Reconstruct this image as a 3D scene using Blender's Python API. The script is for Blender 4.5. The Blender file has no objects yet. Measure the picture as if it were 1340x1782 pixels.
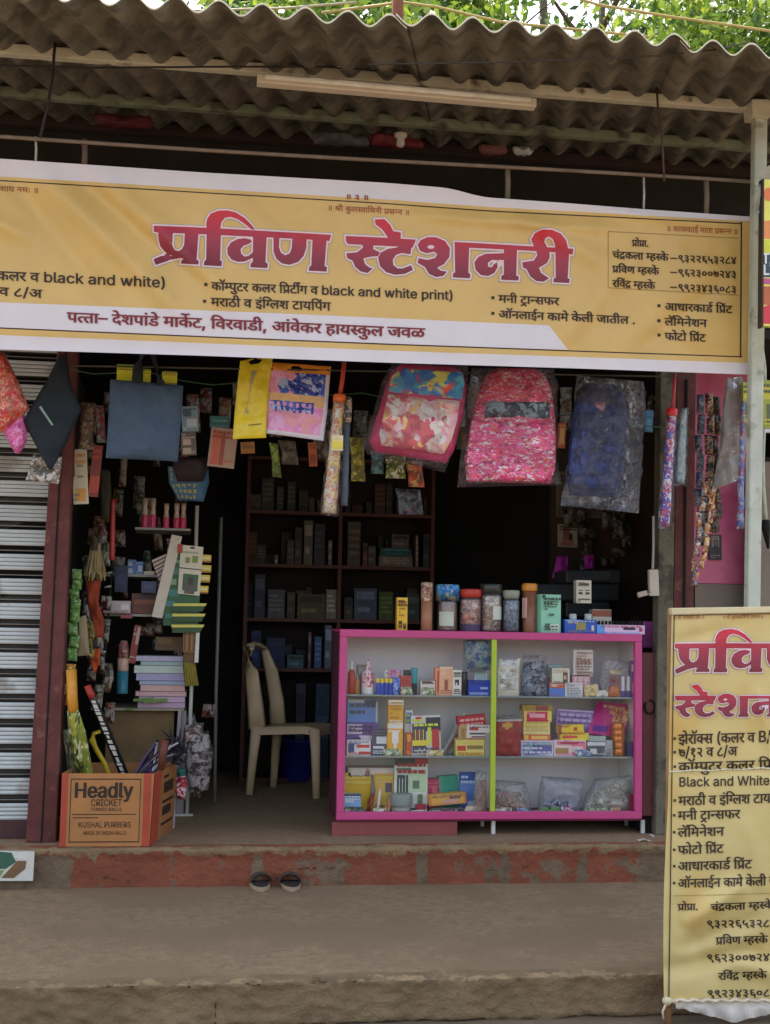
import bpy, bmesh, math, random
from mathutils import Vector as V, noise as mnoise
from mathutils.geometry import tessellate_polygon
R = math.radians
random.seed(7)
sc = bpy.context.scene
COL = sc.collection

# ---------------------------------------------------------------- camera
EYE = V((0, 0, 1.31)); FPX = 2275.0
YAW, PITCH, ROLL = math.atan(FPX / 15500), math.atan((1090 - 891) / FPX), .018
_R0 = V((math.cos(YAW), -math.sin(YAW), 0))
_F = V((math.sin(YAW) * math.cos(PITCH), math.cos(YAW) * math.cos(PITCH), math.sin(PITCH)))
_U0 = _R0.cross(_F)
_RC = _R0 * math.cos(ROLL) + _U0 * math.sin(ROLL)
_UC = _U0 * math.cos(ROLL) - _R0 * math.sin(ROLL)
cam = bpy.data.cameras.new("camera"); camo = bpy.data.objects.new("camera", cam); COL.objects.link(camo)
from mathutils import Matrix
m3 = Matrix((_RC, _UC, -_F)).transposed()
camo.matrix_world = Matrix.Translation(EYE) @ m3.to_4x4()
cam.sensor_fit = 'HORIZONTAL'; cam.sensor_width = 36; cam.lens = 36 * FPX / 1340; cam.clip_start = .05; cam.clip_end = 2000
sc.camera = camo

# ---------------------------------------------------------------- sky, sun, exposure
w = bpy.data.worlds.new("World"); sc.world = w; w.use_nodes = True
nt = w.node_tree; bg = nt.nodes["Background"]
sky = nt.nodes.new("ShaderNodeTexSky"); sky.sky_type = 'NISHITA'; sky.sun_disc = False
SUN_E, SUN_A = R(56), R(-14)
sky.sun_elevation = SUN_E; sky.sun_rotation = SUN_A; sky.air_density = 1.0; sky.dust_density = 3.5; sky.ozone_density = .6
hs = nt.nodes.new("ShaderNodeHueSaturation"); hs.inputs['Saturation'].default_value = .6
nt.links.new(sky.outputs[0], hs.inputs['Color']); nt.links.new(hs.outputs[0], bg.inputs[0])
bg.inputs[1].default_value = .15
sl = bpy.data.lights.new("sun", 'SUN'); sl.energy = 2.4; sl.angle = R(.6); sl.color = (1, .95, .86)
so = bpy.data.objects.new("sun", sl); COL.objects.link(so)
_ld = V((-math.sin(SUN_A) * math.cos(SUN_E), -math.cos(SUN_A) * math.cos(SUN_E), -math.sin(SUN_E)))
so.rotation_euler = _ld.to_track_quat('-Z', 'Y').to_euler()
sc.view_settings.view_transform = 'Standard'; sc.view_settings.look = 'None'; sc.view_settings.gamma = 1
sc.view_settings.exposure = 1.65
sc.render.engine = 'CYCLES'
sc.cycles.max_bounces = 8; sc.cycles.transparent_max_bounces = 24; sc.cycles.diffuse_bounces = 4; sc.cycles.glossy_bounces = 3
sc.cycles.use_denoising = True

# ---------------------------------------------------------------- geometry of the view
def ray(px, py):
    return _F + _RC * ((px - 670) / FPX) + _UC * ((891 - py) / FPX)
def P(px, py, Y):                      # the point of the facade-parallel plane Y seen in that direction
    d = ray(px, py); return EYE + d * (Y / d.y)
def PZ(px, py, z):                     # the point of the level plane z
    d = ray(px, py); return EYE + d * ((z - EYE.z) / d.z)

# ---------------------------------------------------------------- materials
def lin(c):
    c = c / 255.0
    return c / 12.92 if c <= .04045 else ((c + .055) / 1.055) ** 2.4
def alb(rgb, k=1.35):
    return tuple(min(.85, max(.006, lin(v) * k)) for v in rgb)
_M = {}
def mat(rgb, rough=.6, var=.16, scale=14.0, bump=.0, k=1.35, metal=0., bscale=None, spec=.5, raw=None, blotch=None, detail=4):
    key = (rgb, rough, var, scale, bump, k, metal, bscale, spec, raw, blotch)
    if key in _M: return _M[key]
    m = bpy.data.materials.new("mat_%d" % len(_M)); m.use_nodes = True; n = m.node_tree.nodes; l = m.node_tree.links
    b = n["Principled BSDF"]; c = raw or alb(rgb, k)
    tc = n.new("ShaderNodeTexCoord"); ns = n.new("ShaderNodeTexNoise"); ns.inputs['Scale'].default_value = scale
    ns.inputs['Detail'].default_value = detail; ns.inputs['Roughness'].default_value = .6
    l.new(tc.outputs['Object'], ns.inputs['Vector'])
    rp = n.new("ShaderNodeValToRGB"); rp.color_ramp.elements[0].position = .28; rp.color_ramp.elements[1].position = .72
    rp.color_ramp.elements[0].color = tuple(v * (1 - var) for v in c) + (1,)
    rp.color_ramp.elements[1].color = tuple(min(.9, v * (1 + var * .8)) for v in c) + (1,)
    l.new(ns.outputs['Fac'], rp.inputs['Fac'])
    out = rp.outputs[0]
    if blotch:                          # second colour in patches: (rgb, scale, threshold)
        c2 = alb(blotch[0], k); n2 = n.new("ShaderNodeTexNoise"); n2.inputs['Scale'].default_value = blotch[1]; n2.inputs['Detail'].default_value = 6
        l.new(tc.outputs['Object'], n2.inputs['Vector'])
        r2 = n.new("ShaderNodeValToRGB"); r2.color_ramp.elements[0].position = blotch[2]; r2.color_ramp.elements[1].position = blotch[2] + .1
        l.new(n2.outputs['Fac'], r2.inputs['Fac'])
        mx = n.new("ShaderNodeMixRGB"); l.new(r2.outputs[0], mx.inputs[0]); l.new(out, mx.inputs[1]); mx.inputs[2].default_value = c2 + (1,)
        out = mx.outputs[0]
    l.new(out, b.inputs['Base Color'])
    b.inputs['Roughness'].default_value = rough; b.inputs['Metallic'].default_value = metal; b.inputs['Specular IOR Level'].default_value = spec
    if bump:
        bp = n.new("ShaderNodeBump"); bp.inputs['Strength'].default_value = min(1, bump); bp.inputs['Distance'].default_value = .01 * max(1, bump)
        nb = n.new("ShaderNodeTexNoise"); nb.inputs['Scale'].default_value = bscale or scale * 3; nb.inputs['Detail'].default_value = 6
        l.new(tc.outputs['Object'], nb.inputs['Vector']); l.new(nb.outputs['Fac'], bp.inputs['Height']); l.new(bp.outputs[0], b.inputs['Normal'])
    _M[key] = m
    return m
def print_mat(cols, scale=30., rough=.4, k=1.35, st=(1, 1, 1)):   # busy printed pattern: twisted streaks and small cells of the given colours
    kk = ('pr', tuple(cols), scale, rough, k, st)
    if kk in _M: return _M[kk]
    m = bpy.data.materials.new("mat_%d" % len(_M)); m.use_nodes = True; n = m.node_tree.nodes; l = m.node_tree.links
    b = n["Principled BSDF"]; tc = n.new("ShaderNodeTexCoord"); mp = n.new("ShaderNodeMapping"); mp.inputs['Scale'].default_value = st; l.new(tc.outputs['Object'], mp.inputs[0])
    ns = n.new("ShaderNodeTexNoise"); ns.inputs['Scale'].default_value = scale * 1.3; ns.inputs['Detail'].default_value = 3; l.new(mp.outputs[0], ns.inputs['Vector'])
    mx = n.new("ShaderNodeVectorMath"); mx.operation = 'MULTIPLY_ADD'; l.new(ns.outputs['Color'], mx.inputs[0])
    mx.inputs[1].default_value = (1.6 / scale,) * 3; l.new(mp.outputs[0], mx.inputs[2])
    fac = []
    for sc2 in (scale * 1.1, scale * 2.9):
        vo = n.new("ShaderNodeTexVoronoi"); vo.inputs['Scale'].default_value = sc2; l.new(mx.outputs[0], vo.inputs['Vector'])
        sp = n.new("ShaderNodeSeparateColor"); l.new(vo.outputs['Color'], sp.inputs[0]); rp = n.new("ShaderNodeValToRGB"); rp.color_ramp.interpolation = 'CONSTANT'
        e = rp.color_ramp.elements
        while len(e) < len(cols): e.new(.5)
        for i, c in enumerate(cols): e[i].position = i / len(cols); e[i].color = alb(c, k) + (1,)
        l.new(sp.outputs[0], rp.inputs['Fac']); fac.append(rp.outputs[0])
    th = n.new("ShaderNodeValToRGB"); th.color_ramp.elements[0].position = .46; th.color_ramp.elements[1].position = .54
    n3 = n.new("ShaderNodeTexNoise"); n3.inputs['Scale'].default_value = scale * .8; n3.inputs['Distortion'].default_value = 1.5; l.new(mp.outputs[0], n3.inputs['Vector']); l.new(n3.outputs['Fac'], th.inputs[0])
    mi = n.new("ShaderNodeMixRGB"); l.new(th.outputs[0], mi.inputs[0]); l.new(fac[0], mi.inputs[1]); l.new(fac[1], mi.inputs[2])
    l.new(mi.outputs[0], b.inputs['Base Color']); b.inputs['Roughness'].default_value = rough
    _M[kk] = m
    return m
def film_mat(name, op=.10, tint=(.75, .76, .78), rough=.12, bscale=22., bstr=.9, gs=1.):   # clear plastic film: mostly see-through, a little haze, sharp glints
    if name in _M: return _M[name]
    m = bpy.data.materials.new(name); m.use_nodes = True; n = m.node_tree.nodes; l = m.node_tree.links
    for x in list(n): n.remove(x)
    o = n.new("ShaderNodeOutputMaterial"); tr = n.new("ShaderNodeBsdfTransparent"); gl = n.new("ShaderNodeBsdfGlossy"); df = n.new("ShaderNodeBsdfDiffuse")
    gl.inputs['Roughness'].default_value = rough; gl.inputs['Color'].default_value = (.95, .96, 1, 1); df.inputs['Color'].default_value = tint + (1,)
    m1 = n.new("ShaderNodeMixShader"); m1.inputs[0].default_value = op; l.new(tr.outputs[0], m1.inputs[1]); l.new(df.outputs[0], m1.inputs[2])
    fr = n.new("ShaderNodeFresnel"); fr.inputs['IOR'].default_value = 1.6
    ml = n.new("ShaderNodeMath"); ml.operation = 'MULTIPLY'; ml.inputs[1].default_value = gs; l.new(fr.outputs[0], ml.inputs[0])
    m2 = n.new("ShaderNodeMixShader"); l.new(ml.outputs[0], m2.inputs[0]); l.new(m1.outputs[0], m2.inputs[1]); l.new(gl.outputs[0], m2.inputs[2])
    if bstr:
        tc = n.new("ShaderNodeTexCoord"); nb = n.new("ShaderNodeTexNoise"); nb.inputs['Scale'].default_value = bscale; nb.inputs['Detail'].default_value = 3; nb.inputs['Distortion'].default_value = 1.2
        l.new(tc.outputs['Object'], nb.inputs['Vector']); bp = n.new("ShaderNodeBump"); bp.inputs['Strength'].default_value = bstr; bp.inputs['Distance'].default_value = .03
        l.new(nb.outputs['Fac'], bp.inputs['Height']); l.new(bp.outputs[0], gl.inputs['Normal']); l.new(bp.outputs[0], fr.inputs['Normal'])
    l.new(m2.outputs[0], o.inputs[0]); _M[name] = m
    return m
def glow_mat(rgb, s):
    m = bpy.data.materials.new("glow"); m.use_nodes = True; b = m.node_tree.nodes["Principled BSDF"]
    b.inputs['Base Color'].default_value = rgb + (1,); b.inputs['Emission Color'].default_value = rgb + (1,); b.inputs['Emission Strength'].default_value = s
    return m

# ---------------------------------------------------------------- mesh builder
ORG = {}
def nz(x, y, z=0., s=1.): return mnoise.noise(V((x * s, y * s, z * s)))
class MB:
    def __init__(s): s.v = []; s.f = []; s.m = []
    def add(s, vs, fs, m=0):
        o = len(s.v); s.v += [V(p) for p in vs]; s.f += [tuple(i + o for i in f) for f in fs]; s.m += [m] * len(fs) if isinstance(m, int) else list(m)
        return s
    def box(s, x0, x1, y0, y1, z0, z1, m=0):
        vs = [(x, y, z) for z in (z0, z1) for y in (y0, y1) for x in (x0, x1)]
        return s.add(vs, [(0, 2, 3, 1), (4, 5, 7, 6), (0, 1, 5, 4), (2, 6, 7, 3), (0, 4, 6, 2), (1, 3, 7, 5)], m)
    def hexa(s, p, m=0):               # 8 corners, same order as box
        return s.add(p, [(0, 2, 3, 1), (4, 5, 7, 6), (0, 1, 5, 4), (2, 6, 7, 3), (0, 4, 6, 2), (1, 3, 7, 5)], m)
    def slab(s, quad, t, m=0):         # quad = 4 points (bl, br, tr, tl) of a front face, pushed back by t along +Y (or vector)
        t = V((0, t, 0)) if not isinstance(t, V) else t
        q = [V(p) for p in quad]
        return s.hexa([q[0], q[1], q[0] + t, q[1] + t, q[3], q[2], q[3] + t, q[2] + t], m)
    def tube(s, pts, r, n=8, m=0, cap=True, flat=1.0):
        pts = [V(p) for p in pts]; rs = r if isinstance(r, (list, tuple)) else [r] * len(pts); base = len(s.v)
        up = V((0, 0, 1))
        for i, p in enumerate(pts):
            t = (pts[min(i + 1, len(pts) - 1)] - pts[max(i - 1, 0)]).normalized()
            a = t.cross(up if abs(t.dot(up)) < .95 else V((0, 1, 0))).normalized(); b = t.cross(a)
            for k in range(n):
                g = 2 * math.pi * k / n; s.v.append(p + a * math.cos(g) * rs[i] + b * math.sin(g) * rs[i] * flat)
        for i in range(len(pts) - 1):
            for k in range(n):
                k2 = (k + 1) % n; s.f.append((base + i * n + k, base + i * n + k2, base + (i + 1) * n + k2, base + (i + 1) * n + k)); s.m.append(m)
        if cap:
            s.f.append(tuple(base + k for k in range(n))[::-1]); s.m.append(m)
            s.f.append(tuple(base + (len(pts) - 1) * n + k for k in range(n))); s.m.append(m)
        return s
    def lathe(s, c, prof, n=20, m=0, sx=1., sy=1.):      # prof: (r, z[, m])
        base = len(s.v); c = V(c)
        for q in prof:
            for k in range(n):
                g = 2 * math.pi * k / n; s.v.append(c + V((math.cos(g) * q[0] * sx, math.sin(g) * q[0] * sy, q[1])))
        for i in range(len(prof) - 1):
            mm = prof[i + 1][2] if len(prof[i + 1]) > 2 else m
            for k in range(n):
                k2 = (k + 1) % n; s.f.append((base + i * n + k, base + i * n + k2, base + (i + 1) * n + k2, base + (i + 1) * n + k)); s.m.append(mm)
        s.f.append(tuple(base + k for k in range(n))[::-1]); s.m.append(prof[0][2] if len(prof[0]) > 2 else m)
        s.f.append(tuple(base + (len(prof) - 1) * n + k for k in range(n))); s.m.append(prof[-1][2] if len(prof[-1]) > 2 else m)
        return s
    def bag(s, L, Rr, Y, T, nu=16, nv=20, mf=None, hole=None, wr=.004, ws=14., pw=2.6, seed=0, yfun=None, edge=.0):
        """soft closed bag between a left and a right pixel outline (lists from top to bottom), front bulging towards the viewer"""
        def smp(A, t):
            t *= len(A) - 1; i = min(int(t), len(A) - 2); f = t - i
            return (A[i][0] + (A[i + 1][0] - A[i][0]) * f, A[i][1] + (A[i + 1][1] - A[i][1]) * f)
        for side in (-1, 1):
            base = len(s.v)
            for j in range(nv + 1):
                v = j / nv; a = smp(L, v); b = smp(Rr, v)
                for i in range(nu + 1):
                    u = i / nu; q = P(a[0] + (b[0] - a[0]) * u, a[1] + (b[1] - a[1]) * u, Y)
                    pr = max(0, 1 - abs(2 * u - 1) ** pw) ** .5 * max(0, 1 - abs(2 * v - 1) ** pw) ** .5
                    d = T * pr + edge
                    if wr: d += wr * nz(q.x + seed, q.z, seed * 3.1 + side, ws) * (.35 + pr) + wr * .5 * nz(q.x + seed, q.z, 5 + side, ws * 2.7) * (.2 + pr)
                    s.v.append(q + V((0, side * d + (yfun(u, v) if yfun else 0), 0)))
            for j in range(nv):
                for i in range(nu):
                    u, v = (i + .5) / nu, (j + .5) / nv
                    if hole and hole(u, v): continue
                    a = base + j * (nu + 1) + i; f = (a, a + 1, a + nu + 2, a + nu + 1)
                    s.f.append(f[::-1] if side < 0 else f); s.m.append(mf(u, v) if mf else 0)
        return s
    def build(s, name, mats, parent=None, smooth=False, bevel=0., org=None, solid=0.):
        mats = mats if isinstance(mats, (list, tuple)) else [mats]
        if parent is not None: org = ORG[parent]
        elif org is None:
            lo = V([min(p[i] for p in s.v) for i in range(3)]); hi = V([max(p[i] for p in s.v) for i in range(3)])
            org = V(((lo.x + hi.x) / 2, (lo.y + hi.y) / 2, lo.z))
        me = bpy.data.meshes.new(name); me.from_pydata([p - org for p in s.v], [], s.f)
        for m in mats: me.materials.append(m)
        for p, mi in zip(me.polygons, s.m): p.material_index = mi; p.use_smooth = smooth
        me.validate(); me.update()
        o = bpy.data.objects.new(name, me); COL.objects.link(o); ORG[o] = org
        if parent is not None: o.parent = parent
        else: o.location = org
        if bevel:
            bv = o.modifiers.new("bevel", 'BEVEL'); bv.width = bevel; bv.segments = 2; bv.limit_method = 'ANGLE'; bv.angle_limit = R(40)
        return o
def tag(o, label, cat, group=None, kind=None):
    if label: o['label'] = label
    if cat: o['category'] = cat
    if group: o['group'] = group
    if kind: o['kind'] = kind
    return o
def thing(name, label, cat, loc, group=None):
    o = bpy.data.objects.new(name, None); o.empty_display_size = .1; COL.objects.link(o); o.location = loc; ORG[o] = V(loc)
    return tag(o, label, cat, group)
def struct(o): o['kind'] = 'structure'; return o

# ---------------------------------------------------------------- flat printing: glyph outlines -> triangles, laid on a surface
def area(c): return sum(a[0] * b[1] - b[0] * a[1] for a, b in zip(c, c[1:] + c[:1])) / 2
def inside(p, c):
    r = False
    for a, b in zip(c, c[1:] + c[:1]):
        if (a[1] > p[1]) != (b[1] > p[1]) and p[0] < (b[0] - a[0]) * (p[1] - a[1]) / (b[1] - a[1]) + a[0]: r = not r
    return r
def grow(c, wd, lim=2.2):               # offset a closed outline to the left of its direction
    out = []; n = len(c)
    for i in range(n):
        a, b, d = c[i - 1], c[i], c[(i + 1) % n]
        e1 = V((b[0] - a[0], b[1] - a[1])); e2 = V((d[0] - b[0], d[1] - b[1]))
        if e1.length < 1e-6 or e2.length < 1e-6: out.append(b); continue
        e1.normalize(); e2.normalize(); n1 = V((-e1.y, e1.x)); n2 = V((-e2.y, e2.x)); q = n1 + n2
        if q.length < 1e-3: q = n1
        q.normalize(); s = min(lim, 1 / max(.2, q.dot(n1))); out.append((b[0] + q.x * wd * s, b[1] + q.y * wd * s))
    return out
def tess(contours):                     # outer outlines clockwise, holes counter-clockwise (y up)
    outs = [c for c in contours if area(c) < 0]; holes = [c for c in contours if area(c) >= 0]; R_ = []
    for o in outs:
        hs_ = [h for h in holes if inside(h[0], o)]
        pl = [o] + hs_; fl = [p for c in pl for p in c]
        try: tr = tessellate_polygon([[V((p[0], p[1], 0)) for p in c] for c in pl])
        except Exception: continue
        R_.append((fl, tr))
    return R_
_G = {}
def glyph(k):
    if k not in _G: _G[k] = [list(zip(c[0::2], c[1::2])) for c in GLYPHS[k]]
    return _G[k]
def text(mb, key, x0, y0, x1, y1, h, surf, m=0, bold=14, ref=640., right=False, nat=False, dup=0.):
    """one line of lettering; (x0,y0)-(x1,y1) = headline in picture coordinates of the surface, h = headline to baseline; surf maps to space"""
    wd, items = LINES[key]; L = math.hypot(x1 - x0, y1 - y0); ux, uy = (x1 - x0) / L, (y1 - y0) / L; sx = L / wd; sy = h / ref
    if nat: sx = sy
    for k, gx, gy in zip(items[0::3], items[1::3], items[2::3]):
        cs = [grow(c, bold) for c in glyph(k)]
        for fl, tr in tess(cs):
            for dx in ((0.,) if not dup else (-dup, dup)):
                pts = []
                for p in fl:
                    a = (p[0] + gx) * sx + dx; b = (ref - (p[1] + gy)) * sy
                    q = surf(x0 + ux * a, y0 + uy * a + b); q.y -= .0003 * (dx > 0); pts.append(q)
                mb.add(pts, tr, m)
def cutpoly(polys, step=9., m=0):      # polygons (picture coords, y down) -> triangles cut into narrow strips, for bent surfaces
    bm = bmesh.new(); 
    cs = [[(p[0], -p[1]) for p in c] for c in polys]
    big = max(cs, key=lambda c: abs(area(c)))
    cs = [(c if (area(c) < 0) == (c is big) else c[::-1]) for c in cs]
    for fl, tr in tess(cs):
        vs = [bm.verts.new((p[0], p[1], 0)) for p in fl]
        for t in tr:
            try: bm.faces.new([vs[i] for i in t])
            except ValueError: pass
    xs = [v.co.x for v in bm.verts]; ys = [v.co.y for v in bm.verts]
    for ax, lo, hi in ((0, min(xs), max(xs)), (1, min(ys), max(ys))):
        q = math.floor(lo / step) * step + step
        while q < hi:
            co = V((q, 0, 0)) if ax == 0 else V((0, q, 0)); no = V((1, 0, 0)) if ax == 0 else V((0, 1, 0))
            bmesh.ops.bisect_plane(bm, geom=bm.verts[:] + bm.edges[:] + bm.faces[:], plane_co=co, plane_no=no); q += step
    bm.verts.index_update()
    vs = [(v.co.x, -v.co.y) for v in bm.verts]; fs = [tuple(v.index for v in f.verts) for f in bm.faces]
    bm.free(); return vs, fs
def flatpoly(mb, polys, surf, m=0, step=9.):
    vs, fs = cutpoly(polys, step); mb.add([surf(*p) for p in vs], fs, m)
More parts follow.
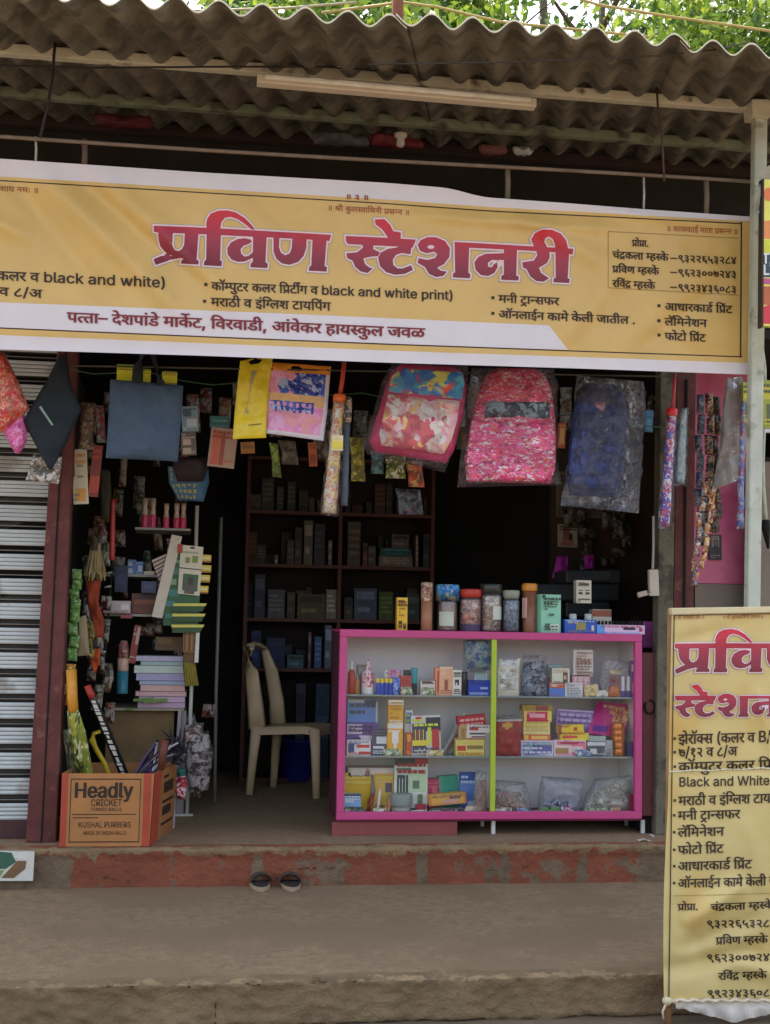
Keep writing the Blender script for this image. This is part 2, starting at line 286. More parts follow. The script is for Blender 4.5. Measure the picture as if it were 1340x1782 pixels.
# letter outlines: glyph number -> closed outlines, each a flat list x, y, x, y ... (1000 units to the em)
GLYPHS = {
33:[[271,222,213,215,161,197,82,263,58,304,52,378,60,400,87,433,138,458,314,465,314,551,0,551,0,622,771,622,771,551,667,551,667,0,586,0,586,209,512,198,438,202,447,154,437,96,406,52,356,21,289,4,415,-40,382,-110,176,1,82,18,57,37,48,65,51,85,78,112,121,113,142,106,194,70,219,68,281,73,328,88,356,115,366,153,360,182,342,204,312,218],[480,268,586,283,586,551,395,551,395,394,184,393,155,387,134,366,134,325,174,277,222,290,275,294,410,272]],
75:[[-169,615,-210,740,-232,778,-256,804,-283,818,-336,822,-385,809,-409,882,-318,896,-268,890,-224,870,-187,836,-154,784,-123,711,-94,615]],
52:[[395,42,341,-12,230,87,138,181,75,256,46,305,40,340,44,358,55,376,75,389,127,390,148,382,181,349,215,372,238,399,252,431,256,468,239,551,0,551,0,622,424,622,424,551,320,551,332,510,336,458,330,407,314,365,288,330,254,300,167,254,272,146]],
77:[[170,551,170,0,89,0,89,551,0,551,0,622,273,622,273,551],[298,863,267,778,222,722,162,690,91,680,24,691,-35,724,-84,781,-123,863,-52,887,-24,826,8,783,46,758,94,749,144,758,178,786,203,830,222,889]],
183:[[618,551,452,551,452,334,531,366,631,368,631,297,508,287,452,253,452,0,371,0,371,174,312,136,272,122,226,118,180,123,138,137,100,161,71,194,52,238,46,290,60,362,101,417,164,452,244,464,339,454,333,381,249,391,198,384,159,365,135,334,127,292,135,246,158,214,190,194,228,188,270,193,306,209,371,260,371,551,0,551,0,622,618,622]],
60:[[587,551,587,0,506,0,506,266,448,254,380,251,292,258,212,277,167,253,264,146,380,42,326,-12,220,87,133,181,73,256,41,323,44,358,55,376,75,389,127,390,148,382,181,350,199,372,210,398,217,458,201,551,0,551,0,622,691,622,691,551],[369,322,440,326,506,339,506,551,281,551,297,486,296,419,277,356,262,333]],
10040:[[125,296,128,378,160,549,216,707,250,772,336,772,301,694,247,530,229,448,214,296,217,231,243,97,267,24,336,-136,250,-136,196,-29,156,80,132,188]],
25:[[777,551,452,551,452,349,505,386,569,399,628,389,675,358,706,307,716,239,712,192,681,90,651,39,579,80,620,154,636,237,631,278,616,307,593,324,562,330,508,312,452,258,452,0,371,0,371,174,312,136,272,122,226,118,180,123,138,137,100,161,71,194,52,238,46,290,60,362,101,417,164,452,244,464,339,454,333,381,249,391,198,384,159,365,135,334,127,292,135,246,158,214,190,194,228,188,270,193,306,209,371,260,371,551,0,551,0,622,777,622]],
54:[[0,551,0,622,693,622,693,551,589,551,589,0,508,0,508,355,470,353,420,327,375,262,356,208,279,232,311,313,287,329,238,350,209,353,174,347,148,330,131,304,126,271,131,234,148,198,210,126,309,40,255,-12,106,129,73,176,52,224,45,275,51,323,70,362,97,390,131,410,204,426,284,412,354,370,419,412,508,426,508,551]],
57:[[571,551,467,551,467,0,387,0,387,165,324,132,282,122,182,123,137,139,99,164,70,198,52,238,46,286,60,362,104,418,170,452,255,464,354,454,349,381,259,391,204,384,162,364,136,331,127,287,135,243,158,212,193,194,235,188,283,194,324,210,387,260,387,551,0,551,0,622,571,622]],
10098:[[331,-12,284,-7,247,6,219,25,172,84,162,84,162,0,77,0,77,728,165,728,165,458,172,458,218,517,246,535,282,548,330,553,395,544,450,519,497,477,532,421,554,352,562,271,554,190,532,121,497,65,451,23,395,-3],[317,67,364,74,403,95,433,127,455,169,468,218,472,272,468,326,455,375,434,416,403,447,365,467,317,474,271,468,233,449,203,418,182,378,168,329,164,272,168,215,182,166,204,124,233,93,272,73]],
10108:[[200,-4,146,4,107,29,85,68,77,121,77,728,165,728,167,111,174,90,188,79,246,79,263,4]],
10097:[[230,-13,181,-8,136,7,98,31,69,64,50,105,44,155,49,198,62,231,84,258,145,292,382,337,393,349,396,366,394,400,384,427,346,463,282,476,246,473,190,450,144,396,60,423,84,468,116,501,154,525,237,550,280,553,342,546,409,520,439,496,463,462,479,417,484,0,398,0,398,74,392,74,339,16,273,-9],[245,65,290,70,328,84,357,106,379,134,396,197,396,273,332,252,193,229,149,200,132,151,147,104,187,75]],
10099:[[299,-12,229,-3,169,23,120,65,82,122,59,190,51,270,59,350,82,419,120,475,169,518,229,544,299,553,374,542,438,513,488,466,521,402,436,378,418,417,389,447,325,472,250,467,209,445,179,413,157,371,140,270,157,170,179,128,209,95,250,74,299,67,350,74,391,95,420,127,438,167,522,144,490,78,440,29,375,-1]],
10107:[[160,196,160,305,176,305,409,546,518,546,266,287,256,287],[77,0,77,728,165,728,165,0],[422,0,213,267,276,329,535,0]],
10110:[[165,327,165,0,77,0,77,546,162,546,162,414,150,414,180,479,221,521,271,545,329,553,381,547,426,530,463,501,490,462,508,410,514,347,514,0,426,0,426,339,417,396,393,438,354,465,303,474,232,457,205,436,183,407,169,371]],
10100:[[282,-12,218,-3,162,23,115,65,80,121,58,190,51,271,58,352,80,421,116,477,162,519,218,544,282,553,330,548,367,535,395,517,440,458,447,458,447,728,535,728,535,0,450,0,450,84,440,84,394,25,365,6,329,-7],[295,67,341,73,379,93,409,124,431,166,444,215,448,272,444,329,431,378,409,418,379,449,341,468,295,474,248,467,209,447,179,416,157,375,140,272,157,169,179,127,209,95,248,74]],
10119:[[200,0,34,546,127,546,208,255,254,57,239,57,253,129,363,546,457,546,536,254,580,57,564,57,580,129,691,546,784,546,619,0,531,0,399,487,419,487,369,284,287,0]],
10104:[[165,327,165,0,77,0,77,728,165,728,165,414,150,414,180,479,221,521,271,545,329,553,381,547,426,530,463,501,491,462,508,410,514,347,514,0,426,0,426,339,417,396,393,438,354,465,303,474,232,457,205,436,183,407,169,371]],
10105:[[77,0,77,546,165,546,165,0],[122,635,79,652,65,671,61,693,65,716,79,734,99,747,122,751,145,747,165,734,179,716,183,693,179,671,165,652]],
10116:[[292,546,292,471,10,471,10,546],[92,676,180,676,184,110,194,88,214,76,244,71,289,77,307,3,242,-7,179,2,131,30,102,75,92,135]],
10101:[[307,-12,233,-3,170,23,119,65,82,122,59,190,51,269,59,348,81,417,118,474,167,517,227,544,296,553,382,538,422,520,459,492,490,455,514,408,529,350,534,280,534,243,110,243,110,317,487,317,446,290,429,386,408,423,379,451,342,469,296,475,250,469,212,450,181,423,158,388,145,347,140,255,145,199,161,152,186,115,220,88,260,72,307,66,366,76,390,87,428,125,440,150,525,127,508,88,449,27,407,6,360,-7]],
10041:[[55,-136,125,27,148,100,174,233,177,296,173,370,145,530,90,694,55,772,140,772,175,707,205,631,250,463,266,296,258,188,233,78,194,-31,140,-136]],
113:[[512,270,500,169,462,101,405,62,334,49,276,55,224,74,179,108,140,158,106,228,78,319,55,433,38,573,118,588,133,451,154,336,184,244,222,178,270,137,330,123,381,133,412,164,427,212,432,275,420,370,404,410,382,441,355,461,322,468,300,465,272,439,269,418,280,384,296,368,355,347,401,342,384,272,298,288,239,321,204,366,193,420,202,468,228,506,268,531,322,539,376,530,422,504,460,462,488,408,506,343]],
10047:[[338,762,104,-109,22,-109,257,762]],
107:[[275,632,339,622,388,594,419,551,429,499,412,424,388,386,353,346,241,256,362,160,418,99,429,68,430,4,406,-51,386,-79,321,-30,348,16,342,69,310,103,128,254,132,276,293,396,334,448,348,498,343,526,328,546,276,562,248,558,214,532,214,489,226,472,247,456,280,444,231,386,188,410,158,438,140,473,134,517,138,544,167,595,230,628]],
108:[[477,33,413,-12,322,115,239,208,155,208,128,222,110,242,104,270,108,296,122,314,142,325,187,327,255,291,295,312,329,346,352,389,360,442,352,494,328,531,290,554,209,559,110,526,84,595,122,612,204,630,299,627,346,611,386,585,417,548,436,499,443,440,434,374,408,316,368,268,316,233,404,133]],
114:[[273,0,223,4,176,18,134,41,101,74,79,117,74,202,94,266,114,301,382,632,444,579,233,324,170,236,154,168,162,124,187,96,224,79,268,74,318,78,366,91,465,142,501,68,399,20,340,5]],
9:[[470,218,459,157,424,114,374,88,312,80,231,96,159,144,93,229,29,356,100,382,145,287,193,214,246,168,305,153,340,157,367,170,385,193,391,227,386,262,370,293,318,347,260,341,255,411,313,418,352,435,373,461,380,494,374,525,356,546,302,562,235,552,171,525,146,594,210,620,298,632,367,622,418,593,449,549,459,495,442,426,392,375,412,355,516,351,594,363,594,551,521,551,521,622,779,622,779,551,675,551,675,0,594,0,594,290,523,280,455,282]],
207:[[207,321,428,321,428,250,207,250,203,185,177,155,140,154,99,178,50,237,39,278,52,308,71,318,126,321,126,551,0,551,0,622,364,622,364,551,207,551]],
46:[[479,551,479,0,398,0,398,191,335,159,298,149,216,149,152,175,106,223,82,301,79,551,0,551,0,622,583,622,583,551],[398,551,160,551,163,304,172,266,190,240,220,223,263,217,302,222,338,236,398,280]],
69:[[-248,-12,-193,5,-136,11,-69,1,-20,-28,12,-72,22,-129,10,-184,-24,-229,-81,-258,-157,-268,-247,-256,-324,-222,-392,-168,-455,-100,-394,-57,-320,-136,-246,-182,-157,-196,-78,-178,-51,-122,-57,-93,-76,-73,-102,-61,-157,-58,-222,-79]],
35:[[519,551,371,551,371,349,272,347,236,341,181,318,140,273,126,215,132,171,148,136,173,108,206,89,283,74,333,77,375,86,455,121,482,47,388,14,286,0,221,6,162,26,114,58,77,101,54,155,46,220,54,280,80,330,119,369,170,397,227,414,290,420,290,551,0,551,0,622,519,622]],
67:[[89,551,0,551,0,622,80,622,55,695,53,724,68,794,111,849,179,884,266,896,399,877,516,820,618,730,704,615,620,615,459,772,283,824,221,817,174,794,144,760,134,714,136,686,165,622,273,622,273,551,170,551,170,0,89,0]],
274:[[45,53,214,153,166,168,128,194,106,223,82,301,79,551,0,551,0,622,583,622,583,551,479,551,479,0,398,0,398,193,92,-13],[398,551,160,551,163,304,172,266,190,240,220,223,262,217,300,222,337,236,398,280]],
440:[[-185,615,-218,714,-220,748,-210,807,-178,854,-128,886,-61,896,-6,889,39,868,76,831,108,778,163,622,273,622,273,551,170,551,170,0,89,0,89,551,0,551,0,622,87,622,58,712,28,776,-8,813,-57,825,-92,819,-118,800,-134,771,-139,733,-129,672,-105,615],[152,816,168,857,186,870,207,874,228,870,246,857,262,816,246,775,228,762,207,758,186,762,168,775]],
181:[[-190,615,-226,688,-240,762,-229,821,-196,862,-146,888,-85,896,-26,890,21,872,-1,806,-37,821,-78,827,-113,821,-139,804,-155,779,-157,714,-108,615]],
27:[[208,551,208,234,196,193,160,178,134,183,81,222,46,280,41,308,54,345,73,356,127,359,127,551,0,551,0,622,578,622,578,551,474,551,474,0,393,0,393,551]],
10112:[[77,-204,77,546,162,546,162,458,172,458,218,517,282,548,330,553,395,544,450,519,497,477,532,421,554,352,562,271,554,190,532,121,497,65,451,23,395,-3,331,-12,284,-7,247,6,219,25,172,84,165,84,165,-204],[317,67,364,74,403,95,433,127,455,169,468,218,472,272,468,326,455,375,434,416,403,447,365,467,317,474,271,468,233,449,203,418,182,378,168,329,164,272,168,215,182,166,204,124,233,93,272,73]],
10114:[[77,0,77,546,162,546,162,462,168,462,189,500,222,528,263,547,354,552,354,464,264,465,204,433,183,407,169,377,165,342,165,0]],
50:[[509,551,509,0,428,0,428,250,207,250,203,185,192,166,159,151,119,164,64,216,42,258,42,295,71,318,126,321,126,551,0,551,0,622,612,622,612,551],[428,551,207,551,207,321,428,321]],
66:[[170,551,170,0,89,0,89,551,0,551,0,622,273,622,273,551]],
36:[[600,551,371,551,371,414,442,377,495,328,528,267,539,198,531,135,506,84,468,47,418,20,360,5,297,0,195,14,115,56,63,125,46,216,54,278,80,328,119,368,170,397,227,414,290,420,290,551,0,551,0,622,600,622],[293,72,358,80,411,102,446,142,458,200,451,246,429,286,393,321,343,349,241,342,187,321,142,276,130,246,126,210,138,149,174,106,227,80]],
68:[[-185,615,-218,714,-220,748,-210,807,-178,854,-128,886,-61,896,-6,889,39,868,76,831,108,778,163,622,273,622,273,551,170,551,170,0,89,0,89,551,0,551,0,622,87,622,58,712,28,776,-8,813,-57,825,-92,819,-118,800,-134,771,-139,733,-129,672,-105,615]],
11:[[271,222,213,215,161,197,82,263,58,304,52,378,60,400,87,433,141,458,314,465,314,551,0,551,0,622,505,622,505,551,395,551,395,394,167,391,145,381,130,347,144,306,174,277,222,290,275,294,343,285,398,256,435,212,447,154,437,96,406,52,356,21,289,4,415,-40,382,-110,176,1,82,18,57,37,48,65,51,85,78,112,101,116,142,106,194,70,207,68,281,73,328,88,356,115,366,153,360,182,342,204,312,218]],
6:[[-185,772,-181,794,-168,813,-151,826,-130,830,-109,826,-91,813,-75,772,-91,731,-109,718,-130,714,-151,718,-168,731,-181,750]],
185:[[208,551,208,234,196,193,160,178,134,183,81,222,46,280,41,308,54,345,73,356,127,359,127,551,0,551,0,622,296,622,296,551]],
58:[[122,189,90,193,64,206,46,227,40,255,44,280,58,299,104,314,142,306,191,276,236,299,273,335,297,384,305,443,298,493,276,532,242,558,199,566,172,563,142,537,138,516,148,484,162,467,186,454,270,440,253,370,171,385,112,418,78,463,66,517,75,563,102,600,145,624,204,632,250,627,292,610,329,584,358,546,378,499,384,440,375,374,350,312,308,260,254,221,341,134,414,43,350,-1,258,118,179,194],[591,551,591,0,510,0,510,551,421,551,421,622,695,622,695,551]],
51:[[595,622,595,551,491,551,491,0,410,0,410,179,343,146,253,132,172,147,108,192,62,263,38,353,92,369,130,390,152,418,160,457,157,484,123,551,0,551,0,622],[129,301,152,258,180,228,215,209,259,203,306,208,380,247,410,274,410,551,211,551,233,498,240,445,212,355]],
44:[[0,622,569,622,569,551,466,551,466,0,385,0,385,298,204,298,200,220,190,202,153,188,128,193,77,232,42,290,37,318,50,355,69,366,385,369,385,551,0,551]],
264:[[519,551,371,551,371,349,272,347,236,341,181,318,140,273,126,215,132,171,148,136,173,108,206,89,283,74,333,77,375,86,455,121,482,47,388,14,286,0,221,6,162,26,114,58,77,101,54,155,46,220,54,280,80,330,119,369,170,397,227,414,290,420,290,551,0,551,0,622,519,622],[31,-165,279,-12,319,-12,465,-192,406,-230,289,-85,78,-230]],
202:[[0,622,373,622,373,551,0,551],[204,298,204,244,190,202,153,188,128,193,77,232,42,290,40,339,50,355,69,366,385,369,385,298]],
47:[[460,551,460,349,514,386,544,396,578,399,637,389,684,358,715,307,725,239,721,192,690,90,660,39,588,80,611,114,641,196,640,278,625,307,601,324,570,330,516,312,460,257,460,0,379,0,379,193,323,160,288,150,210,150,147,177,104,228,82,302,79,551,0,551,0,622,786,622,786,551],[160,551,162,313,174,259,213,223,248,217,287,221,321,234,379,278,379,551]],
21:[[470,218,459,157,424,114,374,88,312,80,231,96,159,144,93,229,29,356,100,382,145,287,193,214,246,168,305,153,340,157,367,170,385,193,391,227,386,262,370,293,318,347,260,341,255,411,313,418,352,435,373,461,380,494,374,525,356,546,302,562,235,552,171,525,146,594,210,620,298,632,367,622,418,593,449,549,459,495,442,426,392,375,412,355,486,350,594,363,594,551,521,551,521,622,1038,622,1038,551,934,551,934,0,853,0,853,551,675,551,675,0,594,0,594,290,523,280,455,282],[1063,863,1032,778,986,722,927,690,856,680,788,691,730,724,681,781,642,863,713,887,741,826,772,783,811,758,859,749,909,758,944,786,968,830,987,889]],
12:[[271,222,213,215,161,197,82,263,58,304,52,378,60,400,87,433,141,458,314,465,314,551,0,551,0,622,505,622,505,551,395,551,395,394,167,391,145,381,130,347,144,306,174,277,222,290,275,294,343,285,398,256,435,212,447,154,437,96,406,52,356,21,289,4,415,-40,382,-110,176,1,82,18,57,37,48,65,51,85,78,112,101,116,142,106,194,70,207,68,281,73,328,88,356,115,366,153,360,182,342,204,312,218],[293,615,247,726,243,762,254,821,288,862,337,888,429,894,504,872,482,806,446,821,405,827,370,821,344,804,328,779,326,714,336,682,375,615]],
32:[[653,551,653,0,572,0,572,370,378,373,436,303,452,262,458,218,453,176,438,141,414,114,384,95,310,80,258,88,209,110,162,151,117,212,74,294,31,401,102,426,149,308,198,222,250,170,306,153,335,157,358,170,374,193,379,227,371,270,348,310,273,377,302,441,572,441,572,551,0,551,0,622,757,622,757,551]],
40:[[481,551,481,0,400,0,400,328,238,326,200,322,150,299,132,274,126,237,135,189,163,142,271,40,217,-12,132,68,68,151,51,195,48,275,58,305,93,351,163,388,272,399,400,399,400,551,0,551,0,622,584,622,584,551]],
10046:[[136,-6,111,-1,90,13,75,34,70,60,75,85,90,106,111,121,136,125,162,121,183,106,197,85,202,60,197,34,183,13,162,-1]],
10:[[470,218,459,157,424,114,374,88,312,80,231,96,159,144,93,229,29,356,100,382,145,287,193,214,246,168,305,153,340,157,367,170,385,193,391,227,386,262,370,293,318,347,260,341,255,411,313,418,352,435,373,461,380,494,374,525,356,546,302,562,235,552,171,525,146,594,210,620,298,632,367,622,418,593,449,549,459,495,442,426,392,375,412,355,486,350,594,363,594,551,521,551,521,622,1038,622,1038,551,934,551,934,0,853,0,853,551,675,551,675,0,594,0,594,290,523,280,455,282]],
43:[[630,551,526,551,526,0,445,0,445,150,378,116,283,103,213,113,158,144,123,191,111,251,120,303,148,348,105,370,72,402,49,442,42,493,52,548,83,592,130,622,187,632,236,625,276,604,302,572,311,531,301,486,271,443,210,482,226,504,230,526,228,541,206,565,158,562,136,546,121,521,116,489,120,460,132,438,172,409,223,397,288,405,333,402,326,332,253,328,220,312,198,288,191,254,198,218,220,193,252,178,292,173,341,178,382,194,445,245,445,551,383,551,383,622,630,622]],
37:[[358,222,300,215,248,197,169,263,145,304,137,352,140,378,147,400,174,433,228,458,401,465,401,551,0,551,0,622,592,622,592,551,482,551,482,394,254,391,232,381,217,347,231,306,261,277,309,290,362,294,430,285,485,256,522,212,534,154,522,93,485,44,424,11,337,0,244,11,162,44,89,94,25,158,86,207,144,148,202,106,266,82,337,74,424,94,453,152,447,183,428,204,399,218]],
73:[[69,863,38,778,-8,722,-67,690,-138,680,-206,691,-264,724,-313,781,-352,863,-281,887,-253,826,-222,783,-183,758,-135,749,-85,758,-50,786,-26,830,-7,889]],
79:[[170,551,170,0,89,0,89,551,0,551,0,622,273,622,273,551],[90,615,69,686,27,778,3,804,-24,818,-77,822,-126,809,-150,882,-59,896,-9,890,34,870,72,836,106,784,165,615]],
30:[[649,551,545,551,545,0,465,0,465,165,403,133,364,122,317,118,247,129,190,161,153,211,141,275,144,303,154,330,185,371,38,369,38,441,389,440,382,370,298,364,256,346,230,315,221,274,228,236,250,210,281,193,317,188,363,193,402,210,465,260,465,551,0,551,0,622,649,622]],
271:[[42,4,213,81,131,112,97,139,70,174,52,218,46,272,50,313,62,348,102,401,139,426,234,453,295,456,295,551,0,551,0,622,534,622,534,551,376,551,376,385,275,383,201,369,173,355,138,317,126,262,136,214,166,174,216,149,312,141,306,176,311,206,327,226,349,236,373,240,411,234,438,216,455,190,461,162,457,134,446,112,410,86,480,-24,413,-58,342,73,82,-66]],
61:[[321,69,380,98,397,120,403,148,396,182,374,208,336,224,280,229,219,222,174,200,147,167,138,124,141,94,167,33,196,0,302,-89,248,-142,167,-73,108,-9,70,57,58,130,74,198,115,248,82,292,69,352,79,400,106,433,131,448,191,463,361,465,361,551,0,551,0,622,546,622,546,551,442,551,442,394,204,393,174,387,153,366,152,328,183,284,284,300,347,295,396,279,434,255,460,224,476,190,481,153,472,100,447,57,405,24,348,2]],
215:[[369,322,478,332,486,260,435,253,337,253,212,277,167,253,264,146,380,42,326,-12,220,87,133,181,73,256,41,323,44,358,55,376,75,389,127,390,148,382,181,350,199,372,210,398,217,458,201,551,0,551,0,622,403,622,403,551,281,551,297,486,296,419,277,356,262,333]],
39:[[634,551,634,0,553,0,553,551,420,551,418,282,401,222,361,176,331,160,251,146,170,161,114,205,99,231,81,303,79,551,0,551,0,622,737,622,737,551],[249,217,293,225,321,249,336,288,339,551,160,551,164,291,178,251,190,237,225,219]],
115:[[71,470,76,513,92,552,116,585,150,610,192,627,240,632,309,620,362,586,396,532,407,465,398,406,372,358,329,325,271,307,460,158,512,99,523,68,524,4,500,-51,480,-79,416,-30,442,16,436,69,404,103,120,344,91,386,76,427],[151,464,157,426,175,396,202,377,237,371,274,378,302,398,320,429,326,467,320,504,302,534,275,554,240,561,204,554,176,534,157,504]],
109:[[90,594,155,620,198,629,248,632,319,623,372,596,406,553,417,498,402,432,358,384,400,362,428,332,444,297,450,257,442,209,418,168,380,133,329,108,442,-25,377,-67,254,91,162,91,135,104,117,125,111,152,116,178,129,197,150,208,175,212,218,204,274,167,316,180,344,200,361,227,367,260,360,292,340,319,308,338,264,346,193,340,189,411,242,414,308,434,326,451,335,472,332,525,314,546,286,558,252,562,184,552,115,525]],
112:[[470,-67,384,106,274,110,224,127,184,154,155,188,138,229,135,299,158,351,180,373,148,397,124,426,108,460,103,501,116,557,156,598,215,624,288,632,391,622,385,552,292,563,211,545,184,492,189,464,204,442,254,414,333,423,384,419,377,350,279,347,243,331,220,304,212,266,221,226,247,197,286,180,357,175,352,203,357,240,372,260,418,274,456,268,484,250,500,224,506,196,502,169,473,131,451,120,490,44,542,-35]],
111:[[477,-67,422,37,348,208,270,210,189,232,154,253,125,282,103,321,89,369,88,476,116,582,143,632,227,611,182,516,168,468,164,417,173,356,199,312,244,285,326,277,320,313,325,342,342,362,391,377,426,371,453,352,470,327,471,270,460,248,418,221,500,48,549,-35]],
110:[[428,127,418,76,388,35,340,7,277,-2,236,2,198,14,166,34,142,61,125,94,120,131,128,183,157,240,225,320,138,412,90,480,63,556,69,632,154,617,149,555,169,501,226,426,275,375,382,503,404,555,399,617,483,632,490,579,484,529,474,504,439,447,327,322,368,277,413,206],[200,138,204,112,217,90,240,74,274,69,304,74,328,88,343,110,348,136,335,187,274,266,213,188]],
106:[[275,121,220,127,172,146,131,177,100,218,81,266,75,321,81,376,100,424,131,464,171,494,219,514,274,520,330,514,378,494,419,464,450,424,470,375,476,319,470,264,450,216,420,176,380,146,331,127],[273,192,321,201,360,229,386,271,394,322,386,374,362,414,325,440,277,449,230,440,191,412,166,370,157,318,165,267,189,227,226,201]],
18211:[[500,351,500,270,0,270,0,351]],
105:[[414,622,495,622,495,0,414,0],[194,622,275,622,275,0,194,0]],
55:[[0,551,0,622,775,622,775,551,594,551,594,432,642,409,680,370,706,317,714,250,709,200,692,154,666,117,632,88,588,70,538,64,488,69,444,86,365,143,333,104,298,80,259,68,171,69,130,86,96,112,69,149,52,196,46,252,52,304,68,350,95,387,131,416,174,433,222,439,272,434,316,418,394,360,421,394,449,416,513,437,513,551],[404,214,399,203,462,152,494,139,528,135,567,142,602,162,625,199,633,252,626,306,606,342,576,362,541,368,506,361,476,342,451,308],[127,250,134,197,154,162,184,142,218,135,253,142,283,162,309,194,360,299,297,350,266,364,232,368,193,361,158,340,135,304]],
284:[[243,40,195,107,447,258,342,284,257,314,76,202,28,270,183,354,138,392,110,428,94,465,89,503,100,552,132,594,182,622,247,632,307,623,356,596,388,553,399,500,393,459,376,422,319,361,423,330,537,310,537,551,461,551,461,622,722,622,722,551,618,551,618,0,537,0,537,234],[168,497,185,446,209,419,248,393,300,442,318,500,313,530,298,550,274,562,244,566,216,562,192,549,174,528]],
7:[[78,435,82,459,96,480,116,494,139,499,162,494,182,480,196,459,200,435,196,411,182,390,162,376,139,371,116,376,96,390,82,411],[78,118,82,142,96,163,116,177,139,182,162,177,182,163,196,142,200,118,196,94,182,73,162,59,139,54,116,59,96,73,82,94]],
198:[[0,622,363,622,363,551,0,551],[45,242,58,305,93,351,125,373,163,388,211,396,380,399,380,328,200,322,150,299,132,274,126,237,135,189,163,142,271,40,217,-12,96,109,68,151,51,195]],
42:[[413,-58,342,73,245,71,162,92,124,112,92,140,68,176,51,219,50,313,79,377,139,426,183,443,295,456,295,551,0,551,0,622,534,622,534,551,376,551,376,385,275,383,201,369,153,338,129,292,126,262,136,214,166,174,216,149,312,141,306,176,311,206,327,226,349,236,373,240,411,234,438,216,455,190,461,162,457,134,446,112,410,86,480,-24]],
450:[[-169,615,-210,740,-232,778,-256,804,-283,818,-336,822,-385,809,-409,882,-318,896,-274,892,-239,879,-210,856,-181,819,-137,877,-55,896,4,890,51,872,29,806,-7,821,-48,827,-83,821,-109,804,-125,779,-130,736,-94,615]],
10044:[[53,-175,96,102,196,102,120,-175]],
10066:[[88,0,88,728,346,728,415,721,472,701,515,671,545,632,563,585,569,535,565,492,553,457,534,430,509,409,450,382,450,375,519,352,549,326,575,291,592,247,598,194,591,142,572,95,540,56,494,25,432,6,354,0],[181,82,352,82,424,90,473,115,500,151,508,195,504,230,490,262,438,312,400,325,181,330],[181,408,341,408,412,424,440,442,462,467,476,498,480,533,472,576,447,613,405,637,344,646,181,646]],
10087:[[224,0,25,728,120,728,253,209,284,56,272,56,304,209,440,728,545,728,681,209,713,56,700,56,715,134,864,728,960,728,761,0,653,0,516,508,482,681,502,681,470,513,332,0]],
10072:[[88,0,88,728,181,728,181,413,562,413,562,728,655,728,655,0,562,0,562,331,181,331,181,0]],
10121:[[68,-198,91,-122,149,-128,170,-121,205,-82,235,-3,26,546,123,546,256,172,297,25,265,25,278,73,323,222,440,546,536,546,278,-121,231,-178,202,-194,133,-208]],
10067:[[382,-10,294,1,216,35,151,90,102,164,70,256,60,363,70,471,102,562,151,637,216,692,294,726,382,737,486,721,575,674,640,599,662,552,676,499,583,499,557,564,511,612,451,642,382,651,320,643,264,618,217,577,181,521,158,449,150,363,158,278,181,206,217,150,265,109,320,84,382,76,451,86,511,115,536,137,557,163,583,229,676,229,641,129,575,54,534,27,487,7,437,-6]],
10082:[[88,0,88,728,337,728,415,720,477,698,524,664,559,619,578,564,585,503,578,442,559,388,525,344,477,311,415,289,337,282,140,282,140,365,385,369,426,382,456,402,477,430,489,463,489,543,477,578,456,607,425,628,384,642,332,646,181,646,181,0],[506,0,330,328,435,328,613,0]],
10073:[[45,0,45,82,174,82,174,646,45,646,45,728,396,728,396,646,267,646,267,82,396,82,396,0]],
10075:[[151,208,151,307,251,434,522,728,644,728],[88,0,88,728,181,728,181,0],[534,0,271,370,329,442,644,0]],
10069:[[88,0,88,728,531,728,531,646,181,646,181,408,507,408,507,326,181,326,181,82,536,82,536,0]],
10084:[[48,646,48,728,598,728,598,646,370,646,370,0,277,0,277,646]],
10078:[[88,0,88,728,197,728,506,242,595,76,582,76,574,193,573,728,666,728,666,0,555,0,273,443,155,649,172,649,179,506,181,0]],
10083:[[321,-13,248,-6,185,13,133,43,94,84,68,133,57,190,152,190,161,153,180,123,207,100,241,83,321,70,368,74,409,86,445,106,472,132,489,164,495,200,490,231,475,257,452,277,388,306,185,373,126,414,89,467,77,533,85,590,110,641,149,681,200,712,260,731,327,737,395,731,454,712,503,682,541,643,566,596,575,544,484,544,469,591,434,626,384,648,324,655,280,651,210,622,187,598,172,569,167,537,173,503,191,476,247,439,443,378,511,342,541,316,564,284,580,245,585,198,577,142,554,91,516,48,464,15,398,-6]],
10065:[[25,0,290,728,397,728,665,0,567,0,397,477,334,684,352,684,306,529,124,0],[158,203,158,284,532,284,532,203]],
10076:[[88,0,88,728,181,728,181,82,518,82,518,0]],
10085:[[373,-12,292,-3,223,22,166,62,123,114,97,177,88,248,88,728,181,728,181,255,187,206,204,162,232,125,270,98,317,80,373,74,428,80,475,98,513,125,541,162,558,206,563,255,563,728,656,728,656,248,647,177,621,114,579,62,522,22,453,-3]],
10080:[[88,0,88,728,337,728,415,720,477,696,524,660,559,613,578,558,585,496,578,434,559,378,525,331,477,294,415,271,337,263,161,263,161,345,333,345,385,350,426,364,456,388,477,419,493,496,477,573,456,604,426,626,384,641,332,646,181,646,181,0]],
10077:[[88,0,88,728,220,728,406,250,462,67,442,67,483,201,683,728,815,728,815,0,724,0,728,655,736,655,671,460,492,0,411,0,246,416,163,655,172,655,174,596,176,0]],
10068:[[315,0,139,0,139,82,309,82,390,90,456,116,507,157,543,213,565,283,572,365,565,446,544,516,508,571,459,612,396,637,318,646,135,646,135,728,324,728,423,717,506,684,573,631,622,560,652,470,662,365,652,259,622,170,572,97,503,44,417,11],[181,728,181,0,88,0,88,728]],
10089:[[293,0,293,298,25,728,133,728,300,454,359,327,322,327,361,419,546,728,653,728,386,298,386,0]],
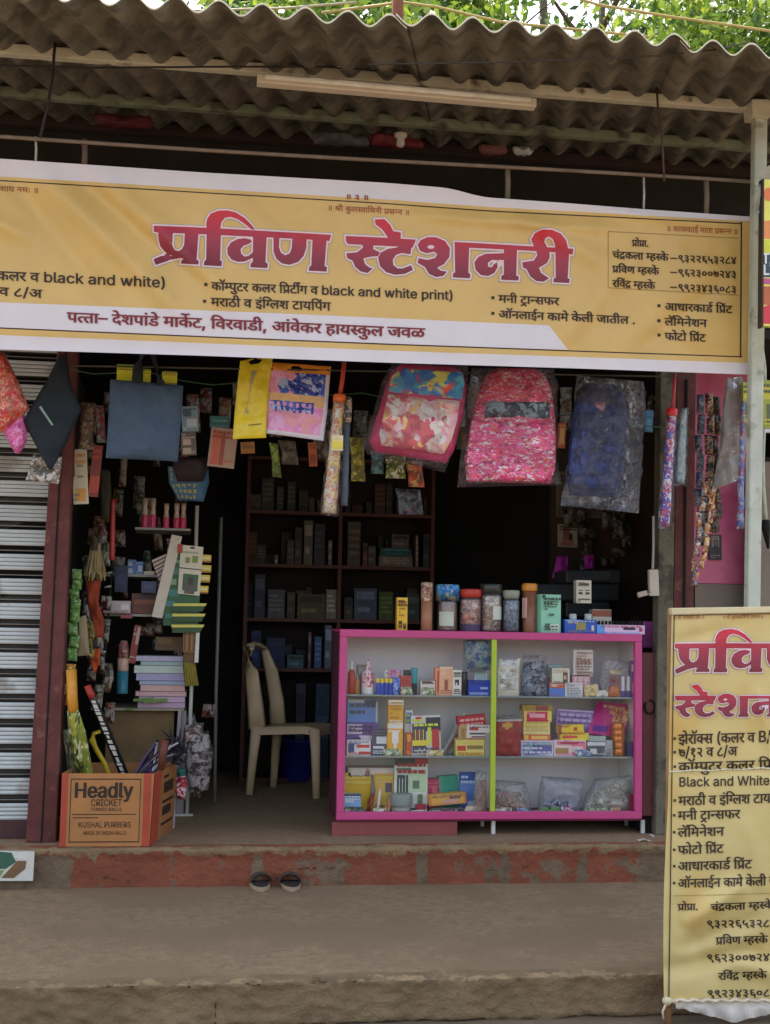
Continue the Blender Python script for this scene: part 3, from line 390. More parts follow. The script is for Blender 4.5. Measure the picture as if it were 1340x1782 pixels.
10079:[[383,-10,294,1,217,35,151,90,102,164,70,256,60,363,70,471,102,562,151,637,217,692,294,726,383,737,471,726,549,692,614,637,663,562,695,471,705,363,695,256,663,164,614,90,549,35,471,1],[383,76,445,84,500,109,547,150,584,206,607,278,615,363,607,450,584,521,547,578,500,618,445,643,383,651,320,643,265,618,217,577,181,521,158,449,150,363,158,278,181,207,217,150,265,109,320,84]],
}
# lines of writing: width, then glyph number, x, y for every glyph
LINES = {
'xerox':(14135,[33,0,0,75,756,0,52,756,0,77,1165,0,183,1424,0,60,2027,0,10040,2973,0,25,3364,0,54,4126,0,52,4804,0,57,5483,0,10098,6309,0,10108,6921,0,10097,7196,0,10099,7758,0,10107,8329,0,10097,9148,0,10110,9709,0,10100,10300,0,10119,11183,0,10104,12001,0,10105,12592,0,10116,12834,0,10101,13162,0,10041,13745,0]),
'712':(4785,[113,0,0,10047,551,0,107,911,0,108,1462,0,57,2283,0,114,3109,0,10047,3660,0,9,4021,0]),
'comp':(18736,[25,0,0,77,762,0,207,1021,0,46,1371,0,69,1939,0,35,1939,0,52,2443,0,25,3122,0,54,3884,0,52,4562,0,67,5241,0,274,5500,0,35,6068,0,440,6572,0,181,6831,0,27,6831,0,57,7664,0,10098,8490,0,10108,9102,0,10097,9378,0,10099,9939,0,10107,10511,0,10097,11329,0,10110,11891,0,10100,12482,0,10119,13364,0,10104,14182,0,10105,14774,0,10116,15016,0,10101,15343,0,10112,16196,0,10114,16808,0,10105,17185,0,10110,17427,0,10116,18018,0,10041,18345,0]),
'mar':(8598,[50,0,0,52,598,0,66,1007,0,36,1266,0,68,1851,0,57,2380,0,11,3206,0,6,3690,0,67,3697,0,185,3956,0,54,4237,0,58,4915,0,35,5865,0,66,6369,0,51,6628,0,67,7208,0,46,7467,0,6,8035,0,27,8035,0]),
'mani':(4659,[50,0,0,44,598,0,68,1153,0,264,1682,0,66,2186,0,202,2445,0,60,2803,0,47,3479,0,52,4250,0]),
'onl':(10736,[21,0,0,44,1023,0,54,1578,0,66,2256,0,12,2515,0,44,3006,0,25,3831,0,66,4593,0,50,4852,0,75,5450,0,25,5720,0,75,6261,0,54,6482,0,68,7160,0,32,7689,0,66,8431,0,40,8690,0,68,9260,0,54,9519,0,10046,10467,0]),
'adh':(5505,[10,0,0,43,1023,0,66,1638,0,52,1897,0,25,2306,0,66,3068,0,37,3327,0,181,3898,0,67,4174,0,274,4433,0,6,5001,0,35,5001,0]),
'lam':(3325,[54,0,0,73,678,0,67,678,0,50,937,0,44,1535,0,75,2090,0,58,2090,0,44,2770,0]),
'foto':(3394,[47,0,0,79,771,0,35,1030,0,79,1534,0,67,2063,0,274,2322,0,6,2890,0,35,2890,0]),
'prop':(1923,[274,0,0,79,568,0,274,827,0,66,1395,0,10046,1654,0]),
'n1':(5155,[30,0,0,6,634,0,271,634,0,25,1154,0,54,1916,0,66,2594,0,207,3123,0,61,3473,0,215,4004,0,25,4393,0,75,4934,0]),
'n2':(4408,[274,0,0,67,568,0,57,827,0,39,1383,0,207,2376,0,61,2726,0,215,3257,0,25,3646,0,75,4187,0]),
'n3':(4046,[52,0,0,67,409,0,57,668,0,6,1224,0,271,1224,0,207,2014,0,61,2364,0,215,2895,0,25,3284,0,75,3825,0]),
'p1':(5510,[115,0,0,109,551,0,108,1102,0,108,1653,0,112,2204,0,111,2755,0,109,3306,0,108,3857,0,114,4408,0,110,4959,0]),
'p2':(5510,[115,0,0,112,551,0,108,1102,0,109,1653,0,106,2204,0,106,2755,0,113,3306,0,108,3857,0,110,4408,0,109,4959,0]),
'p3':(5510,[115,0,0,115,551,0,108,1102,0,109,1653,0,110,2204,0,109,2755,0,112,3306,0,106,3857,0,114,4408,0,109,4959,0]),
'dash':(500,[18211,0,0]),
'kal':(9414,[105,0,0,25,869,0,66,1631,0,55,1890,0,25,2650,0,66,3412,0,12,3671,0,50,4432,0,66,5030,0,40,5289,0,66,5859,0,274,6388,0,60,6956,0,202,7632,0,44,7990,0,105,8815,0]),
'kul':(9716,[105,0,0,284,869,0,68,1576,0,25,2105,0,69,2646,0,54,2867,0,215,3545,0,57,3934,0,66,4490,0,67,4749,0,50,5008,0,44,5606,0,68,6161,0,274,6690,0,60,7258,0,202,7934,0,44,8292,0,105,9117,0]),
'gan':(7474,[105,0,0,284,869,0,68,1576,0,27,2105,0,39,2668,0,75,3391,0,58,3391,0,66,4071,0,51,4330,0,44,5180,0,50,5735,0,7,6333,0,105,6875,0]),
'addr':(20012,[46,0,0,198,568,0,40,917,0,66,1487,0,18211,1746,0,42,2516,0,75,2981,0,58,3036,0,46,3716,0,66,4284,0,6,4543,0,37,4543,0,75,5114,0,50,5390,0,66,5988,0,25,6247,0,450,6788,0,35,7009,0,10044,7513,0,67,8052,0,57,8311,0,52,8867,0,57,9276,0,66,9832,0,37,10091,0,68,10668,0,10044,10927,0,10,11465,0,6,12488,0,57,12488,0,75,13044,0,25,13044,0,52,13806,0,61,14485,0,66,15016,0,51,15275,0,215,15855,0,25,16244,0,69,16785,0,54,17006,0,32,17954,0,57,18696,0,55,19252,0]),
'sxer':(8699,[33,0,0,75,756,0,52,756,0,77,1165,0,183,1424,0,60,2027,0,10040,2973,0,25,3364,0,54,4126,0,52,4804,0,57,5483,0,10066,6309,0,10047,6963,0,10087,7323,0,10041,8309,0]),
'scomp':(7394,[25,0,0,77,762,0,207,1021,0,46,1371,0,69,1939,0,35,1939,0,52,2443,0,25,3122,0,54,3884,0,52,4562,0,67,5241,0,274,5500,0,35,6068,0,440,6572,0,181,6831,0,27,6831,0]),
'sbw':(7645,[10066,0,0,10108,654,0,10097,930,0,10099,1491,0,10107,2062,0,10097,2881,0,10110,3443,0,10100,4034,0,10087,4916,0,10104,5901,0,10105,6493,0,10116,6735,0,10101,7062,0]),
'head':(3337,[10072,0,0,10101,743,0,10097,1326,0,10100,1888,0,10108,2500,0,10121,2775,0]),
'cri':(4464,[10067,0,0,10082,730,0,10073,1374,0,10067,1815,0,10075,2545,0,10069,3217,0,10084,3818,0]),
'ten':(7223,[10084,0,0,10069,646,0,10078,1247,0,10078,2000,0,10073,2753,0,10083,3194,0,10066,4106,0,10065,4760,0,10076,5450,0,10076,6016,0,10083,6581,0]),
'kus':(8893,[10075,0,0,10085,672,0,10083,1416,0,10072,2058,0,10065,2801,0,10076,3491,0,10080,4326,0,10085,4965,0,10082,5709,0,10066,6353,0,10069,7007,0,10082,7608,0,10083,8251,0]),
'mad':(11084,[10077,0,0,10065,903,0,10068,1593,0,10069,2315,0,10073,3186,0,10078,3627,0,10073,4650,0,10078,5091,0,10068,5845,0,10073,6566,0,10065,7007,0,10066,7967,0,10065,8622,0,10076,9311,0,10076,9877,0,10083,10442,0]),
'ta':(1335,[10084,0,0,10065,646,0]),
'lt':(1211,[10076,0,0,10084,565,0]),
'om':(2289,[105,0,0,109,869,0,105,1690,0]),
'eye':(4929,[10069,0,0,10089,601,0,10069,1280,0,10066,1881,0,10082,2535,0,10079,3179,0,10087,3943,0]),
}
# ================================================================ the setting
YB, YH, YC, YR, YS = 5.25, 5.65, 6.20, 6.90, 8.37     # banner, hung goods, showcase, wire rack, back shelves
ZP, ZF = .150, .324                                    # platform and shop floor levels
def X(px, py, Y): return P(px, py, Y).x

m_mud = mat((112, 96, 76), .95, .22, 2.2, .5, 1.2, blotch=((98, 85, 68), 1.3, .5), bscale=40)
m_cem = mat((138, 115, 88), .95, .26, 30, 1.0, 1.35, blotch=((129, 107, 81), 2.4, .48), bscale=110, detail=12)
m_lip = mat((150, 125, 92), .95, .3, 9, .9, 1.35, blotch=((110, 88, 64), 7, .5), bscale=50)
m_lat = mat((138, 72, 48), .95, .35, 16, 1.0, 1.4, blotch=((150, 104, 78), 11, .52), bscale=60)
m_mor = mat((118, 106, 90), .95, .25, 12, .8, 1.3, bscale=60)
m_dark = mat((40, 34, 30), .9, .4, 6, .3, 1.2)
m_black = mat((20, 19, 18), .9, .3, 6, 0, 1.2)

mb = MB(); g = 60
mb.add([(-g, -g, 0), (g, -g, 0), (g, 2 * g, 0), (-g, 2 * g, 0)], [(0, 1, 2, 3)])
struct(mb.build("ground", m_mud, org=V((0, 0, 0))))

def wear_mat(cols, bscale=45):          # four materials of a worn step, blended by the mesh's wear attribute broken up with noise
    m = bpy.data.materials.new("worn_step"); m.use_nodes = True; n = m.node_tree.nodes; l = m.node_tree.links; b = n["Principled BSDF"]
    at = n.new("ShaderNodeAttribute"); at.attribute_name = "wear"; sp = n.new("ShaderNodeSeparateColor"); l.new(at.outputs['Color'], sp.inputs[0])
    tc = n.new("ShaderNodeTexCoord")
    def noise(s_, d=8):
        q = n.new("ShaderNodeTexNoise"); q.inputs['Scale'].default_value = s_; q.inputs['Detail'].default_value = d; q.inputs['Roughness'].default_value = .65; l.new(tc.outputs['Object'], q.inputs['Vector']); return q.outputs['Fac']
    def tone(c, s_, v):
        r = n.new("ShaderNodeValToRGB"); r.color_ramp.elements[0].position = .3; r.color_ramp.elements[1].position = .7
        r.color_ramp.elements[0].color = tuple(q * (1 - v) for q in c) + (1,); r.color_ramp.elements[1].color = tuple(q * (1 + v) for q in c) + (1,); l.new(noise(s_), r.inputs[0]); return r.outputs[0]
    out = tone(cols[0], 6, .22)
    for k, (ch, s_) in enumerate(((0, 14), (1, 11), (2, 16))):
        a = n.new("ShaderNodeMath"); a.operation = 'SUBTRACT'; l.new(noise(s_), a.inputs[0]); a.inputs[1].default_value = .5
        c = n.new("ShaderNodeMath"); c.operation = 'MULTIPLY_ADD'; l.new(a.outputs[0], c.inputs[0]); c.inputs[1].default_value = 2.2; l.new(sp.outputs[ch], c.inputs[2])
        r = n.new("ShaderNodeValToRGB"); r.color_ramp.elements[0].position = .46; r.color_ramp.elements[1].position = .60; l.new(c.outputs[0], r.inputs[0])
        mx = n.new("ShaderNodeMixRGB"); l.new(r.outputs[0], mx.inputs[0]); l.new(out, mx.inputs[1]); l.new(tone(cols[k + 1], 9 + 4 * k, .3), mx.inputs[2]); out = mx.outputs[0]
    l.new(out, b.inputs['Base Color']); b.inputs['Roughness'].default_value = .95
    bp = n.new("ShaderNodeBump"); bp.inputs['Strength'].default_value = 1.; bp.inputs['Distance'].default_value = .016; l.new(noise(bscale), bp.inputs['Height']); l.new(bp.outputs[0], b.inputs['Normal'])
    return m
def step(name, x0, x1, yf, yb, z0, z1, m, top, rule, amp, n, nzv, lipamp):
    """slab with a rough front face: rule(x, v) -> (wear rgb, recess)"""
    vs = []; wr = []; fs = []; ms = []
    for i in range(n + 1):
        x = x0 + (x1 - x0) * i / n
        for j in range(nzv + 1):
            v = j / nzv; c, rec = rule(x, v)
            d = rec + amp * nz(x, v * .2, 1, 7) + amp * .7 * nz(x, v * .25, 2, 26)
            zt = z1 + (z0 - z1) * v
            if j == 0: d += .008 + lipamp * max(0, nz(x, 1, 7, 14)) * 1.6; zt -= lipamp * (.25 + .5 * abs(nz(x, 0, 3, 10)) + .5 * abs(nz(x, 0, 4, 40)))
            vs.append((x, yf + d, zt)); wr.append(c)
    N1 = nzv + 1
    for i in range(n):
        for j in range(nzv): a = i * N1 + j; fs.append((a, a + 1, a + N1 + 1, a + N1)); ms.append(0)
    b0 = len(vs)
    for i in range(n + 1):
        x = x0 + (x1 - x0) * i / n
        vs += [(x, yf + .07 + .03 * nz(x, 3, 3, 6), z1), (x, yb, z1)]; wr += [(.2, 0, 0), (0, 0, 0)]
    for i in range(n):
        a = b0 + 2 * i; fs.append((i * N1, (i + 1) * N1, a + 2, a)); ms.append(0); fs.append((a, a + 2, a + 3, a + 1)); ms.append(1)
    mb = MB(); mb.add(vs, fs, ms); o = mb.build(name, [m, top], smooth=True, org=V((x0, yf, z0)))
    at = o.data.color_attributes.new("wear", 'FLOAT_COLOR', 'POINT')
    for k, c in enumerate(wr): at.data[k].color = tuple(c) + (1,)
    return struct(o)
XCR = P(380, 1720, 4.40).x
def bumpf(t, w): return max(0, 1 - abs(t) / w)
def rule1(x, v):
    lip = max(0, 1 - v / (.24 + .12 * nz(x, 1, 1, 5))) * .62
    crack = bumpf(x - XCR + .03 * nz(x, v, 0, 5), .016) + .6 * bumpf(x - XCR - 1.05 + .03 * nz(x, v, 4, 5), .012)
    dk = .75 * max(0, (v - .90) / .1) * (nz(x, 5, 0, 3) > -.1) + crack * .6 * (v > .1)
    return (lip, .35 * max(0, nz(x, v, 8, 3)), dk), .012 * min(1, v * 4) + .010 * crack + (.010 if v > .95 else 0)
step("platform", -3.8, 5.2, 4.40, 6.02, 0, ZP, wear_mat([alb((130, 108, 80), 1.3), alb((158, 132, 98), 1.3), alb((112, 100, 82), 1.3), alb((66, 54, 42), 1.2)], 60), m_cem, rule1, .018, 620, 14, .030)
JX = [X(p, 1510, 5.93) for p in (115, 300, 449, 591, 736, 879, 1016, 1120)]
def rule2(x, v):
    lip = max(0, 1 - v / (.40 + .2 * nz(x, 3, 1, 4)))
    mor = 1.2 * (x < JX[0] or x > JX[-1])
    for k, q in enumerate(JX): mor = max(mor, 1.4 * bumpf(x - q + .012 * nz(0, v, q, 12), .034 if k != 1 else .012))
    mor = max(mor, .30 + .5 * nz(x, v * .2, 9, 4))
    return (lip * .95, mor * (1 - lip), .55 * max(0, nz(x, v, 6, 6)) * (v > .2)), .022 * min(1, v * 3) - .008 * min(1, mor)
step("shop_floor", -3.8, 5.2, 5.93, 9.2, ZP, ZF, wear_mat([alb((138, 78, 56), 1.2), alb((142, 118, 86), 1.25), alb((118, 100, 80), 1.2), alb((92, 58, 44), 1.1)], 60), m_cem, rule2, .010, 620, 14, .018)

# ---------------------------------------------------------------- corrugated roof with its purlins
A0, A1 = P(382, 2, 4.55), P(1309, 78, 4.55)
E = (A1 - A0) / 13.0                                   # one corrugation along the eave
_d = ray(890, 800); D = V((_d.x / _d.y, 1, .13))
m_asb = mat((112, 106, 94), .95, .4, 9, 1.0, 1.25, blotch=((82, 78, 68), 7, .5), bscale=80)
m_steel = mat((190, 182, 162), .6, .22, 9, .3, 1.2, metal=.0, blotch=((104, 88, 70), 9, .56))
m_moss = mat((120, 126, 106), .7, .25, 8, .3, 1.2, blotch=((70, 66, 56), 6, .5))
m_lit_edge = mat((196, 190, 168), .9, .15, 20, .2, 1.3)  # rim light on the sheet ends at the eave, put into the colour
roof = thing("corrugated_roof", "grey corrugated cement sheet roof on steel purlins above the yellow shop banner", "roof", (.8, 6.5, 3.3))
AMP = .026
def sheet(i0, i1, dy, dz):
    mb = MB(); n = int((i1 - i0) * 14); nv = 34; T1 = 4.7
    for side in (0, 1):
        for j in range(nv + 1):
            t = dy + (T1 - dy) * j / nv
            for i in range(n + 1):
                s = i0 + (i1 - i0) * i / n
                p = A0 + E * s + D * t + V((0, 0, AMP * math.cos(2 * math.pi * s) - AMP + dz + (.0075 if side == 0 else 0)))
                p.z += .004 * nz(p.x, p.y, 0, 1.5)
                if j == 0: p.y += .006 * nz(s, 0, 1, 3)
                mb.v.append(p)
    N = (nv + 1) * (n + 1)
    for j in range(nv):
        for i in range(n):
            a = j * (n + 1) + i
            mb.f.append((a, a + 1, a + n + 2, a + n + 1)); b = a + N; mb.f.append((b, b + n + 1, b + n + 2, b + 1)); mb.m += [0, 0]
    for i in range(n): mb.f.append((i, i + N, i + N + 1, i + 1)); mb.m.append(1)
    for i in (0, n):
        for j in range(nv):
            a = j * (n + 1) + i; mb.f.append((a, a + n + 1, a + n + 1 + N, a + N)); mb.m.append(0)
    return mb.build("roof_sheet", [m_asb, m_lit_edge], roof, smooth=True)
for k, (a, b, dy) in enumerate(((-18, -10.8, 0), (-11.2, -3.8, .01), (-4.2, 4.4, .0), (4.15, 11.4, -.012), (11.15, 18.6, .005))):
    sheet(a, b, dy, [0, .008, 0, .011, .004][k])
def beam(px0, py0, px1, py1, Y, hpx, dep, m, parent, name):
    a, b = P(px0, py0, Y), P(px1, py1, Y); h = hpx * Y / FPX
    mb = MB(); mb.slab([a - V((0, 0, h / 2)), b - V((0, 0, h / 2)), b + V((0, 0, h / 2)), a + V((0, 0, h / 2))], dep)
    return mb.build(name, m, parent, bevel=.004)
beam(-400, 52, 1320, 184, 5.2, 19, .045, m_steel, roof, "purlin")
beam(-400, 128, 1500, 266, 5.83, 17, .045, m_moss, roof, "purlin")
beam(-400, 176, 1500, 310, 6.3, 18, .05, mat((44, 28, 26), .8, .3, 6), roof, "purlin")

# ---------------------------------------------------------------- shop building: walls, painted door posts, plank post
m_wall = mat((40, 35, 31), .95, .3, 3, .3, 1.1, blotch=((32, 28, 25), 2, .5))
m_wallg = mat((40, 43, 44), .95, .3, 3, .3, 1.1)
m_marn = mat((88, 44, 40), .75, .35, 9, .5, 1.35, blotch=((112, 74, 62), 14, .62), bscale=50)
m_wood = mat((96, 90, 76), .9, .35, 5, .8, 1.3, blotch=((66, 62, 52), 12, .52), bscale=40)
m_pink = mat((204, 112, 140), .85, .12, 3, .2, 1.35, blotch=((186, 80, 122), 2, .5))
m_ply = mat((128, 116, 104), .9, .16, 3, .3, 1.3)
bld = thing("shop_building", "dark single room shop with maroon door posts and a wooden plank post", "building", (1, 7.4, ZF))
XL, XR = X(96, 1300, 6.3), X(1150, 1300, 6.25)
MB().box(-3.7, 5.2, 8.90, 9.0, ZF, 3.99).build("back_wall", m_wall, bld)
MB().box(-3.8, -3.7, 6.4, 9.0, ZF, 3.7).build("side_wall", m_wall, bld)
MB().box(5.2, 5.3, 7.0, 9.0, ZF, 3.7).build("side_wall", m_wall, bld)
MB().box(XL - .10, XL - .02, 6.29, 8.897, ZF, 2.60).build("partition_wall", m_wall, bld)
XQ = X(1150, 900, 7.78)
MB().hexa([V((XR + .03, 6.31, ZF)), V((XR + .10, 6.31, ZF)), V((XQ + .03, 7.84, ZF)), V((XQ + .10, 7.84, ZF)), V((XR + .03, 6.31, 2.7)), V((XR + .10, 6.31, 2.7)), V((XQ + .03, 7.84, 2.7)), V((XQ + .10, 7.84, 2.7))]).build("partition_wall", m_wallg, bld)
MB().box(-3.7, 5.2, 6.40, 6.45, 2.905, 3.72).build("gap_shade_sheet", mat((38, 34, 30), .95, .4, 4, .3, 1.2), bld)  # added dark sheet standing in for the black shade above the banner
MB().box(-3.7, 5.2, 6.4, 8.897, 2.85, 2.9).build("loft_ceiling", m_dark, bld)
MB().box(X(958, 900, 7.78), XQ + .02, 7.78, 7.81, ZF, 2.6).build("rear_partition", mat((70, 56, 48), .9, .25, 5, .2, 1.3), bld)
def post(pts, Y, dep, m, name):          # pts = bl, br, tr, tl pixels
    mb = MB(); q = [P(a, b, Y) for a, b in pts]
    for i in (0, 1): q[i].z = ZF
    mb.slab(q, dep); return mb.build(name, m, bld, bevel=.005)
post(((44, 1472), (97, 1470), (136, 600), (100, 600)), 6.08, .10, m_marn, "door_post")
mbp = MB(); q = [P(a, b, 6.076) for a, b in ((70, 1472), (73, 1470), (117, 600), (114, 600))]; q[0].z = q[1].z = ZF
mbp.slab(q, .01); mbp.build("post_groove", m_black, bld)
post(((1166, 1470), (1203, 1470), (1212, 640), (1178, 640)), 6.22, .09, m_marn, "door_post")
post(((1141, 1470), (1166, 1470), (1178, 640), (1150, 640)), 6.20, .08, m_wood, "plank_post")
MB().slab([P(1186, 1440, 6.21), P(1189, 1440, 6.21), P(1197, 660, 6.21), P(1194, 660, 6.21)], .015).build("post_groove", m_black, bld)

# neighbour on the right: pink wall over a grey plinth
nb = thing("neighbour_wall", "pink painted wall over a grey base beyond the right door post", "wall", (2.9, 7.2, ZF))
xa, xb = X(1208, 900, 7.2), X(1303, 900, 7.2)
zz = P(1270, 1016, 7.2).z
MB().box(xa, xb, 7.20, 7.26, zz, 2.9).build("painted_wall", m_pink, nb)
MB().box(xa, xb + .02, 7.19, 7.27, ZF, zz - .003).build("plinth", m_ply, nb)
nb2 = thing("plywood_partition", "brownish grey board wall behind the pale steel post at the right edge", "wall", (3.3, 7.0, ZF))
MB().box(X(1312, 900, 7.0), 5.0, 7.00, 7.04, ZF, P(1330, 803, 7.0).z).build("board", m_ply, nb2)
MB().box(X(1312, 900, 7.0), 5.0, 6.99, 7.05, P(1330, 803, 7.0).z + .003, P(1330, 796, 7.0).z).build("rail", m_dark, nb2)

# pale green steel post carrying the first purlin
mbp = MB(); q = [P(a, b, 5.17) for a, b in ((1301, 1100), (1324, 1100), (1337, 196), (1315, 196))]
dl = (q[0] - q[3]) / (q[0].z - q[3].z)
q[0] = q[3] + dl * (ZP - q[3].z); q[1] = q[2] + dl * (ZP - q[2].z)
mbp.slab(q, .05); stp = thing("steel_post", "pale green steel post at the right end of the banner", "post", (q[0].x, 5.17, ZP))
mbp.build("pipe", mat((176, 180, 166), .6, .18, 7, .4, 1.25, blotch=((136, 134, 118), 10, .58)), stp, bevel=.008)
MB().slab([P(1310, 200, 5.14), P(1340, 205, 5.14), P(1345, 172, 5.14), P(1308, 172, 5.14)], .09).build("cap_plate", m_steel, stp, bevel=.004)
# ================================================================ the long banner
def poly_at(C, x):
    for (x0, y0), (x1, y1) in zip(C, C[1:]):
        if x <= x1: return y0 + (y1 - y0) * (x - x0) / (x1 - x0)
    (x0, y0), (x1, y1) = C[-2:]; return y1 + (y1 - y0) * (x - x1) / (x1 - x0)
def smooth_at(C, x): return (poly_at(C, x - 14) + poly_at(C, x) + poly_at(C, x + 14)) / 3
C_top = [(-420, 250), (-150, 267), (0, 276), (350, 300), (670, 318), (780, 327), (840, 343), (980, 353), (1120, 364), (1306, 377)]
C_yt = [(-420, 283), (0, 307), (350, 328), (670, 347), (850, 360), (1306, 385)]
C_lt = [(-420, 288), (0, 313), (350, 334), (670, 353), (850, 366), (1291, 388)]
C_lb = [(-420, 545), (0, 572), (350, 587), (670, 600), (1000, 612), (1291, 622)]
C_yb = [(-420, 556), (0, 583), (350, 597), (670, 610), (1000, 621), (1306, 632)]
C_bot = [(-420, 584), (0, 608), (350, 619), (670, 631), (1000, 641), (1306, 652)]
def fold(px, py, ax, ay, bx, by, wd, amp, l0=0, l1=1):  # a soft ridge along a line
    L = math.hypot(bx - ax, by - ay); ux, uy = (bx - ax) / L, (by - ay) / L
    t = ((px - ax) * ux + (py - ay) * uy) / L; d = ((px - ax) * -uy + (py - ay) * ux) / wd
    e = max(0, 1 - abs(2 * t - 1) ** 4) if 0 < t < 1 else 0
    return amp * e * math.exp(-d * d)
def bdepth(px, py):
    s = 0
    for f in ((60, 290, 330, 560, 20, -.030), (110, 290, 380, 520, 15, .024), (170, 300, 440, 560, 22, -.022), (10, 300, 220, 560, 20, .022), (-120, 330, 60, 420, 16, -.024),
              (700, 374, 1090, 402, 8, -.014), (690, 352, 1110, 380, 7, .014), (640, 330, 880, 352, 7, .010), (860, 350, 1090, 480, 18, -.018), (1030, 366, 1290, 396, 8, -.014),
              (950, 620, 1130, 420, 20, -.020), (1080, 640, 1270, 480, 18, .020), (830, 345, 890, 560, 12, .012), (-60, 590, 500, 616, 8, .010), (500, 520, 620, 300, 34, .012),
              (1180, 420, 1296, 470, 12, .012), (400, 300, 560, 460, 16, .010), (1120, 560, 1290, 620, 12, -.010), (620, 600, 900, 640, 8, .008)):
        s += fold(px, py, *f)
    s += .012 * math.sin(px * .006 + 1) + .008 * nz(px, py, 0, .012) + .003 * nz(px, py * .6, 3, .04)
    return s
def bsurf(eps):
    def f(px, py): return P(px, py, YB + bdepth(px, py) - eps)
    return f
ban = thing("shop_banner", "long yellow and white printed cloth banner with large red lettering over the shop front", "banner", tuple(P(640, 480, YB)))
m_yel = mat((206, 172, 104), .45, .07, 4, .0, 1.15, spec=.45)
m_wht = mat((208, 202, 206), .45, .05, 4, .0, 1.2, spec=.3)
m_ink = mat((52, 36, 28), .6, .1, 20, 0, 1.1)
m_mred = mat((120, 34, 44), .6, .1, 20, 0, 1.2)
m_red2 = mat((150, 74, 50), .6, .1, 20, 0, 1.2)
m_thin = mat((150, 122, 70), .6, .1, 20, 0, 1.2)
rows = [C_top, C_yt, C_lt, None, C_lb, None, C_yb, C_bot]
mb = MB(); xs = [-420 + (1306 + 420) * i / 480 for i in range(481)]
def rowvals(x):
    t, yt, l1, l2, yb, bt = (smooth_at(C, x) for C in (C_top, C_yt, C_lt, C_lb, C_yb, C_bot))
    r = [t, t + (yt - t) * .5, yt, l1]; r.append(l1 + 2.2)
    n = 46
    for k in range(1, n): r.append(l1 + 2.2 + (l2 - l1 - 4.4) * k / n)
    r += [l2 - 2.2, l2, yb, yb + (bt - yb) * .5, bt]
    return r
nrow = len(rowvals(0)); sf = bsurf(0)
for x in xs:
    for y in rowvals(x): mb.v.append(sf(x, y))
for i in range(480):
    xm = (xs[i] + xs[i + 1]) / 2
    for j in range(nrow - 1):
        a = i * nrow + j; mb.f.append((a, a + 1, a + nrow + 1, a + nrow))
        if j < 2 or j >= nrow - 3: mi = 1
        elif j in (3, nrow - 5) and xm < 1290: mi = 2
        else: mi = 0
        mb.m.append(mi)
mb.build("cloth", [m_yel, m_wht, m_ink], ban, smooth=True)
# hems folded back behind the cloth, and the side hem wrapped round the post
mb = MB()
for C, dz in ((C_top, 10), (C_bot, -12)):
    b = len(mb.v)
    for x in xs: 
        y = smooth_at(C, x); mb.v.append(P(x, y, YB + bdepth(x, y) + .0005)); mb.v.append(P(x, y + dz, YB + bdepth(x, y) + .012))
    for i in range(480): mb.f.append((b + 2 * i, b + 2 * i + 1, b + 2 * i + 3, b + 2 * i + 2)); mb.m.append(0)
b = len(mb.v); q = [P(1306, 377 + (652 - 377) * k / 20, YB + bdepth(1306, 377 + (652 - 377) * k / 20)) for k in range(21)]
for k, p in enumerate(q): mb.v += [p, p + V((.012, -.035 + .006 * nz(k, 0, 0, .5), 0)), p + V((.026, -.030, .004)), p + V((.034, .06, 0))]
for k in range(20):
    for c in range(3): a = b + 4 * k + c; mb.f.append((a, a + 4, a + 5, a + 1)); mb.m.append(0)
mb.build("hem", m_wht, ban, smooth=True)
mb = MB()
flatpoly(mb, [[(-300, 505), (0, 526), (480, 545), (955, 566), (989, 609), (670, 597.5), (350, 584.5), (0, 569.5), (-300, 551)]], bsurf(.002), 0, 7)
mb.build("address_band", m_wht, ban, smooth=True)
mb = MB(); frame = [(1289, 386, 1291.5, 386, 1290, 622, 1287.5, 622)]
for a in frame: flatpoly(mb, [[(a[0], a[1]), (a[2], a[3]), (a[4], a[5]), (a[6], a[7])]], bsurf(.002), 0, 7)
for (x0, y0, x1, y1) in ((1058, 402, 1286, 414), (1058, 500, 1286, 513)): flatpoly(mb, [[(x0, y0), (x1, y1), (x1, y1 + 1.1), (x0, y0 + 1.1)]], bsurf(.002), 1, 7)
flatpoly(mb, [[(1058, 402), (1059.1, 402), (1059.1, 500), (1058, 500)]], bsurf(.002), 1, 7)
mb.build("border_line", [m_ink, m_thin], ban)
S2 = bsurf(.0036)
def T(key, x0, y0, x1, y1, h, m=0, bold=9, mt=None, **kw):
    mb = MB(); text(mb, key, x0, y0, x1, y1, h, S2, m, bold, dup=kw.pop('dup', .35 if bold > 7 else 0), **kw); mb.build('lettering', mt or m_ink, ban)
def bullet(x, y, s=2.6): mb = MB(); flatpoly(mb, [[(x - s, y - s), (x + s, y - s), (x + s, y + s), (x - s, y + s)]], S2, 0, 7); mb.build('bullet_mark', m_ink, ban)
T('xerox', -98, 467, 290, 485, 15.5); T('712', -70, 495, 73, 504, 14.5)
T('comp', 368, 490.5, 790, 508, 14); T('mar', 367, 518, 575, 526, 14.5); bullet(358, 495); bullet(356, 524)
T('mani', 868, 513, 973, 518, 13); T('onl', 868, 540, 1106, 551, 13); bullet(858, 518); bullet(858, 545)
T('adh', 1157, 527, 1274, 532, 13); T('lam', 1157, 553, 1230, 556, 13); T('foto', 1157, 578.5, 1228, 581.5, 13)
bullet(1147, 532); bullet(1147, 558); bullet(1147, 583)
T('prop', 1100, 417, 1129, 418.5, 11); T('n1', 1066, 437, 1163, 442, 12); T('n2', 1066, 462, 1147, 466, 12); T('n3', 1066, 487, 1140, 491, 12)
for k, (ky, y) in enumerate((('p1', 443.5), ('p2', 468), ('p3', 494))):
    T('dash', 1167, y - .5, 1178, y, 12); T(ky, 1180, y, 1282, y + 4, 12)
S2 = bsurf(.006)
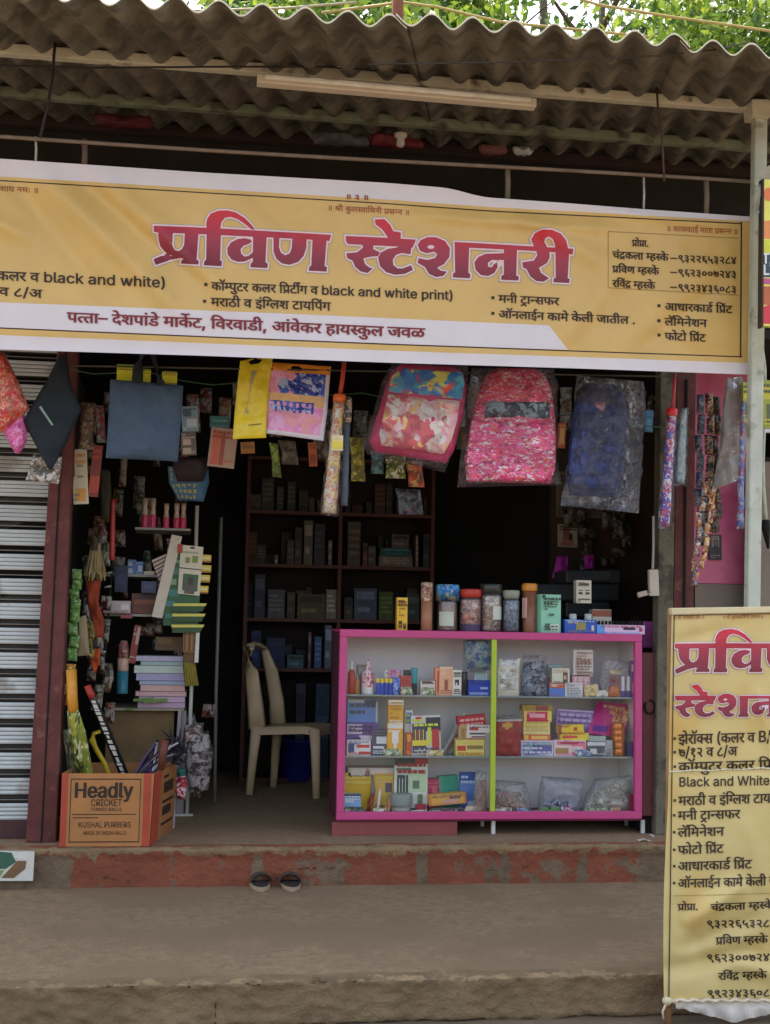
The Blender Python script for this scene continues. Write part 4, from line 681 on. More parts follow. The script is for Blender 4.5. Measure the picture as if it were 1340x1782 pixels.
T('addr', 117, 543, 739, 571, 17, 0, 10, m_mred, dup=.7)
S2 = bsurf(.0032)
T('kal', 1160, 393, 1284, 399, 9, 0, 6, m_red2); T('kul', 570, 357, 713, 365.5, 9, 0, 6, m_red2); T('gan', -56, 320.5, 67, 327, 9, 0, 6, m_red2); T('om', 601, 338, 642, 340, 8, 0, 10, m_red2)

# the shop name, drawn stroke by stroke (coordinates of two enlarged crops of the print)
W1 = [  # pra vi na
 [(123, 172), (428, 184), (508, 188), (1133, 224), (1120, 262), (1112, 258), (990, 250), (500, 226), (430, 222), (134, 210), (124, 206)],
 [(148, 200), (232, 205), (228, 285), (240, 310), (262, 318), (285, 303), (298, 275), (301, 205), (310, 340), (292, 360), (250, 352), (215, 345), (180, 315), (160, 290), (150, 250)],
 [(300, 205), (378, 210), (366, 365), (379, 372), (377, 393), (277, 388), (280, 370), (292, 362)],
 [(121, 363), (180, 338), (225, 318), (302, 330), (290, 352), (215, 368), (134, 396)],
 [(424, 200), (421, 160), (427, 132), (448, 103), (490, 87), (540, 85), (590, 97), (640, 128), (672, 160), (700, 194), (680, 194), (640, 162), (600, 135), (560, 122), (528, 127), (508, 152), (502, 185), (506, 200), (500, 368), (511, 375), (508, 403), (407, 397), (411, 373), (421, 366)],
 [(674, 251), (640, 243), (600, 248), (562, 267), (541, 300), (543, 335), (565, 365), (600, 378), (640, 376), (692, 352), (692, 318), (662, 344), (640, 348), (620, 331), (617, 305), (635, 285), (660, 278), (680, 264)],
 [(688, 205), (766, 212), (758, 380), (772, 388), (769, 413), (672, 409), (675, 386), (686, 379)],
 [(804, 215), (838, 218), (835, 295), (846, 325), (870, 340), (895, 330), (908, 300), (912, 225), (993, 228), (990, 300), (975, 345), (945, 378), (895, 395), (850, 386), (820, 360), (804, 320)],
 [(1027, 225), (1108, 230), (1094, 400), (1108, 408), (1105, 433), (1004, 428), (1008, 406), (1019, 398)]]
W2 = [  # ste sha na ri
 [(5, 165), (250, 176), (405, 186), (386, 232), (310, 226), (20, 212), (8, 200)],
 [(88, 190), (165, 195), (162, 240), (200, 258), (190, 281), (150, 283), (106, 292), (115, 325), (140, 345), (160, 349), (130, 376), (90, 367), (60, 341), (45, 306), (14, 291), (9, 264), (70, 258), (105, 230)],
 [(171, 71), (226, 69), (260, 105), (276, 138), (319, 145), (318, 190), (252, 184), (215, 130), (175, 99)],
 [(312, 190), (387, 190), (373, 270), (325, 262), (292, 272), (273, 300), (276, 330), (300, 350), (330, 350), (376, 332), (389, 358), (340, 381), (285, 386), (235, 371), (200, 336), (190, 290), (204, 260), (245, 239), (300, 230)],
 [(622, 199), (720, 204), (1300, 238), (1296, 272), (1255, 262), (990, 246), (700, 232), (634, 232)],
 [(625, 205), (708, 210), (703, 375), (715, 382), (711, 406), (614, 401), (616, 378), (628, 372)],
 [(912, 263), (800, 267), (760, 284), (737, 315), (745, 360), (775, 388), (815, 393), (850, 376), (869, 345), (867, 316), (850, 324), (836, 344), (815, 340), (814, 318), (836, 302), (912, 302)],
 [(906, 215), (981, 220), (975, 390), (990, 396), (987, 419), (889, 414), (891, 391), (905, 386)],
 [(1084, 225), (1163, 230), (1166, 288), (1150, 320), (1105, 346), (1116, 375), (1145, 395), (1162, 406), (1130, 426), (1090, 421), (1055, 395), (1035, 355), (1014, 345), (1009, 315), (1075, 305), (1095, 276)],
 [(1076, 224), (1060, 186), (1080, 150), (1125, 129), (1180, 131), (1228, 151), (1259, 190), (1276, 262), (1268, 405), (1280, 412), (1276, 433), (1187, 429), (1188, 408), (1200, 402), (1198, 255), (1196, 215), (1183, 182), (1160, 168), (1140, 178), (1135, 200), (1152, 228)]]
W2S = [[(415, 215), (430, 190), (470, 172), (520, 172), (570, 194), (598, 235), (595, 285), (565, 325), (525, 346), (545, 362), (581, 368), (560, 393), (520, 399), (480, 381), (455, 341), (414, 318), (420, 291), (470, 302), (515, 290), (526, 270), (510, 254), (465, 264), (428, 250)],
       [(470 + 22 * (1 + math.cos(k * .5236)) * .9, 228 + 11 * math.sin(k * .5236)) for k in range(12)]]
def title_map1(p): return (230 + p[0] / 3.268, 340 + p[1] / 3.268)
def title_map2(p): return (600 + p[0] / 3.268, 360 + p[1] / 3.268)
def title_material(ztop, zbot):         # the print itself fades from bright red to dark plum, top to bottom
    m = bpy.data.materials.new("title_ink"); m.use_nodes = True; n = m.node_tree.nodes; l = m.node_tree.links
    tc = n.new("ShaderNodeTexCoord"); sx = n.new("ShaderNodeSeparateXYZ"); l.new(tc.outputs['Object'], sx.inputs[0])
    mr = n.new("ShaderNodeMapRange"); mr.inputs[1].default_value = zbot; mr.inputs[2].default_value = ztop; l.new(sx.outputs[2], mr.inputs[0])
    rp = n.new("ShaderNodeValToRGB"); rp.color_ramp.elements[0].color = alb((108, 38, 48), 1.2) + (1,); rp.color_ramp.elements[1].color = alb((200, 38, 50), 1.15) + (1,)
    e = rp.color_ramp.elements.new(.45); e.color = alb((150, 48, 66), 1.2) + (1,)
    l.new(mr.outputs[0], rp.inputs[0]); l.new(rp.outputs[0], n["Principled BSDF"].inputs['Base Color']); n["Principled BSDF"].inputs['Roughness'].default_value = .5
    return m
m_trim = mat((226, 196, 200), .55, .04, 9, 0, 1.2)
m_tshd = mat((158, 150, 140), .55, .04, 9, 0, 1.2)
def title(words, surf_of, parent, holes, gw=9.0, step=7, tm=None):
    """words: list of (strokes, map); strokes in print coordinates"""
    mr_, mw, ms = MB(), MB(), MB(); e = 0
    for strokes, mp in words:
        for st in strokes:
            ps = st if isinstance(st[0], list) else [st]
            red = [[mp(p) for p in c] for c in ps]
            up = [(p[0], -p[1]) for p in ps[0]]
            if area(up) > 0: up = up[::-1]
            wide = [mp((p[0], -p[1])) for p in grow(up, gw, 1.5)]
            shd = [mp((p[0], -p[1])) for p in grow(up, gw + 4, 1.5)]
            hol = []
            for h in ps[1:]:
                hu = [(p[0], -p[1]) for p in h]
                hol.append([mp(p) for p in h])
            e += 1
            flatpoly(ms, [shd], surf_of(.0016 + e * .00003), 0, step)
            hp = [[(sum(p[0] for p in h) / len(h) + (p[0] - sum(q[0] for q in h) / len(h)) * .35, sum(p[1] for p in h) / len(h) + (p[1] - sum(q[1] for q in h) / len(h)) * .35) for p in h] for h in hol]
            flatpoly(mw, [wide], surf_of(.0026 + e * .00003), 0, step)
            flatpoly(mr_, red, surf_of(.0036 + e * .00004), 0, step)
    zs = [p.z for p in mr_.v]; oz = ORG[parent].z
    ms.build("title_shadow_print", m_tshd, parent); mw.build("title_outline", m_trim, parent)
    mr_.build("title_lettering", title_material(max(zs) - oz, min(zs) - oz), parent)
title([(W1, title_map1), (W2 + [W2S], title_map2)], bsurf, ban, None)

# rod above the banner and the ties that hold it
rod = thing("hanging_rod", "thin iron rod running above the yellow banner with short ties", "rod", tuple(P(640, 278, YB)))
mb = MB(); mb.tube([P(x, 213 + (x + 400) * (318 - 213) / 1710 + 2 * math.sin(x * .004), YB + .01) for x in range(-400, 1311, 90)], .0085, 8); mb.build("bar", mat((112, 96, 82), .6, .3, 12), rod, smooth=True)
for px, y0, y1, r, c in ((62, 238, 283, .005, (150, 150, 142)), (147, 243, 288, .012, (84, 62, 54)), (883, 290, 350, .012, (92, 84, 66)), (1120, 304, 366, .005, (150, 150, 146)), (1229, 316, 372, .012, (104, 92, 78))):
    MB().tube([P(px, y0, YB + .02), P(px + 1, (y0 + y1) / 2, YB + .02), P(px, y1 + 4, YB + .02)], r, 6).build("tie", mat(c, .6, .3, 12), rod, smooth=True)
# ================================================================ helpers for goods
def deco_on(mb, x0, x1, yf, z0, z1, deco, base=1, step_=.0006):
    """flat printing on an upright front face; (u0,v0,u1,v1,slot), v from the top"""
    for k, (u0, v0, u1, v1, mi) in enumerate(deco):
        e = step_ * (k + 1)
        xa, xb = x0 + (x1 - x0) * u0, x0 + (x1 - x0) * u1; za, zb = z1 + (z0 - z1) * v1, z1 + (z0 - z1) * v0
        mb.add([(xa, yf - e, za), (xb, yf - e, za), (xb, yf - e, zb), (xa, yf - e, zb)], [(0, 1, 2, 3)], mi)
def lines(u0, v0, u1, v1, n, mi, rs=1):
    rr = random.Random(rs * 31 + n); o = []
    h = (v1 - v0) / n
    for k in range(n):
        u = u0
        while u < u1 - .04:
            wv = rr.uniform(.06, .22) * (u1 - u0) + .02; o.append((u, v0 + h * (k + .2), min(u1, u + wv), v0 + h * (k + .72), mi)); u += wv + .035
            if rr.random() < .12: break
    return o
def turn(mb, c, ax, deg, start=0):
    q = Matrix.Rotation(R(deg), 3, ax); c = V(c)
    for i in range(start, len(mb.v)): mb.v[i] = q @ (mb.v[i] - c) + c
def carton(name, label, cat, p, dep, cols, deco=(), group=None, zb=None, Y=None, tilt=0, yaw=0, rough=.45, bevel=.0015, kk=1.35):
    """p = (left, top, right, bottom) pixels of the front face on plane Y; zb = level it stands on"""
    xm, ym = (p[0] + p[2]) / 2, (p[1] + p[3]) / 2
    x0, x1 = X(p[0], ym, Y), X(p[2], ym, Y); z0 = P(xm, p[3], Y).z if zb is None else zb; z1 = z0 + (p[3] - p[1]) / FPX * Y
    if len(cols) > 1 and z1 - z0 > .03 and x1 - x0 > .025 and Y < 8: deco = list(deco) + lines(.08, .06, .92, .30, 2, len(cols) - 1, int(p[0])) + lines(.08, .80, .92, .96, 2, 1, int(p[2]))
    mb = MB(); mb.box(x0, x1, Y, Y + dep, z0, z1, 0); deco_on(mb, x0, x1, Y, z0, z1, deco)
    if yaw: turn(mb, ((x0 + x1) / 2, Y + dep / 2, z0), 'Z', yaw)
    if tilt: turn(mb, (x1 if tilt > 0 else x0, Y, z0), 'Y', tilt)
    o = mb.build(name, [mat(c, rough, .06, 20, 0, kk) for c in cols])
    return tag(o, label, cat, group)
CLEAR = film_mat("clear_film", .015, (.8, .8, .82), .08, 34, 1., .6)
CLOUDY = film_mat("cloudy_film", .16, (.7, .71, .73), .18, gs=.7)
GLASS = film_mat("glass_pane", .0, (.7, .75, .75), .02, bstr=0, gs=.25)
PLAST = film_mat("jar_plastic", .10, (.8, .8, .8), .08, bstr=0)

# ================================================================ rolling shutter
sh = thing("rolling_shutter", "closed pale grey rolling shutter left of the maroon door post", "shutter", (-2.0, 6.20, ZF))
zb_ = P(20, 1428, 6.20).z; per = 41.5 * 6.20 / FPX
mb = MB(); prof = []
nsl = int((2.62 - zb_) / per) + 1
for k in range(nsl):
    z = zb_ + k * per
    for r in range(4):
        h = per * .165; z1_ = z + per * .02 + h * r
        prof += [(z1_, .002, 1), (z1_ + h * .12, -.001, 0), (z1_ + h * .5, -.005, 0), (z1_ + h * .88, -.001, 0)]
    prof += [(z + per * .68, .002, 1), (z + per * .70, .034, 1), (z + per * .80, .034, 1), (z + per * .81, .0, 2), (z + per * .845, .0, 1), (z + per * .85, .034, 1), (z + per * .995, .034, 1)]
xa = -3.6; nseg = 14
for k in range(nseg + 1):
    for z, y, mi in prof:
        xx = xa + (XL - .05 - xa) * k / nseg; mb.v.append(V((xx, 6.20 + y + .004 * nz(xx, z, 0, 2), z + .002 * nz(xx, z, 3, 1.5))))
n = len(prof)
for k in range(nseg):
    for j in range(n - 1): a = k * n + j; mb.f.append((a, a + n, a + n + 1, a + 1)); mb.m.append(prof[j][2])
mb.build("slat_curtain", [mat((186, 190, 188), .5, .16, 5, .2, 1.3, blotch=((150, 146, 138), 5, .58)), mat((70, 66, 62), .8, .3, 9, .2, 1.2), mat((120, 116, 110), .7, .3, 9, .2, 1.2)], sh)  # dark faces: grime, plus the shade of gaps and grooves put into colour
MB().box(xa, XL - .05, 6.19, 6.235, ZF + .002, zb_ + .004).build("bottom_rail", mat((70, 40, 40), .7, .3, 8, .3), sh, bevel=.003)
MB().box(xa, XL - .05, 6.235, 6.27, ZF, 2.84).build("backing", m_black, sh)
# painted board on the step below the shutter
pb = thing("painted_board", "white and green painted board with an arrow on the step below the shutter", "board", tuple(P(10, 1530, 5.90)))
y_ = 5.905
mb = MB(); mb.slab([P(-260, 1533, y_), P(57, 1533, y_), P(60, 1482, y_), P(-260, 1478, y_)], .018); mb.build("panel", mat((198, 194, 184), .8, .15, 7, .3, 1.25, blotch=((150, 134, 112), 8, .55)), pb)
for pts, c in (([(-60, 1476.5), (20, 1484), (28, 1500), (10, 1512), (-60, 1514)], (52, 88, 70)), ([(2, 1528), (30, 1498), (46, 1498), (44, 1512), (24, 1528)], (110, 84, 58)), ([(-60, 1518), (8, 1514), (-4, 1531), (-60, 1531)], (120, 140, 80))):
    mb = MB(); flatpoly(mb, [pts], lambda a, b: P(a, b, y_ - .0016)); mb.build("painted_mark", mat(c, .8, .2, 12), pb)

# ================================================================ pink glass showcase
xl = (X(597, 1098, YC) + X(580, 1428, YC)) / 2; xr = (X(1122, 1102, YC) + X(1113, 1425, YC)) / 2
zt = P(860, 1099.5, YC).z; zbm = P(848, 1426, YC).z; FW = .036; DP = .34
sc_ = thing("glass_showcase", "pink framed glass showcase counter filled with small goods", "showcase", ((xl + xr) / 2, YC, ZF))
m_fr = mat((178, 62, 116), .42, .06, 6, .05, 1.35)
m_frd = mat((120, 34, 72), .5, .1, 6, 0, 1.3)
m_in = mat((214, 223, 234), .5, .05, 3, 0, 1.35)
mb = MB(); mb.box(xl, xr, YC, YC + .03, zt - FW, zt); mb.box(xl, xr, YC, YC + .03, zbm, zbm + FW)
mb.box(xl, xl + FW, YC, YC + .03, zbm + FW, zt - FW); mb.box(xr - FW, xr, YC, YC + .03, zbm + FW, zt - FW); mb.build("front_frame", m_fr, sc_, bevel=.003)
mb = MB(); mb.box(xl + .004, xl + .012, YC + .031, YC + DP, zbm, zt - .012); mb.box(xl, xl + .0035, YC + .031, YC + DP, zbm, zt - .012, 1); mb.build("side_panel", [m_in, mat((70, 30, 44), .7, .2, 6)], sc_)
mb = MB(); mb.box(xr - .012, xr, YC + .031, YC + DP, zbm, zt - .012); mb.build("side_panel", m_in, sc_)
MB().box(xl + .013, xr - .013, YC + DP - .012, YC + DP, zbm + .01, zt - .012).build("back_panel", m_in, sc_)
MB().box(xl + .002, xr - .002, YC + .0305, YC + DP, zt - .011, zt).build("top_board", m_fr, sc_)
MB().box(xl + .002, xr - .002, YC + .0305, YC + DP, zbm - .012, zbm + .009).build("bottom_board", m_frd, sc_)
xd = (X(866, 1116, YC) + X(853, 1410, YC)) / 2
YI = YC + .045                                          # plane just behind the panes
MB().box(xd - .012, xd + .012, YC + .008, YC + .028, zbm + FW + .001, zt - FW - .001).build("pane_edge", mat((158, 178, 52), .4, .06), sc_)
MB().box(xl + FW + .001, xd - .0125, YC + .016, YC + .020, zbm + FW + .001, zt - FW - .001).build("glass_pane", GLASS, sc_)
MB().box(xd + .0125, xr - FW - .001, YC + .022, YC + .026, zbm + FW + .001, zt - FW - .001).build("glass_pane", GLASS, sc_)
Z1, Z2, Z3 = P(860, 1211, YC + .04).z, P(855, 1316, YC + .04).z, zbm + .0095
m_shelf = mat((132, 146, 146), .15, .05, 5, 0, 1.2)
for z in (Z1, Z2): MB().box(xl + .014, xr - .014, YC + .034, YC + DP - .013, z - .007, z).build("glass_shelf", m_shelf, sc_)
for px in (858, 1118):
    a = X(px, 1440, YC + .06); MB().box(a - .009, a + .009, YC + .05, YC + .068, ZF, zbm - .013).build("leg", mat((190, 190, 184), .5), sc_)
    MB().box(a - .009, a + .009, YC + DP - .05, YC + DP - .032, ZF, zbm - .013).build("leg", mat((190, 190, 184), .5), sc_)
bd = MB().box(X(578, 1440, YC + .02), X(796, 1440, YC + .02), YC + .025, YC + .045, ZF + .001, zbm - .014).build("kick_board", mat((126, 66, 62), .8, .12, 8, .2, 1.35))
tag(bd, "maroon plank standing on the floor under the pink showcase", "plank")
# maroon cupboard and purple stool behind its right end
cb = thing("cupboard", "dark maroon wooden cupboard at the right end of the pink showcase", "cupboard", (X(1142, 1400, 6.24), 6.24, ZF))
MB().box(X(1116, 1300, 6.24), X(1154, 1300, 6.24), 6.235, 6.75, P(1140, 1420, 6.24).z, P(1140, 1136, 6.24).z).build("carcass", mat((86, 44, 42), .7, .2, 9, .3, 1.4), cb, bevel=.004)
mb = MB(); mb.tube([P(1131 + 9 * math.sin(t * .6), 1230 - 12 * math.cos(t * .6), 6.228) for t in range(0, 10)], .006, 6); mb.build("handle", m_black, cb, smooth=True)
MB().box(X(1120, 1300, 6.26), X(1150, 1300, 6.26), 6.26, 6.7, ZF, P(1140, 1421, 6.24).z).build("plinth", m_black, cb)
mb = MB(); mb.box(X(1116, 1100, 6.40), X(1138, 1100, 6.40), 6.38, 6.62, P(1126, 1128, 6.40).z, P(1126, 1081, 6.40).z)
o = tag(mb.build("plastic_bin", mat((150, 72, 140), .5, .08), bevel=.012), "purple plastic bin at the back right corner of the counter top", "bin")

# ================================================================ goods on top of the counter
ZT = zt + .0005; YT = YC + .06
carton("slim_box", "tall yellow slim box alone at the left on the counter top", "box", (691, 1041, 709, 1098), .045, [(210, 164, 42), (150, 104, 30), (60, 44, 20)], [(.1, .1, .9, .2, 1), (.15, .72, .5, .95, 2), (.6, .8, .9, .97, 2)] + lines(.2, .3, .8, .6, 3, 1), zb=ZT, Y=YT)
def canister(name, label, cat, px, pyt, wpx, Y, zb, prof, group=None):
    """lathe item; prof in fractions (r of half width, h of height, slot); returns the thing with body and lid"""
    x = X(px, pyt, Y); rr = wpx / 2 * Y / FPX; h = (P(px, pyt, Y).z - zb)
    t = thing(name, label, cat, (x, Y + rr, zb), group)
    for nm, pr, m in prof:
        MB().lathe((x, Y + rr, zb), [(q[0] * rr, q[1] * h) for q in pr], 24).build(nm, m, t, smooth=True)
    return t
def label_patch(t, px0, py0, px1, py1, Y, rr, cx, m, nm="label"):
    mb = MB(); k = 8; x0, x1 = X(px0, py0, Y), X(px1, py0, Y); za, zb_2 = P(px0, py1, Y).z, P(px0, py0, Y).z
    for i in range(k + 1):
        xx = x0 + (x1 - x0) * i / k; d = max(0, rr * rr - (xx - cx) ** 2) ** .5; yy = Y + rr - d - .0015
        mb.v += [V((xx, yy, za)), V((xx, yy, zb_2))]
    for i in range(k): mb.f.append((2 * i, 2 * i + 2, 2 * i + 3, 2 * i + 1)); mb.m.append(0)
    mb.build(nm, m, t, smooth=True)
body = [(0, .0), (.95, 0), (1, .03), (1, .97), (.9, 1)]
t = canister("tall_tin", "tall brown tin with a patterned maroon upper half on the counter", "tin", 745, 1013, 20, YT, ZT, [("body", [(.9, 0), (1, .01), (1, .6)], mat((150, 104, 76), .4, .15, 30)), ("cap", [(1.02, .602), (1.04, .62), (1.04, .98), (.8, 1)], print_mat([(120, 40, 60), (190, 170, 150), (110, 60, 50), (150, 120, 60)], 60))])
def sweetjar(label, px, pyt, wpx, lidm, lidh, fillm, lab=None, labm=None, pr=None, dz=0):
    x = X(px, pyt, YT); rr = wpx / 2 * YT / FPX; h = P(px, pyt, YT).z - ZT; t = thing("sweet_jar", label, "jar", (x, YT + rr, ZT))
    jp = pr or [(.9, 0), (1, .03), (1, .74), (.93, .79), (.8, .80)]
    MB().lathe((x, YT + rr, ZT), [(q[0] * rr, q[1] * h) for q in jp], 28).build("jar_wall", PLAST, t, smooth=True)
    mb = MB(); mb.lathe((x, YT + rr, ZT), [(q[0] * rr * .94, .006 + q[1] * h * .9) for q in jp], 28); mb.build("sweets", fillm, t, smooth=True)
    mb = MB(); mb.lathe((x, YT + rr, ZT), [(.9 * rr, h * .80), (1.03 * rr, h * (1 - lidh)), (1.03 * rr, h * .98), (.95 * rr, h)], 28); mb.build("lid", lidm, t, smooth=True)
    if lab: label_patch(t, *lab, YT, rr * 1.005, x, labm)
    return t
sweetjar("clear sweet jar with a broad blue lid and white label on the counter", 783, 1017, 41, print_mat([(40, 110, 170), (60, 150, 200), (40, 90, 160), (170, 180, 150)], 22), .36, print_mat([(120, 84, 66), (96, 66, 56), (140, 100, 80)], 50),
         (766, 1064, 790, 1089), mat((176, 184, 170), .5), [(.86, 0), (.88, .03), (.86, .6), (.8, .66), (.8, .80)])
t = sweetjar("clear sweet jar with a red lid full of red wrapped sweets", 823, 1025, 39, mat((178, 58, 44), .4), .13, print_mat([(176, 60, 48), (200, 150, 130), (150, 44, 40), (210, 190, 170), (60, 40, 70)], 55))
label_patch(t, 804, 1086, 842, 1098, YT, 39 / 2 * YT / FPX * 1.006, X(823, 1025, YT), mat((66, 48, 84), .5, .3, 60))
t = sweetjar("clear jar of pale round toffees with a black lid beside the red lidded jar", 859, 1016, 38, mat((50, 54, 48), .3, .4, 40), .18, print_mat([(60, 66, 54), (180, 160, 140), (150, 110, 90), (200, 196, 180), (120, 80, 60)], 34))
label_patch(t, 858, 1055, 875, 1078, YT, 38 / 2 * YT / FPX * 1.006, X(859, 1016, YT), mat((186, 190, 176), .5, .1, 60))
sweetjar("dark jar with blue wrapped sweets and a pale cap on the counter", 893, 1027, 30, mat((140, 148, 130), .4), .1, print_mat([(38, 60, 90), (90, 120, 150), (24, 34, 50), (120, 150, 170)], 40))
t = canister("wafer_jar", "tall brown jar with an amber lid beside the mint green carton", "jar", 925, 1015, 27, YT, ZT, [("body", [(.88, 0), (.9, .01), (.9, .84)], mat((124, 82, 58), .35, .2, 30)), ("lid", [(1., .845), (1.04, .86), (1.04, .97), (.9, 1)], mat((190, 126, 44), .35, .15, 40))])
label_patch(t, 912, 1040, 918, 1075, YT, .034, X(925, 1015, YT), mat((190, 150, 140), .5))
# mint carton seen on the corner
carton("mint_carton", "tall mint green carton with small printed lines on the counter", "carton", (937, 1032, 975, 1100), .07, [(130, 190, 162), (70, 96, 84), (200, 206, 190), (52, 66, 56)], [(.04, .01, .22, .1, 3), (.2, .76, .5, .92, 1), (.45, .78, .9, .95, 2)] + lines(.12, .16, .85, .42, 4, 1) + [(.35, .5, .6, .56, 1)], zb=ZT, Y=YT, yaw=14)
carton("sachet_tray", "low blue display tray with small print on the counter", "tray", (983, 1076, 1038, 1100), .06, [(36, 80, 168), (140, 130, 70), (90, 130, 200), (190, 190, 160)], [(.36, .2, .66, .75, 1), (.84, .4, .92, .8, 3), (0, 0, .5, .12, 2)], zb=ZT, Y=YT + .0)
for k, px in enumerate((999, 1026)):
    canister("small_bottle", "small white topped blue bottle standing behind the low blue tray", "bottle", px, 1068, 16, YT + .065, ZT, [("body", [(.9, 0), (1, .05), (1, .6), (.7, .66)], mat((60, 90, 160), .4)), ("cap", [(.8, .665), (.85, .68), (.85, .97), (.6, 1)], mat((190, 196, 190), .4))], "small bottles behind the blue tray")
carton("eyebrow_pencil_box", "small cream box printed with two eyebrows and eyes on the counter", "box", (1003, 1035, 1029, 1076), .05, [(196, 192, 172), (66, 60, 52), (120, 112, 98)], [(.16, .12, .84, .22, 1), (.12, .42, .42, .46, 1), (.58, .42, .88, .46, 1), (.14, .52, .4, .62, 1), (.6, .52, .86, .62, 1), (.2, .8, .8, .84, 2)], zb=ZT + .024 * YT, Y=YT + .10)
o = carton("plinth_box", "plain dark box behind the blue tray that carries the eyebrow pencil box", "box", (992, 1077, 1040, 1099), .05, [(70, 72, 60)], zb=ZT, Y=YT + .085 + .014)
carton("soap_box", "white box with a brick red stripe behind the row of black tubes", "box", (1031, 1057, 1064, 1100), .06, [(196, 192, 176), (150, 84, 62)], [(0, .02, 1, .3, 1)], zb=ZT, Y=YT + .16)
carton("kajal_tray", "pink and blue tray with a row of black tubes at the right counter end", "tray", (1039, 1085, 1122, 1101), .05, [(206, 180, 206), (90, 150, 210), (60, 40, 70), (170, 60, 80)], [(0, .0, .16, 1, 1), (.55, .25, .8, .55, 2), (.88, .3, .95, .7, 3)], zb=ZT, Y=YT)
for k in range(13):
    px = 1043 + k * 6.2; x = X(px, 1085, YT + .02)
    mb = MB(); mb.lathe((x, YT + .025, ZT), [(.006, .0), (.007, .01), (.007, .058), (.004, .064)], 10)
    tag(mb.build("kajal_tube", m_black, smooth=True), "black cosmetic tube standing in the pink and blue tray", "tube", "black tubes in the tray")

# printer on a stand behind the counter, cloth and pictures on the wall
pr = thing("printer", "black office printer on a stand behind the counter", "printer", tuple(P(1020, 1100, 7.3)))
m_prn = mat((50, 52, 56), .45, .12, 9, 0, 1.3); m_prn2 = mat((66, 68, 74), .5, .1)
Yp = 7.3
def pbox(px0, py0, px1, py1, Y, dep, m, nm, bev=.01):
    MB().slab([P(px0, py1, Y), P(px1, py1, Y), P(px1, py0, Y), P(px0, py0, Y)], dep).build(nm, m, pr, bevel=bev)
pbox(930, 1016, 1078, 1046, Yp, .38, m_prn, "body"); pbox(985, 992, 1080, 1015, Yp + .05, .3, m_prn2, "scanner_lid")
pbox(1034, 994, 1062, 1008, Yp + .044, .004, mat((84, 86, 90), .3), "control_panel", 0); pbox(985, 1047, 1062, 1075, Yp + .02, .3, m_prn, "paper_tray")
pbox(1030, 1011, 1060, 1013.5, Yp - .004 + .05, .003, m_black, "slot", 0)
mb = MB(); q0 = P(925, 1048, 7.3); mb.box(q0.x, P(1080, 1048, 7.3).x, 7.33, 7.7, ZF, P(1000, 1077, 7.3).z - .004)
tag(mb.build("printer_table", m_dark, bevel=.004), "dark low table under the black printer", "table")
for (L, Rr, lab) in (([(969, 968), (966, 985), (961, 1006)], [(988, 968), (987, 990), (986, 1007)], "bright purple cloth hanging left above the printer"), ([(1017, 967), (1017, 980), (1017, 990)], [(1032, 966), (1034, 980), (1034, 990)], "small purple cloth hanging right above the printer")):
    mb = MB(); mb.bag(L, Rr, 7.6, .012, 8, 10, wr=.02, ws=30); tag(mb.build("purple_cloth", mat((168, 46, 160), .6, .3, 30, 0, 1.6), smooth=True), lab, "cloth")
def picture(name, label, p, Y, cols, deco, fr=None):
    t = carton(name, label, "picture", p, .01, cols, deco, Y=Y); return t
picture("wall_picture", "white framed devotional picture on the dark wall above the purple cloth", (971, 911, 1005, 952), 7.768, [(170, 164, 150), (140, 90, 80), (176, 110, 100), (60, 44, 44)], [(.2, .65, .8, .95, 2), (.25, .1, .6, .65, 1), (.55, .4, .75, .7, 3)])
carton("wall_notice", "wide greyish paper notice on the back wall below the dark blue backpack", "notice", (968, 818, 1063, 901), .006, [(112, 110, 100), (84, 80, 74), (120, 100, 78)], lines(.05, .06, .95, .95, 9, 1, 3) + [(.62, .6, .8, .98, 2)], Y=7.765)
carton("dim_poster", "dim maroon poster sheet on the back wall right of the red lamp", "poster", (1068, 885, 1120, 932), .006, [(62, 34, 34)], Y=7.765)
carton("dim_calendar", "small dark blue picture beside the devotional picture", "picture", (1020, 912, 1036, 950), .006, [(34, 40, 58), (80, 90, 110)], [(.2, .4, .8, .6, 1)], Y=7.765)
t = thing("pilot_lamp", "tiny glowing red lamp on the dark back wall", "lamp", tuple(P(1057, 896, 7.74)))
c = P(1057, 896, 7.74); MB().lathe((c.x, c.y, c.z - .02), [(.02, 0), (.03, .01), (.03, .03), (.02, .04)], 10).build("housing", m_black, t)
MB().lathe((c.x + .008, c.y - .03, c.z - .012), [(.006, 0), (.012, .008), (.012, .014), (.006, .022)], 10).build("bulb", glow_mat((1, .10, .05), 6), t, smooth=True)
sw = thing("switch_board", "white electrical switch box with a plug on the plank post", "switch", tuple(P(1138, 1036, 6.19)))
MB().slab([P(1131, 1037, 6.19), P(1148, 1037, 6.19), P(1146, 991, 6.19), P(1130, 991, 6.19)], .03).build("box", mat((178, 168, 156), .5, .1), sw, bevel=.004)
MB().slab([P(1112, 1040, 6.185), P(1128, 1036, 6.185), P(1126, 1027, 6.185), P(1110, 1031, 6.185)], .02).build("plug", mat((168, 150, 134), .5), sw, bevel=.003)
mb = MB(); mb.tube([P(1128, 1034, 6.19), P(1131, 1032, 6.19), P(1134, 1030, 6.188)], .004, 6); mb.tube([P(1136, 990, 6.20), P(1137, 955, 6.20), P(1137, 898, 6.20)], .006, 6); mb.build("wire", mat((150, 150, 146), .5), sw)
